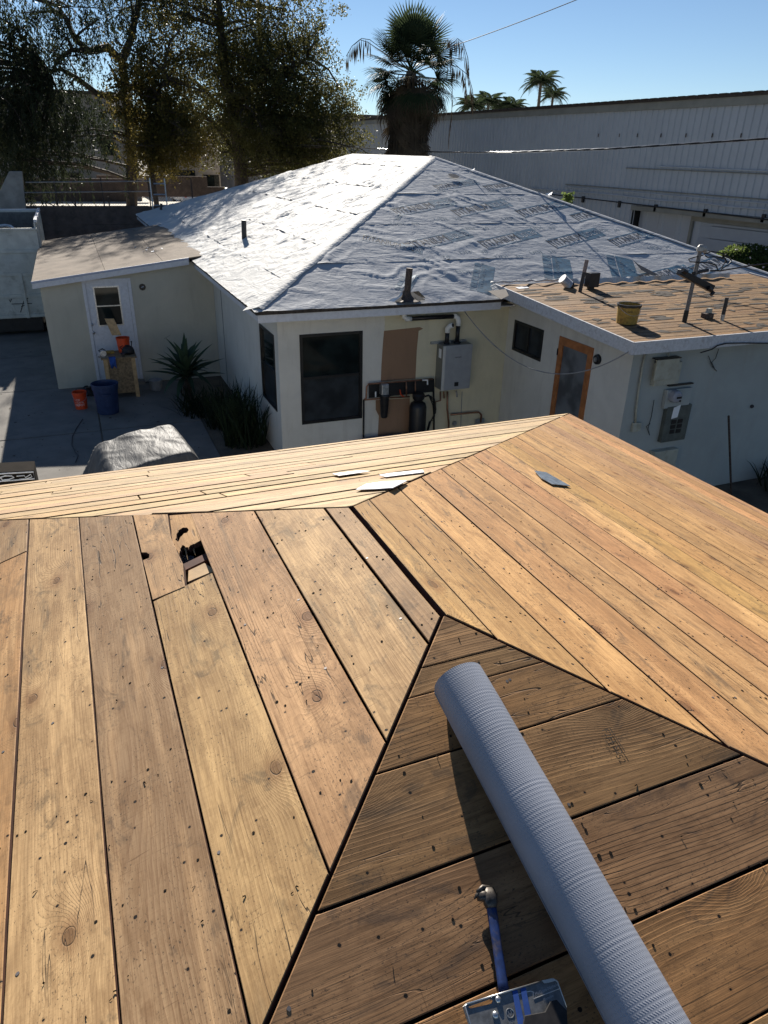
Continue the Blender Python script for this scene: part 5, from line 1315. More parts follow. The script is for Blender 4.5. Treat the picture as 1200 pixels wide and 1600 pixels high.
# ------------------------------------------------------------------ far buildings, cars
def far_building(name, label, x0, x1, y0, y1, z0, z1, m, wins=(), roof=None, cat='building'):
    z0 -= 1.4
    t = thing(name, label, cat, (x0, y0, z0))
    MB().box((0, 0, 0), (x1-x0, y1-y0, z1-z0)).build('wall', m, t)
    MB().box((-.2, -.2, z1-z0+.002), (x1-x0+.2, y1-y0+.2, z1-z0+.25)).build('roof_edge', roof or M['felt_edge'], t)
    for wx, wz, w, h in wins:
        o = MB().box((wx, -.05, wz), (wx+w, -.002, wz+h)).build('window', M['frame'], t); MB().box((wx+.08, -.06, wz+.08), (wx+w-.08, -.052, wz+h-.08)).build('pane', M['glass'], o)
    return t
far_building('warehouse', 'tan warehouse beyond the channel behind the drooping trees', -9, 6.5, 74, 90, 2.2, 9.2, M['far_wall'], [(1.5, 1., 1.4, 1.8), (5, .6, 1.2, 2.2), (9, .8, 1.6, 1.6), (12.5, 3.8, 1.2, 1.2), (4, 4.2, 2, 1)])
far_building('warehouse', 'low grey building with dark openings beyond the parked cars', 9.5, 16, 82, 92, 2.2, 7.0, M['wall_grey'], [(.8, .0, 2.4, 2.6), (4., .4, 1.6, 1.8)])
far_building('warehouse', 'pale ivy stained building at the right of the parked cars', 14.5, 28, 66, 78, 2.2, 8.0, M['far_wall'], [(6, 1, 1.6, 1.6)])
far_building('warehouse', 'dark building closing the view at the far left', -30, -10.5, 66, 80, 2.2, 8.4, M['wall_dark'], [(6, 1, 1.6, 1.6), (14, 1, 2, 1.6)])
def car(label, c, rz, L, W, H, suv=True):
    t = thing('parked_car', label, 'car', c, rz, group='cars parked beyond the channel')
    h0, h1 = .28*H, .56*H
    prof = [(-L/2, h0), (-L/2, h1), (-L*.46, h1+.03), (-L*.42, H*.92), (-L*.36, H), (L*.10, H), (L*.24, h1+.06), (L*.46, h1-.04), (L/2, h1-.2), (L/2, h0)]
    MB().prism([Vector((x, -W/2, z)) for x, z in prof], (0, W, 0)).build('body', M['car_white'], t, bevel=.05)
    for s in (-1, 1):
        q = [(-L*.39, h1+.04), (-L*.35, H*.93), (L*.09, H*.93), (L*.20, h1+.06)]
        MB().prism([Vector((x, s*(W/2+.004), z)) for x, z in q], (0, s*.006, 0)).build('side_window', M['car_glass'], t)
        for x in (-L*.3, L*.31):
            w = MB().tube([(x, s*(W/2-.2), .33), (x, s*(W/2+.012), .33)], .33, 18).build('wheel', M['black'], t); MB().tube([(x, s*(W/2+.014), .33), (x, s*(W/2+.022), .33)], .19, 14).build('rim', M['grey_metal'], w)
    MB().prism([Vector((-L*.457, -W*.42, h1+.06)), Vector((-L*.457, W*.42, h1+.06)), Vector((-L*.425, W*.38, H*.9)), Vector((-L*.425, -W*.38, H*.9))], (-.02, 0, 0)).build('rear_window', M['car_glass'], t)
    MB().prism([Vector((L*.235, -W*.42, h1+.09)), Vector((L*.235, W*.42, h1+.09)), Vector((L*.115, W*.38, H*.95)), Vector((L*.115, -W*.38, H*.95))], (.03, 0, .02)).build('windscreen', M['car_glass'], t)
    for s in (-1, 1): MB().box((-L/2-.01, s*W*.36-.1, h1-.16), (-L/2-.002, s*W*.36+.1, h1-.02)).build('tail_light', M['orange'], t)
p = aty(290, 283, 70); car('white boxy car with dark rear window parked left of the tree trunk', (p.x, 70, .72), math.pi/2+.1, 4.6, 1.9, 1.75)
p = aty(336, 296, 57); car('silver white car just showing above the membrane roof edge', (p.x, 57, 1.28), math.pi/2-.25, 4.4, 1.8, 1.45)

# ------------------------------------------------------------------ long metal clad building on the right
BX = 20.0; mb_ = thing('metal_clad_building', 'long blue grey ribbed metal building closing the view on the right', 'building', (BX, 0, G)); mi = Matrix.Translation((-BX, 0, -G))
def ztop(y): return 6.80+(y-14)*(7.21-6.80)/37
hdz = 3.36; HY0, HY1 = 8., atx(990, 335, BX).y; DY_ = atx(1075, 350, BX).y
yy = 8.
pw = .915
def panel(y, w, z0, z1a, z1b):
    """metal sheet with three raised ribs, facing -x"""
    prof = []; n = 3; rb = w/n
    for k in range(n):
        a = k*rb; prof += [(a, 0), (a+rb*.62, 0), (a+rb*.69, .042), (a+rb*.89, .042), (a+rb*.96, 0)]
    prof.append((w, 0)); b = MB()
    for q, d in prof: b.v += [(BX-d, y+q, z0), (BX-d, y+q, z1a+(z1b-z1a)*q/w)]
    for i in range(len(prof)-1): b.f.append((2*i, 2*i+2, 2*i+3, 2*i+1))
    return b.build('siding_panel', M['siding'], mb_, mw=mi)
while yy < 56:
    z0 = hdz+.12 if yy < HY1-.3 else G
    panel(yy, pw-.004, z0, ztop(yy)-.26, ztop(yy+pw)-.26)
    if yy < HY1-.3 and yy+pw > DY_: 
        b = MB(); prof = [(0, .0), (.5, 0), (.55, -.03), (.72, -.03), (.78, 0), (pw-.004, 0)]
        for q, d in prof: b.v += [(BX+.28+d, yy+q, G), (BX+.28+d, yy+q, hdz-.05)]
        for i in range(len(prof)-1): b.f.append((2*i, 2*i+2, 2*i+3, 2*i+1))
        b.build('siding_panel', M['siding'], mb_, mw=mi)
    yy += pw
MB().prism([Vector((BX-.10, 8, ztop(8)-.27)), Vector((BX-.10, 56, ztop(56)-.27)), Vector((BX-.10, 56, ztop(56)-.03)), Vector((BX-.10, 8, ztop(8)-.03))], (.12, 0, 0)).build('eave_trim', M['siding_trim'], mb_, mw=mi)
MB().prism([Vector((BX-.16, 8, ztop(8)-.028)), Vector((BX-.16, 56, ztop(56)-.028)), Vector((BX-.16, 56, ztop(56)+.05)), Vector((BX-.16, 8, ztop(8)+.05))], (.5, 0, 0)).build('roof_edge', M['felt_edge'], mb_, mw=mi)
b = MB(); y = 8.
while y < 56: b.box((BX-.22, y, ztop(y)+.052), (BX+.3, y+.30, ztop(y)+.085)); y += .46
b.build('roof_ribs', M['felt_edge'], mb_, kind='stuff', mw=mi)
MB().prism([Vector((BX+.36, 8, ztop(8)+.04)), Vector((BX+.36, 56, ztop(56)+.04)), Vector((BX+14, 56, ztop(56)+.9)), Vector((BX+14, 8, ztop(8)+.9))], (0, 0, -.1)).build('roof', M['siding_trim'], mb_, mw=mi)
MB().box((BX+.4, 8, G), (BX+22, 56, 6.4)).build('building_body', M['siding'], mb_, mw=mi)
MB().box((BX-.10, HY0, hdz-.05), (BX+.38, HY1+.1, hdz+.11)).build('door_header', M['siding_trim'], mb_, mw=mi)
MB().box((BX-.0, HY1, G), (BX+.38, HY1+.1, hdz-.052)).build('recess_side', M['frame'], mb_, mw=mi)
b = MB(); b.box((BX+.2, DY_, G), (BX+.36, DY_+.12, hdz-.052)); b.box((BX+.2, HY0, hdz-.22), (BX+.27, DY_-.002, hdz-.054)); b.build('door_frame', M['siding_trim'], mb_, mw=mi)
z = G
while z < hdz-.25: MB().box((BX+.27, HY0, z), (BX+.33, DY_-.003, min(z+.385, hdz-.23))).build('rollup_slat', M['door_grey'], mb_, mw=mi, bevel=.012); z += .40
for pa, pb, r_, m in (((884, 288), (1200, 312), .022, 'siding_trim'), ((882, 291.5), (1200, 318), .022, 'siding'), ((978, 262.5), (1200, 272), .018, 'siding_trim'), ((1028, 260), (1200, 267.5), .022, 'siding'), ((840, 296), (1200, 340), .0, 'x')):
    if r_: MB().tube([atx(pa[0], pa[1], BX-.07), atx(pb[0], pb[1], BX-.07)], r_, 6).build('conduit', M[m], mb_, mw=mi)
L = [atx(*p, BX-.10) for p in ((820, 290), (880, 300), (911, 312), (968, 319), (1024, 326), (1102, 334), (1193, 343), (1215, 345))]
MB().tube([atx(855, 303, BX-.12), atx(1210, 344.5, BX-.12)], .022, 6).build('cable', M['rubber'], mb_, mw=mi)
MB().tube([atx(830, 294, BX-.08), atx(965, 305, BX-.08), atx(990, 308, BX-.08), atx(1040, 314, BX-.08), atx(1090, 316, BX-.1), atx(1140, 323, BX-.1), atx(1210, 328, BX-.08)], .028, 6).build('cable', M['siding'], mb_, mw=mi)
for px, py in ((911, 311.5), (968, 319), (1024.5, 325), (1102, 332.5), (1193, 341)):
    c = atx(px, py, BX-.06); MB().box((BX-.10, c.y-.06, c.z-.12), (BX-.037, c.y+.06, c.z+.12)).build('cable_bracket', M['rubber'], mb_, mw=mi)
for px in (996, 1033, 1072, 1113, 1158, 935, 968):
    c = atx(px, 211, BX-.04); MB().box((BX-.05, c.y-.02, c.z-.07), (BX-.037, c.y+.02, c.z+.05)).build('rust_streak', M['old_pipe'], mb_, mw=mi)

# ------------------------------------------------------------------ water heater, filter and softener on the cream wall
HY = WYc-.30
hA, hB = aty(693, 541, HY), aty(733, 606, HY)
wh = thing('water_heater', 'silver grey tankless water heater mounted on the cream wall with two black flue pipes', 'water heater', (hA.x, HY, hB.z)); wi = Matrix.Translation(-Vector(wh.location))
MB().box((hA.x, HY+.012, hB.z), (hB.x, WYc-.003, hA.z)).build('casing', simple('heater_grey_side', (.20, .20, .18), .45, metal=.3, var=.1), wh, mw=wi, bevel=.01)
MB().box((hA.x-.005, HY-.012, hB.z-.005), (hB.x+.005, HY+.010, hA.z+.005)).build('front_cover', M['heater'], wh, mw=wi, bevel=.012)
MB().box((hA.x-.008, HY-.018, hB.z-.0), (hA.x+.05, HY-.0125, hA.z)).build('pale_edge', M['heater_side'], wh, mw=wi, bevel=.002)
c = aty(713, 600, HY-.014); MB().box((c.x-.045, HY-.018, c.z-.045), (c.x+.045, HY-.0125, c.z+.04)).build('display', M['black'], wh, mw=wi)
c = aty(716, 558, HY-.014)
v, f = text_mesh('navien', .06); b = MB(); put2d(b, v, f, Vector((c.x, HY-.0128, c.z)), Vector((1, 0, 0)), UP, Vector()); b.build('lettering', M['black'], wh, mw=wi)
c = aty(683, 553, HY+.1); MB().box((hA.x-.004, HY+.07, c.z-.09), (hA.x-.001, HY+.18, c.z+.09)).build('rating_label', M['paper'], wh, mw=wi)
b = MB(); zt_ = hA.z
p1, p2 = aty(703.5, 516, HY+.12), aty(697.5, 521, HY+.12)
x1 = aty(714, 535, HY+.16).x; x2 = aty(698, 535, HY+.16).x; zz1 = aty(716, 508, HY+.16).z; zz2 = aty(698, 519, HY+.16).z
yp = HY+.16
b.tube([(x1, yp, zt_), (x1, yp, zt_+.03)], .075, 16); b.tube([(x2, yp, zt_), (x2, yp, zt_+.03)], .06, 16)
b.tube([(x1, yp, zt_), (x1, yp, zz1)], .042, 16); b.tube([(x2, yp, zt_), (x2, yp, zz2)], .042, 16)
b.build('flue_pipe', M['black'], wh, smooth=True, mw=wi)
zz3 = aty(690, 495.5, yp).z
b = MB(); el_ = [(x1, yp, zz1-.01), (x1, yp, zz1+.07), (x1-.02, yp, zz3-.03), (x1-.07, yp, zz3), (x1-.12, yp, zz3)]
b.tube(el_, .05, 16); b.tube([(x2, yp, zz2-.01), (x2, yp, zz2+.07), (x2+.03, yp-.05, zz2+.13), (x2+.06, yp-.10, zz2+.15)], .05, 16)
xl = aty(640, 497, yp).x; zl = aty(640, 498, yp).z
b.tube([(xl+.03, yp, zl), (xl-.06, yp, zl), (xl-.11, yp, zl+.04), (xl-.13, yp, zl+.12), (xl-.13, yp, zl+.24)], .05, 16)
b.build('pvc_elbow', M['pvc'], wh, smooth=True, mw=wi)
MB().tube([(x1-.11, yp, zz3), (xl+.02, yp, zl)], .043, 16).build('flue_pipe', M['black'], wh, smooth=True, mw=wi)
MB().tube([(x2+.055, yp-.095, zz2+.148), (x2+.065, yp-.108, zz2+.153)], .036, 14).build('vent_screen', M['black'], wh, mw=wi)
MB().box((aty(672, 534, WYc).x, WYc-.04, aty(672, 536, WYc).z-.02), (aty(728, 530, WYc).x, WYc-.004, aty(672, 536, WYc).z+.03)).build('bracket', M['grey_metal'], wh, mw=wi)
b = MB(); Yp = WYc-.10
def W(px, py, y=Yp): return aty(px, py, y)
b.tube([W(699, 612), W(699, 640), W(701, 660), W(701, 690)], .022, 8); b.tube([W(704, 648), W(748, 644), W(752, 648), W(751, 660)], .022, 8); b.tube([W(688, 612), W(688, 626), W(680, 628), W(680, 646)], .018, 8); b.tube([W(693, 612), W(694, 622)], .018, 8)
b.build('service_pipe', M['copper'], wh, mw=wi, smooth=True)
b = MB(); b.tube([W(713, 611), W(714, 620)], .02, 8); b.tube([W(722, 612, Yp+.04), W(720, 660, Yp+.04), W(718, 700, Yp+.04)], .008, 6); b.build('drain_pipe', M['cable_grey'], wh, mw=wi)
tag(MB().box(tuple(W(743, 656)), tuple(W(757, 661)+Vector((0, .03, 0)))).build('gas_valve', M['grey_metal'], bevel=.004), 'grey gas valve on the pipe end right of the water heater', 'valve')
c = W(709.5, 661, WYc-.02); tag(MB().tube([c, c-Vector((0, .04, 0))], [.05, .045], 12).build('wall_spout', M['grey_metal']), 'round grey spout on the wall below the water heater', 'spout')
# filter on a black board
YF = WYc-.05
fb = thing('water_filter', 'dark water filter canister hung from a black board on the brown wall patch', 'filter', W(602, 630, YF)); fbi = Matrix.Translation(-Vector(fb.location))
q = [W(577, 601, YF), W(678, 592, YF), W(678, 612, YF), W(577, 622, YF)]
MB().prism(q, (0, .03, 0)).build('mounting_board', M['black'], fb, mw=fbi)
b = MB(); b.tube([W(569, 625, YF-.06), W(572, 622, YF-.06), W(573, 604, YF-.06), W(576, 600, YF-.06), W(640, 595, YF-.06), W(676, 592, YF-.06)], .018, 8); b.tube([W(569, 625, YF-.06), W(600, 622, YF-.06), W(640, 620, YF-.06)], .016, 8); b.tube([W(635, 597, YF-.06), W(635, 619, YF-.06)], .016, 8); b.tube([W(649, 596, YF-.06), W(649, 617, YF-.06)], .014, 8)
b.build('copper_line', M['copper'], fb, mw=fbi, smooth=True)
c0 = W(601, 617, YF-.14); c1 = W(602, 652, YF-.14); b = MB(); Lh = c0.z-c1.z
b.lathe([(.001, 0), (.06, 0), (.07, .03), (.085, Lh*.7), (.09, Lh*.92), (.105, Lh*.93), (.105, Lh), (.001, Lh)], 20, tuple(Vector((c0.x, c0.y, c1.z)))); b.build('canister', M['black'], fb, mw=fbi, smooth=False)
q0, q1 = W(595, 600, YF-.1), W(606, 616, YF-.1); MB().box((q0.x, YF-.16, q1.z), (q1.x, YF-.02, q0.z)).build('filter_head', M['grey_metal'], fb, mw=fbi, bevel=.015)
MB().tube([W(587, 612, YF-.09), W(587, 620, YF-.09)], .016, 8).build('white_fitting', M['pvc'], fb, mw=fbi); MB().tube([W(660, 594, YF-.12), W(668, 594, YF-.12), W(668, 601, YF-.12)], .016, 8).build('white_fitting', M['pvc'], fb, mw=fbi)
MB().tube([W(625, 609, YF-.09), W(626, 616, YF-.09), W(631, 620, YF-.09)], .012, 6).build('red_valve_handle', M['orange'], fb, mw=fbi)
# softener tank
c = aty(653, 640, WYc-.22); tk = thing('softener_tank', 'black water softener tank with a control head standing against the wall', 'water tank', (c.x, WYc-.22, G))
Ht = aty(653, 627, WYc-.22).z-G
MB().lathe([(.001, 0), (.17, 0), (.175, .05), (.175, Ht-.12), (.15, Ht-.04), (.08, Ht), (.001, Ht)], 28).build('tank', M['black'], tk, smooth=True)
MB().lathe([(.07, 0), (.09, .02), (.12, .06), (.13, .13), (.11, .16), (.001, .17)], 18, (0, 0, Ht+.002)).build('control_head', M['black'], tk, smooth=False)
for k in range(4):
    p0 = Vector((.12, -.02+.02*k, Ht+.08)); MB().tube([p0, p0+Vector((.12, .0, .02)), p0+Vector((.24, .02, -.06-.05*k)), p0+Vector((.30, .04, -.3-.08*k)), p0+Vector((.22, .1, -.6)), p0+Vector((.16, .12, -.9))], .010, 6).build('hose', M['rubber'], tk, smooth=True)
b = MB(); b.tube([aty(677, 592, WYc-.03), aty(678, 640, WYc-.03), aty(678, 700, WYc-.03)], .02, 8); b.build('downpipe', M['rubber'], tk, mw=Matrix.Translation(-Vector(tk.location)))
tag(MB().box((aty(567.5, 620, WY-.02).x, WY-.035, G), (aty(569.5, 620, WY-.02).x, WY-.002, aty(568, 624, WY).z)).build('drain_conduit', M['rubber']), 'thin dark vertical conduit between the tall window and the brown patch', 'conduit')
tag(MB().box((aty(575, 690, 12.2).x, 12.1, G), (aty(640, 690, 12.2).x, 12.6, aty(600, 688, 12.3).z)).build('storage_box', M['blue_bin'], bevel=.03), 'dark blue box on the ground below the filter, hidden by the near eave', 'box')

# ------------------------------------------------------------------ electrical things on the wing wall
def Wv(px, py, d=.0): return aty(px, py, VY-.003-d)
def wbox(name, label, cat, pa, pb, depth, m, bev=.01, parent=None):
    a, c = Wv(*pa), Wv(*pb); o = MB().box((min(a.x, c.x), VY-.004-depth, min(a.z, c.z)), (max(a.x, c.x), VY-.004, max(a.z, c.z))).build(name, m, parent, bevel=bev)
    return tag(o, label, cat) if label else o
t = thing('junction_box', 'ivory junction box with raised lid high on the wing wall', 'electrical box', (0, 0, 0))
wbox('box_body', None, None, (1022, 566), (1053, 597), .10, M['ivory'], parent=t); 
a, c = aty(1028, 563, VY-.14), aty(1057, 592, VY-.14); MB().box((a.x, VY-.135, c.z), (c.x, VY-.106, a.z)).build('lid', M['ivory'], t, bevel=.008)
MB().box((a.x-.01, VY-.15, a.z+.002), (c.x+.01, VY-.02, a.z+.016)).build('rain_cap', M['black'], t)
MB().tube([Wv(1045, 552, .04), Wv(1044, 562, .04)], .012, 6).build('conduit', M['ivory'], t)
t = thing('electric_meter', 'round glass electric meter above a dark grey breaker panel on the wing wall', 'electric meter', (0, 0, 0))
wbox('socket_box', None, None, (1038, 608), (1071, 632), .08, M['stucco_pale'], parent=t)
c = Wv(1052, 618, .08); b = MB(); b.tube([c, c-Vector((0, .07, 0)), c-Vector((0, .10, 0)), c-Vector((0, .125, 0))], [.11, .105, .10, .07], 24); b.build('meter_glass', simple('meter_dome', (.28, .29, .33), .2, var=.1), t, smooth=False)
c2 = c-Vector((-.01, .128, 0)); MB().box((c2.x-.05, c2.y-.006, c2.z-.02), (c2.x+.05, c2.y-.0, c2.z+.015)).build('meter_dial', M['black'], t); MB().tube([c2+Vector((.03, -.002, -.06)), c2+Vector((.03, -.012, -.06))], .018, 10).build('seal', M['black'], t)
a, c_ = Wv(1038, 634), Wv(1064, 684); pz = MB().box((a.x, VY-.09, c_.z), (c_.x, VY-.005, a.z)).build('panel_door', simple('dark_green_grey_panel', (.085, .095, .085), .5, var=.2), t, bevel=.006)
for k in (-1, 1):
    xc = (a.x+c_.x)/2+k*.07; zc = c_.z+(a.z-c_.z)*.42
    for j in range(3): MB().box((xc-.05, VY-.10, zc-.12+j*.09), (xc+.05, VY-.091, zc-.05+j*.09)).build('breaker_window', M['black'], t)
MB().prism([Vector((a.x+.13, VY-.094, a.z-.02)), Vector((a.x+.27, VY-.094, a.z+.02)), Vector((a.x+.25, VY-.094, a.z-.20)), Vector((a.x+.12, VY-.094, a.z-.22))], (0, -.004, 0)).build('paper_tag', M['paper'], t)
MB().box((Wv(1042, 602).x, VY-.06, Wv(1042, 602).z-.01), (Wv(1080, 598).x, VY-.004, Wv(1042, 602).z+.012)).build('rain_lip', M['frame'], t)
t = thing('wall_conduit', 'ivory conduit running down the wing wall corner to a small outlet box', 'conduit', (0, 0, 0))
MB().tube([Wv(1008.5, 553, .03), Wv(1003, 580, .03), Wv(998, 610, .03), Wv(994, 640, .03), Wv(993, 661, .03)], .019, 10).build('pipe', M['ivory'], t, smooth=True); wbox('outlet_box', None, None, (987, 660), (997, 672), .06, M['ivory'], parent=t)
wbox('utility_box', 'small pale box on the wing wall just above the near roof edge', 'electrical box', (1016, 703), (1044, 740), .12, M['ivory'])
tag(MB().tube([aty(1138.5, 650, VY-.5), aty(1143, 782, VY-.35)], .019, 10).build('leaning_pole', M['old_pipe']), 'thin grey brown pole standing upright against the wing wall', 'pole')
tag(MB().tube([Wv(1175, 635, .0), Wv(1175, 635, .03)], .035, 8).build('wall_hole_cover', M['black']), 'small dark oval fitting on the wing wall right of the pole', 'fitting')
c = atx(933, 561.5, VX-.02); t = thing('door_light', 'small round dark fitting on the wing wall beside the brown door', 'light', c)
MB().tube([(.02, 0, 0), (-.02, 0, 0), (-.03, 0, 0)], [.09, .085, .06], 16).build('housing', M['black'], t); MB().tube([(-.031, 0, 0), (-.045, 0, 0)], .04, 12).build('lens', M['grey_metal'], t)
for L, lab in (([(1123, 545), (1118, 560), (1112, 566), (1117, 577), (1120, 580), (1113, 572), (1107, 556)], 'looped loose black wire hanging below the wing fascia'),
               ([(1022, 625), (1018, 650), (1013, 668), (1015, 680), (1010, 666), (1016, 662)], 'thin wire drooping on the wall left of the breaker panel')):
    tag(MB().tube([Wv(*p, .03) for p in L], .006, 5).build('hanging_wire', M['rubber']), lab, 'wire')
tag(MB().tube([aty(*p, GY-.04) for p in ((1095, 551), (1112, 546), (1121, 540), (1135, 536.5), (1160, 536), (1215, 536.5))], .011, 6).build('fascia_cable', M['rubber']), 'black cable clipped along the fascia of the wing at the right edge', 'cable')
# cable sagging across the courtyard
p0 = aty(724, 484, KY+.2); p1 = Vector((GX-.02, GY+.05, gz(GY)-.15)); L = []
for i in range(25):
    f = i/24; L.append(p0.lerp(p1, f)-UP*(.78*4*f*(1-f)*(.82+.18*f)))
tag(MB().tube(L, .009, 6).build('sagging_cable', M['cable_grey']), 'thin grey cable sagging from the house eave to the corner of the wing', 'cable')

# ------------------------------------------------------------------ things on the wing deck
t = thing('deck_vent_pipe', 'black vent pipe with square dark box beside it on the wing deck', 'vent pipe', onG(906, 456))
c = onG(904, 456); top = aty(915, 406, c.y)-c
MB().tube([(0, 0, -.02), tuple(top*.5), tuple(top)], .036, 12).build('pipe', M['dark_pipe'], t); MB().tube([tuple(top*.62), tuple(top)], .038, 12).build('faded_top', simple('faded_pipe_top', (.22, .18, .17), .7, var=.4, scale=60), t)
c = onG(922, 452)-onG(904, 456); MB().box((c.x-.10, c.y-.05, .05), (c.x+.13, c.y+.12, .32)).build('dark_box', M['black'], t, bevel=.008); MB().box((c.x-.05, c.y-.02, -.02), (c.x+.05, c.y+.08, .05)).build('stand', M['black'], t)
c = onG(893, 449); t = thing('turbine_vent', 'silver finned flexible duct end lying on the deck edge beside the black pipe', 'duct', c)
b = MB(); d_ = Vector((-.7, .1, .55)).normalized(); pts = [d_*(.05+.018*i) for i in range(14)]; b.tube(pts, [.075+(.018 if i % 2 else 0) for i in range(14)], 14); b.build('fins', simple('crinkled_foil', (.5, .5, .5), .35, metal=.6, var=.1), t)
MB().tube([(0.02, 0, .04), tuple(d_*.06)], [.07, .08], 12).build('collar', M['dark_pipe'], t)
yb = bucket('tar_bucket', 'dirty yellow bucket with tar caked rim standing on the wing deck', 'bucket', onG(986, 508)+Vector((.0, .12, .012)), .30, .165, .185, M['yellow'], fill=simple('grey_water', (.16, .17, .19), .25))
b = MB(); n_ = 60
for i in range(n_):
    a = 2*math.pi*i/n_; dl = .02+.03*vnoise(np.array([i*.55]), np.array([1.]))[0]; r_ = .198
    b.v += [(r_*math.cos(a), r_*math.sin(a), .308), (r_*math.cos(a), r_*math.sin(a), .305-dl), (.175*math.cos(a), .175*math.sin(a), .309)]
for i in range(n_):
    j = (i+1) % n_; b.f += [(i*3, i*3+1, j*3+1, j*3), (i*3+2, i*3, j*3, j*3+2)]
b.build('tar_rim', M['tar'], yb)
MB().add([(-.07, -.02, .26), (0, -.05, .27), (.03, .02, .265), (-.04, .04, .26)], [(0, 1, 2, 3)]).build('green_rag', M['plastic_green'], yb)
v, f = text_mesh('5 GAL', .045); b = MB(); b.add([(.188*math.cos(-2.2+x/.17), .188*math.sin(-2.2+x/.17), .21+y) for x, y in v], f); b.build('lettering', M['tar'], yb)
c = onG(1069, 503); ms = thing('service_mast', 'tall grey service mast with weatherhead and black lamp bar on the wing deck', 'mast', c)
tp = aty(1094, 392, c.y)-c
MB().tube([(0, 0, -.02), tuple(tp*.5), tuple(tp)], .033, 12).build('mast_pipe', simple('weathered_mast', (.16, .15, .145), .55, metal=.4, var=.3, scale=50), ms)
MB().tube([(0, 0, -.0), tuple(tp*.17)], .040, 12).build('boot', M['tar'], ms)
b = MB(); b.lathe([(.001, .10), (.03, .095), (.055, .06), (.06, .0), (.03, -.02), (.001, -.02)], 14); b.tube([(0, 0, .04), (.06, -.02, .03), (.10, -.03, -.01)], [.045, .05, .04], 12); b.build('weatherhead', simple('pale_cast_cap', (.34, .33, .31), .55, metal=.3), ms, mw=Matrix.Translation(tp))
m1, m2 = aty(1061, 424, c.y)-c, aty(1112, 450, c.y)-c; md = (m2-m1).normalized(); b = MB()
ms_ = md.cross(Vector((0, 1, 0))).normalized()
b.prism([m1-ms_*.05-Vector((0, .06, 0)), m2-ms_*.07-Vector((0, .06, 0)), m2+ms_*.05-Vector((0, .06, 0)), m1+ms_*.04-Vector((0, .06, 0))], (0, .11, 0)); b.build('lamp_bar', M['black'], ms, bevel=.012)
b = MB(); b.tube([tuple(m1+Vector((-.0, -.07, .03))), tuple(m1+Vector((.10, -.07, -.01)))], .035, 8); b.tube([tuple(m2+Vector((-.08, -.08, -.02))), tuple(m2+Vector((-.16, -.08, .02)))], .04, 8); b.tube([tuple(m2+Vector((-.02, -.08, -.05))), tuple(m2+Vector((-.07, -.08, -.10)))], .03, 8); b.build('lamp_head', M['black'], ms)
m3, m4 = aty(1083, 428, c.y)-c, aty(1106, 422, c.y)-c; MB().tube([tuple(m3), tuple((m3+m4)/2+UP*.01), tuple(m4)], [.035, .03, .028], 10).build('clamp', M['black'], ms)
b = MB(); k0 = tp+Vector((.09, -.03, .0))
for L in ([(1100, 397), (1112, 393), (1125, 395), (1137, 401), (1143, 407), (1138, 414), (1128, 420), (1125, 424)], [(1101, 399), (1106, 402), (1120, 401), (1133, 404), (1136, 411)], [(1098, 399), (1085, 402), (1076, 405), (1078, 409), (1095, 410), (1110, 411), (1119, 415), (1122, 423)], [(1128, 401), (1134, 404), (1134, 408), (1127, 419)]):
    b.tube([aty(*p, c.y-.02*i)-c for i, p in enumerate(L)], .010, 6)
b.build('loose_conductor', M['rubber'], ms)
L = [aty(1110, 423, c.y)-c, aty(1126, 423, c.y)-c, aty(1150, 419, c.y+.4)-c, aty(1175, 414.5, c.y+1)-c, aty(1205, 411, c.y+1.8)-c, aty(1300, 399, c.y+4)-c]
MB().tube(L, .014, 6).build('service_drop', M['rubber'], ms)
c = onG(1128, 500); t = thing('deck_vent_pipe', 'short grey vent pipe nearest to the right edge of the wing deck', 'vent pipe', c); tp = aty(1136, 465, c.y)-c
MB().tube([(0, 0, -.02), tuple(tp)], .032, 12).build('pipe', M['dark_pipe'], t); MB().tube([(0, 0, -.01), tuple(tp*.25)], .034, 12).build('pale_base', M['grey_metal'], t)
c = onG(1105, 497); t = thing('metal_flashing_box', 'small pale metal flue stub with rusty base on the wing deck', 'flue', c)
MB().box((-.09, -.06, 0), (.08, .07, .085)).build('rusty_base', M['old_pipe'], t, bevel=.006); MB().prism([Vector((-.04, -.03, .087)), Vector((.055, -.03, .087)), Vector((.05, -.03, .165)), Vector((-.02, -.03, .165))], (0, .07, 0)).build('stub', M['ivory'], t, bevel=.004)

# ------------------------------------------------------------------ overhead wires and pole
def wire(name, label, P_, r, m, sag=0):
    L = []
    for (a, c) in zip(P_, P_[1:]):
        for i in range(12): f = i/12; L.append(a.lerp(c, f)-UP*sag*4*f*(1-f))
    L.append(P_[-1]); return tag(MB().tube(L, r, 6).build(name, m), label, 'cable')
wire('overhead_cable', 'thick bundled black and silver cable crossing in front of the metal building', [aty(470, 226, 42), aty(590, 232.5, 36), aty(650, 236.5, 31.5), aty(700, 237.8, 24), aty(800, 238, 18.5), aty(950, 233, 15.5), aty(1240, 214, 12)], .020, M['rubber'])
b = MB(); rng = [(590, 232.5, 36), (650, 236.5, 31.5), (700, 237.8, 24), (800, 238, 18.5), (950, 233, 15.5), (1240, 214, 12)]
for k in range(4):
    L = []
    for (a, c_) in zip(rng, rng[1:]):
        A_, C_ = aty(*a), aty(*c_)
        for i in range(40):
            f = i/40; q_ = A_.lerp(C_, f); th_ = (q_.y*4+k*1.57); L.append(q_+Vector((0, math.cos(th_)*.022, math.sin(th_)*.022)))
    b.tube(L, .007, 5)
tag(b.build('lashing_wire', M['grey_metal']), 'silver strands lashed round the thick overhead cable', 'cable')
wire('overhead_wire', 'single thin wire rising to the top right behind the fan palm', [aty(690, 78, 40), aty(905, -2, 34)], .018, M['rubber'], .05)
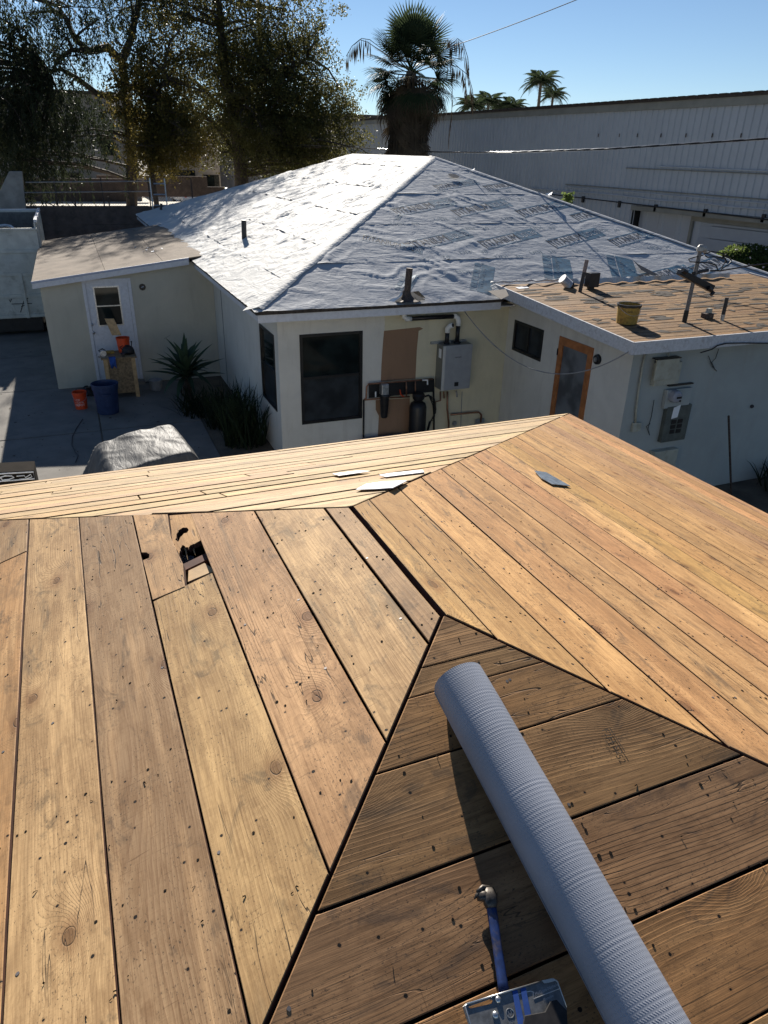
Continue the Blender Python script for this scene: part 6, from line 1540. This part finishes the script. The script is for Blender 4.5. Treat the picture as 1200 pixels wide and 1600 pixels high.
up_ = thing('utility_pole', 'utility pole crossarm with insulators behind the top of the olive tree', 'pole', (aty(404, 20, 52).x, 52, G)); ui = Matrix.Translation(-Vector(up_.location))
x0 = up_.location.x
MB().tube([(x0, 52, G), (x0, 52, aty(404, -40, 52).z)], [.17, .13], 12).build('post', M['pole'], up_, mw=ui)
a, c = aty(370, 6, 51.8), aty(447, 15, 51.8); MB().tube([a, c], .09, 6).build('crossarm', M['pole'], up_, mw=ui)
a2 = a.lerp(c, .95); MB().tube([a2, a2+UP*.35], [.08, .05], 10).build('insulator', M['pole'], up_, mw=ui); a2 = a.lerp(c, .12); MB().tube([a2, a2+UP*.35], [.08, .05], 10).build('insulator', M['pole'], up_, mw=ui)

# ------------------------------------------------------------------ trees
def leaf_cloud(b, pts, L, w, droop, rr):
    """pts: array of centres; each leaf a folded two-triangle blade, random heading"""
    n = len(pts); d = rr.normal(size=(n, 3)); d[:, 2] -= droop; d /= np.linalg.norm(d, axis=1)[:, None]
    s = np.cross(d, rr.normal(size=(n, 3))); s /= np.linalg.norm(s, axis=1)[:, None]
    l = L*(.6+.8*rr.random(n))[:, None]; ww = w*(.6+.8*rr.random(n))[:, None]
    v = np.stack([pts, pts+d*l*.5+s*ww, pts+d*l, pts+d*l*.5-s*ww], 1).reshape(-1, 3)
    f = np.arange(4*n).reshape(-1, 4); return v, f
def leaves(name, chunks, m, parent):
    vs_, fs_, o_ = [], [], 0
    for v, f in chunks: vs_.append(v); fs_.append(f+o_); o_ += len(v)
    v = np.concatenate(vs_); f = np.concatenate(fs_); me = bpy.data.meshes.new(name)
    me.vertices.add(len(v)); me.vertices.foreach_set('co', v.astype(np.float32).ravel()); nf = len(f)
    me.loops.add(nf*4); me.loops.foreach_set('vertex_index', f.astype(np.int32).ravel()); me.polygons.add(nf); me.polygons.foreach_set('loop_start', np.arange(0, nf*4, 4, dtype=np.int32))
    try: me.polygons.foreach_set('loop_total', np.full(nf, 4, dtype=np.int32))
    except Exception: pass
    me.update(calc_edges=True); return link(name, me, m, parent)
def limb(b, p, d, L, r, depth, tips, rr, spread=.55, droop=.0, n=5, segs=5):
    pts = [p]; rad = [r]; q = p.copy(); dd = d.copy()
    for i in range(segs):
        dd = (dd+Vector((rr.normal()*.16, rr.normal()*.16, rr.normal()*.12-droop))).normalized(); q = q+dd*(L/segs); pts.append(q.copy()); rad.append(r*(1-.62*(i+1)/segs))
    b.tube(pts, rad, 7 if r > .06 else 4, cap=False)
    if depth == 0: tips += [(q, dd)]+[(pts[k], dd) for k in range(2, segs)]; return
    for k in range(n):
        i = rr.integers(2, segs+1); ang = Vector((rr.normal(), rr.normal(), rr.normal()*.6)).normalized()
        nd = (dd*(1-spread)+ang*spread).normalized(); limb(b, pts[i], nd, L*(.52+.25*rr.random()), rad[i]*.72, depth-1, tips, rr, spread, droop, n, segs)
def tree(name, label, base, trunk, crown, nl, leafL, leafW, lm, droop, seed, strands=0, cat='tree', blobs=None, twigs=60):
    """trunk: list of (points, radii); crown: list of ellipsoids (centre, radii, weight)"""
    rr = np.random.default_rng(seed); t = thing(name, label, cat, base); b = MB(); tips = []; B0 = Vector(base)
    for P_, rad, nb, Lb in trunk:
        P_ = [Vector(q)-B0 for q in P_]; b.tube(P_, rad, 10, cap=False)
        for k in range(nb):
            i = rr.integers(max(1, len(P_)//2), len(P_)); d = Vector((rr.normal(), rr.normal(), abs(rr.normal())*.5+.05)).normalized()
            limb(b, P_[i], d, Lb*(.6+.6*rr.random()), rad[min(i, len(rad)-1)]*.5, 2, tips, rr, .6, droop*.08, 3)
    # twigs reach into the crown masses
    W_ = np.array([c[2] for c in crown], float); W_ /= W_.sum(); chunks = []
    spine = [a.lerp(c, f/4) for P_, _r, _n, _l in trunk for a, c in zip([Vector(q)-B0 for q in P_], [Vector(q)-B0 for q in P_][1:]) for f in range(5)]
    if twigs:
        for k in range(twigs):
            c, r_, w = crown[rr.choice(len(crown), p=W_)]
            q = Vector(c)-B0+Vector((rr.normal()*r_[0]*.4, rr.normal()*r_[1]*.4, rr.normal()*r_[2]*.4)); d = Vector((rr.normal(), rr.normal(), rr.normal()*.7+.2)).normalized()
            s0 = min(spine, key=lambda w: (w-q).length+.6*max(0, w.z-q.z)); md_ = s0.lerp(q, .5)+Vector((rr.normal()*.12, rr.normal()*.12, .25+.1*rr.normal()))
            b.tube([s0, s0.lerp(md_, .5)+Vector((0, 0, .05)), md_, md_.lerp(q, .55), q], [.075, .065, .055, .045, .036], 5, cap=False)
            limb(b, q, d, min(r_)*.9, .035, 1, tips, rr, .6, droop*.1, 3, 4)
    b.build('trunk', M['bark'], t, smooth=True)
    counts = rr.multinomial(nl, W_)
    for (c, r_, w), n in zip(crown, counts):
        c = np.array(c)-np.array(base); nc = max(6, n//46)                    # clumps of leaves inside each mass
        u = rr.normal(size=(nc, 3)); u /= np.linalg.norm(u, axis=1)[:, None]; u *= (rr.random(nc)**.55)[:, None]*1.12
        cc = c+u*np.array(r_); k = rr.integers(0, nc, n); cs = .16+.34*rr.random(nc)*min(1., min(r_)/1.2)
        off = rr.normal(size=(n, 3))*cs[k][:, None]*np.array([1, 1, .8]); chunks.append(leaf_cloud(None, cc[k]+off, leafL, leafW, droop, rr))
    if tips:
        T = np.array([tuple(q) for q, d in tips]); k = rr.integers(0, len(T), nl//3); chunks.append(leaf_cloud(None, T[k]+rr.normal(size=(len(k), 3))*.13, leafL, leafW, droop, rr))
    for _ in range(strands):                                                  # hanging strings of leaves
        c, r_, w = crown[rr.choice(len(crown), p=W_)]; c = np.array(c)-np.array(base)
        st = c+rr.normal(size=3)*np.array(r_)*.55; n = rr.integers(22, 60); z = np.linspace(0, rr.uniform(.8, 2.6), n); sw = rr.normal(size=2)*.12
        p = np.stack([st[0]+sw[0]*z+rr.normal(size=n)*.035, st[1]+sw[1]*z+rr.normal(size=n)*.035, st[2]-z], 1); chunks.append(leaf_cloud(None, p, leafL*1.1, leafW*.8, 2.2, rr))
    leaves('crown', chunks, lm, t); return t
def E(px, py, y, rx, rz, ry=None, w=1.):
    c = aty(px, py, y); k = y/F*1.08; return (tuple(c), (rx*k, (ry if ry else rx*.8)*k, rz*k), w*rx*rz)
# olive coloured big tree behind the house
TY = 46.
tb = aty(378, 300, TY); tb = Vector((tb.x, TY, 2.2))
tr = [([tb, aty(376, 262, TY), aty(372, 225, TY), aty(366, 180, TY), aty(352, 110, TY), aty(344, 40, TY), aty(340, -40, TY)], [.46, .40, .36, .32, .27, .20, .10], 9, 3.4),
      ([aty(376, 262, TY), aty(366, 240, TY+.5), aty(352, 215, TY+1), aty(330, 190, TY+1.5), aty(290, 165, TY+2)], [.2, .17, .14, .1, .05], 5, 2.6),
      ([aty(372, 225, TY), aty(400, 170, TY-1), aty(440, 120, TY-1.5), aty(480, 90, TY-2)], [.24, .18, .12, .05], 7, 2.8)]
cr = [E(440, 150, TY-1, 85, 70, w=1.35), E(490, 200, TY-1.5, 62, 52, w=1.3), E(400, 90, TY, 85, 60, w=.9), E(330, 60, TY+1, 75, 70, w=.6), E(350, 150, TY+1, 65, 60, w=.8), E(420, 215, TY-1, 75, 42, w=1.3), E(530, 190, TY-1.5, 38, 40, w=.7), E(300, -30, TY, 110, 50, w=.6), E(400, -20, TY+1, 80, 45, w=.5), E(470, 255, TY-.5, 90, 26, w=1.2), E(455, 70, TY-1, 52, 40, w=.5), E(345, 235, TY+1, 30, 26, w=.4)]
tree('olive_brown_tree', 'big olive brown tree with forked dark trunk rising right behind the white roof slope', tb, tr, cr, 90000, .12, .042, M['leaf_olive'], .1, 5, twigs=120)
# pepper tree with hanging foliage, twisted limbs over the channel
PY_ = 44.
pb = Vector((aty(203, 300, PY_).x, PY_, 2.2))
tr = [([pb, aty(206, 240, PY_), aty(202, 190, PY_), aty(197, 140, PY_), aty(190, 95, PY_)], [.30, .27, .25, .23, .2], 2, 2.),
      ([aty(197, 140, PY_), aty(180, 155, PY_-.5), aty(150, 145, PY_-1), aty(120, 122, PY_-1), aty(95, 108, PY_-1.3), aty(78, 112, PY_-1.5)], [.19, .16, .14, .12, .09, .05], 5, 2.2),
      ([aty(190, 95, PY_), aty(168, 74, PY_-.5), aty(140, 80, PY_-1), aty(118, 62, PY_-1), aty(104, 32, PY_-1), aty(92, 10, PY_-1)], [.2, .19, .17, .14, .1, .07], 6, 2.2),
      ([aty(140, 80, PY_-1), aty(112, 78, PY_-1.5), aty(92, 92, PY_-1.5), aty(78, 118, PY_-1.5)], [.13, .1, .08, .04], 4, 1.6),
      ([aty(190, 95, PY_), aty(205, 60, PY_), aty(215, 10, PY_+1), aty(225, -50, PY_+1)], [.2, .17, .13, .08], 6, 2.6)]
cr = [E(35, 150, PY_-2, 62, 95, w=1.5), E(20, 60, PY_-2, 70, 55, w=.8), E(60, 200, PY_-2, 66, 48, w=1.3), E(175, 35, PY_-1, 46, 30, w=.55), E(120, 5, PY_-1, 80, 26, w=.6), E(150, 195, PY_-1, 58, 30, w=.85), E(20, 240, PY_-2.5, 40, 34, w=1.2), E(260, 170, PY_, 36, 36, w=.5), E(210, -30, PY_, 100, 30, w=.5), E(-60, 120, PY_-2, 60, 110, w=1.2)]
tree('pepper_tree', 'dark drooping pepper tree with twisted bare limbs against the sky at the left', pb, tr, cr, 26000, .17, .03, M['leaf_dark'], 1.6, 9, strands=650, twigs=60)
# browning small tree between them
SY_ = 41.; sb = Vector((aty(243, 300, SY_).x, SY_, 2.2))
tr = [([sb, aty(236, 260, SY_), aty(240, 215, SY_), aty(246, 160, SY_), aty(255, 110, SY_)], [.14, .12, .10, .07, .04], 9, 1.8)]
cr = [E(240, 240, SY_, 34, 26, w=1.5), E(262, 200, SY_, 40, 34, w=1.1), E(225, 150, SY_, 34, 52, w=.8), E(280, 130, SY_+1, 40, 52, w=.6), E(300, 230, SY_+1, 36, 24, w=.8), E(225, 95, SY_, 28, 28, w=.5)]
tree('browning_tree', 'thin tree with yellow brown leaves between the pepper tree and the big olive tree', sb, tr, cr, 20000, .12, .045, M['leaf_brown'], .3, 21, twigs=60)
# tree line far behind
for i, (px, y, hh, rx) in enumerate(((-20, 96, 9., 90), (95, 98, 7.5, 70), (205, 96, 8.5, 70), (300, 99, 7., 60), (560, 98, 7., 60), (455, 97, 8., 80))):
    c = aty(px, 240, y); b0 = Vector((c.x, y, 2.2)); k = y/F
    cr = [((c.x, y, 2.2+hh*.62), (rx*k*.8, 3, hh*.36), 1.), ((c.x-rx*k*.5, y, 2.2+hh*.42), (rx*k*.5, 3, hh*.28), .6), ((c.x+rx*k*.55, y, 2.2+hh*.45), (rx*k*.5, 3, hh*.3), .6)]
    tree('background_tree', ['dark round tree at the far left beyond the warehouse', 'dark tree beyond the tan warehouse, second from the left', 'dark tree beyond the channel behind the browning tree', 'dark tree just left of the big trunk, far beyond the cars', 'low dark tree far behind, between olive tree and fan palm', 'dark tree far behind the crown of the olive tree'][i],
         b0, [([b0, b0+UP*hh*.3, b0+UP*hh*.6], [.3, .25, .1], 3, 2.)], cr, 5200, .34, .15, M['leaf_dark'], .1, 40+i, twigs=0)

# ------------------------------------------------------------------ fan palm
FPY = 29.4; pc = aty(643, 112, FPY); pbm = aty(628, 245, FPY)
fpl = thing('fan_palm', 'tall fan palm with shaggy skirt of dead fronds behind the membrane roof', 'palm tree', (pbm.x, FPY, G)); B0 = Vector(fpl.location)
MB().tube([(0, 0, 0), tuple(Vector((pbm.x, FPY, pbm.z))-B0), tuple(pc-B0)], [.42, .36, .20], 14).build('trunk', M['palm_bark'], fpl)
def fan_leaf(nseg, Lseg, petL, spreadA, droop, seed):
    rr = np.random.default_rng(seed); b = MB(); b.tube([(0, 0, 0), (0, petL*.5, -.01), (0, petL, 0)], [.022, .016, .012], 5, cap=False)
    for k in range(nseg):
        a = -spreadA+2*spreadA*k/(nseg-1); d = Vector((math.sin(a), math.cos(a), 0)); s_ = Vector((math.cos(a), -math.sin(a), 0)); l = Lseg*(.78+.22*math.cos(a*.7))*(.9+.2*rr.random())
        w = .032; c = Vector((0, petL, 0)); rise = .05*(1 if k % 2 else -1)*.3
        m1 = c+d*l*.45+UP*rise; m2 = c+d*l*.75-UP*droop*.05; e_ = c+d*l-UP*(droop*.22*l+.02*rr.random())
        b.add([c-s_*.006, c+s_*.006, m1+s_*w, m2+s_*w*.6, e_, m2-s_*w*.6, m1-s_*w], [(0, 1, 2, 6), (6, 2, 3, 5), (5, 3, 4)])
    return b.mesh('frond')
lv = [fan_leaf(34, 1.02, 1.05, 1.95, d, s_) for d, s_ in ((.2, 1), (.8, 2), (1.6, 3))]
for me in lv: me.materials.append(M['leaf_palm'])
dv = [fan_leaf(24, .9, .8, 1.5, 2.2, 5), fan_leaf(22, .85, .65, 1.2, 3., 6)]
for me in dv: me.materials.append(M['leaf_dead'])
crn = pc-B0
for i in range(50):
    az = i*2.39996+R.uniform(-.2, .2); f = i/49; el = 1.40-2.35*f+R.uniform(-.15, .15)   # young upright to old hanging
    mw_ = Matrix.Translation(crn+Vector((0, 0, .12-.42*f))) @ Matrix.Rotation(az, 4, 'Z') @ Matrix.Rotation(el, 4, 'X') @ Matrix.Rotation(R.uniform(-.5, .5), 4, 'Y') @ Matrix.Scale(R.uniform(.92, 1.12)*(1.0 if f < .8 else .9), 4)
    link('frond', lv[0 if f < .4 else 1 if f < .75 else 2], None, fpl, mw=mw_)
for i in range(150):
    az = R.uniform(0, 6.283); z = crn.z-.02-4.0*(i/150)**1.05
    el = -(1.05+.35*R.random()) if i > 30 else -(.5+.6*R.random()); rad_ = .30
    mw_ = Matrix.Translation(Vector((crn.x*(z/crn.z) + rad_*math.cos(az+math.pi/2), rad_*math.sin(az+math.pi/2), z))) @ Matrix.Rotation(az, 4, 'Z') @ Matrix.Rotation(el, 4, 'X') @ Matrix.Rotation(R.uniform(-.4, .4), 4, 'Y') @ Matrix.Scale(R.uniform(.75, 1.15), 4)
    link('dead_frond', R.choice(dv), None, fpl, mw=mw_)
b = MB()
for _ in range(2600):
    az = R.uniform(0, 6.283); z = crn.z-.15-4.2*R.random(); rad_ = .42+.42*R.random()*(1 if z > crn.z-3.4 else .8); cx = crn.x*(z/crn.z); p = Vector((cx+rad_*math.cos(az), rad_*math.sin(az), z)); l = R.uniform(.35, .9); s_ = Vector((-math.sin(az), math.cos(az), R.uniform(-.1, .1)))*R.uniform(.008, .022)
    d = Vector((math.cos(az)*R.uniform(-.05, .22), math.sin(az)*R.uniform(-.05, .22), -1)); b.add([p-s_, p+s_, p+d*l], [(0, 1, 2)])
b.build('dead_leaf_skirt', M['leaf_dead'], fpl, kind='stuff')
for L in ([(705, 70), (715, 60), (724, 68), (731, 90), (733, 110)], [(700, 100), (716, 105), (732, 118), (738, 140), (740, 155)], [(708, 98), (722, 110), (727, 128), (730, 150)], [(575, 66), (562, 62), (550, 72), (541, 88)], [(578, 62), (565, 60), (553, 70)], [(700, 62), (705, 66), (707, 120), (706, 175), (702, 205)]):
    b = MB(); pts = [aty(*p, FPY-.6)-B0 for p in L]; b.tube([crn.lerp(pts[0], .5)]+pts, .012, 5, cap=False)
    for q in range(len(pts)*3):
        f = q/(len(pts)*3-1)*(len(pts)-1); i = min(int(f), len(pts)-2); c = pts[i].lerp(pts[i+1], f-i); l = R.uniform(.25, .75)
        for _ in range(2): s_ = Vector((R.uniform(-.02, .02), R.uniform(-.02, .02), 0)); b.add([c, c+s_+Vector((.018, 0, -l*.5)), c+s_*2-UP*l, c+s_-Vector((.018, 0, l*.5))], [(0, 1, 2, 3)])
    b.build('flower_stalk', M['leaf_dead'], fpl)

# feather palms far behind the metal building
def feather(L, nl, seed):
    rr = np.random.default_rng(seed); b = MB(); pts = []
    for i in range(9): f = i/8; pts.append(Vector((0, L*f*(1-.12*f), L*(.45*f-.85*f*f))))
    b.tube(pts, [.05*(1-.8*i/8) for i in range(9)], 4, cap=False)
    for k in range(nl):
        f = .12+.88*k/nl; i = min(int(f*8), 7); c = pts[i].lerp(pts[i+1], f*8-i); l = L*.26*math.sin(math.pi*min(1, f*.9+.12))
        for s_ in (-1, 1): b.add([c-Vector((0, .03, 0)), c+Vector((s_*l*.5, .10, -l*.12)), c+Vector((s_*l, .15, -l*.55)), c+Vector((s_*l*.5, .02, -l*.2))], [(0, 1, 2, 3)])
    return b.mesh('frond')
ff = [feather(2.9, 24, 1), feather(2.5, 22, 2)]
for me in ff: me.materials.append(M['leaf_palm'])
def fpalm(label, px, py, y, sc, n=26):
    c = aty(px, py, y); t = thing('feather_palm', label, 'palm tree', (c.x, y, G), group='feather palms behind the metal building')
    MB().tube([(0, 0, 0), (0, 0, c.z-G)], [.24*sc, .17*sc], 8).build('trunk', M['palm_bark'], t)
    for i in range(n):
        mw_ = Matrix.Translation((0, 0, c.z-G)) @ Matrix.Rotation(i*2.4, 4, 'Z') @ Matrix.Rotation(.95-1.3*i/n, 4, 'X') @ Matrix.Scale(sc*R.uniform(.85, 1.1), 4); link('frond', ff[i % 2], None, t, mw=mw_)
fpalm('tallest far palm rising clear of the metal building roof', 845, 130, 92, 1.15)
fpalm('smaller far palm leaning on the right of the tallest one', 864, 150, 95, .95)
fpalm('low far palm just right of the fan palm stalks', 738, 168, 88, 1.); fpalm('far palm with its crown just above the roof line, between two others', 763, 162, 92, 1.); fpalm('far palm crown nearest the gap left of the tallest palm', 800, 170, 90, 1.); fpalm('far palm barely showing above the metal roof edge', 782, 170, 98, .9)

# ------------------------------------------------------------------ flowering hedge behind the wing
rr = np.random.default_rng(77); hg = thing('flowering_hedge', 'leafy hedge with pale flowers beyond the right end of the membrane roof', 'hedge', (16.6, 16.5, G)); B0 = np.array(hg.location)
cr = []; base_ = [(1150, 392), (1175, 390), (1200, 395), (1225, 392), (1140, 400), (1250, 400)]
chunks = []; fl = []
for px, py in base_:
    c = np.array(aty(px, py+12, 16.8))-B0; n = 2600; u = rr.normal(size=(n, 3)); u /= np.linalg.norm(u, axis=1)[:, None]; u *= (rr.random(n)**.35)[:, None]
    p = c+u*np.array([.55, .6, .38]); chunks.append(leaf_cloud(None, p, .075, .03, .1, rr))
    k = rr.integers(0, n, 45); fl.append(leaf_cloud(None, c+u[k]*np.array([.57, .62, .42]), .05, .03, 0, rr))
leaves('leaves', chunks, M['leaf_hedge'], hg); leaves('flowers', fl, M['petal'], hg); b = MB()
for px, py in base_: c = Vector(aty(px, py+12, 16.8))-Vector(B0); b.tube([(c.x, c.y, 0), tuple(c)], [.06, .03], 6)
b.build('stems', M['bark'], hg)
t = thing('shrub_top', 'single leafy shrub tip showing over the right hip of the membrane roof', 'shrub', (aty(887, 310, 19.6).x, 19.6, G)); c = np.array(aty(887, 309, 19.6))-np.array(t.location)
u = rr.normal(size=(150, 3))*np.array([.07, .07, .06]); leaves('leaves', [leaf_cloud(None, c+u, .10, .04, .1, rr)], M['leaf_hedge'], t); MB().tube([(0, 0, 0), tuple(c)], [.04, .02], 6).build('stems', M['bark'], t)

# leaves, chips and torn felt littering the yard
b = MB()
for _ in range(520):
    x = R.uniform(-4.5, 3.0); y = R.uniform(13.2, 24); 
    if x > -.9 and y > 19.1: continue
    r_ = R.uniform(.008, .03)*(1.8 if R.random() < .08 else 1); a = R.uniform(0, 6.3)
    b.add([(x+r_*math.cos(a+k*1.57)*R.uniform(.5, 1), y+r_*math.sin(a+k*1.57)*R.uniform(.5, 1), G+.009+R.uniform(0, .008)) for k in range(4)], [(0, 1, 2, 3)])
tag(b.build('yard_litter', M['leaf_dead']), 'dry leaves and small chips scattered over the driveway', 'litter', kind='stuff')
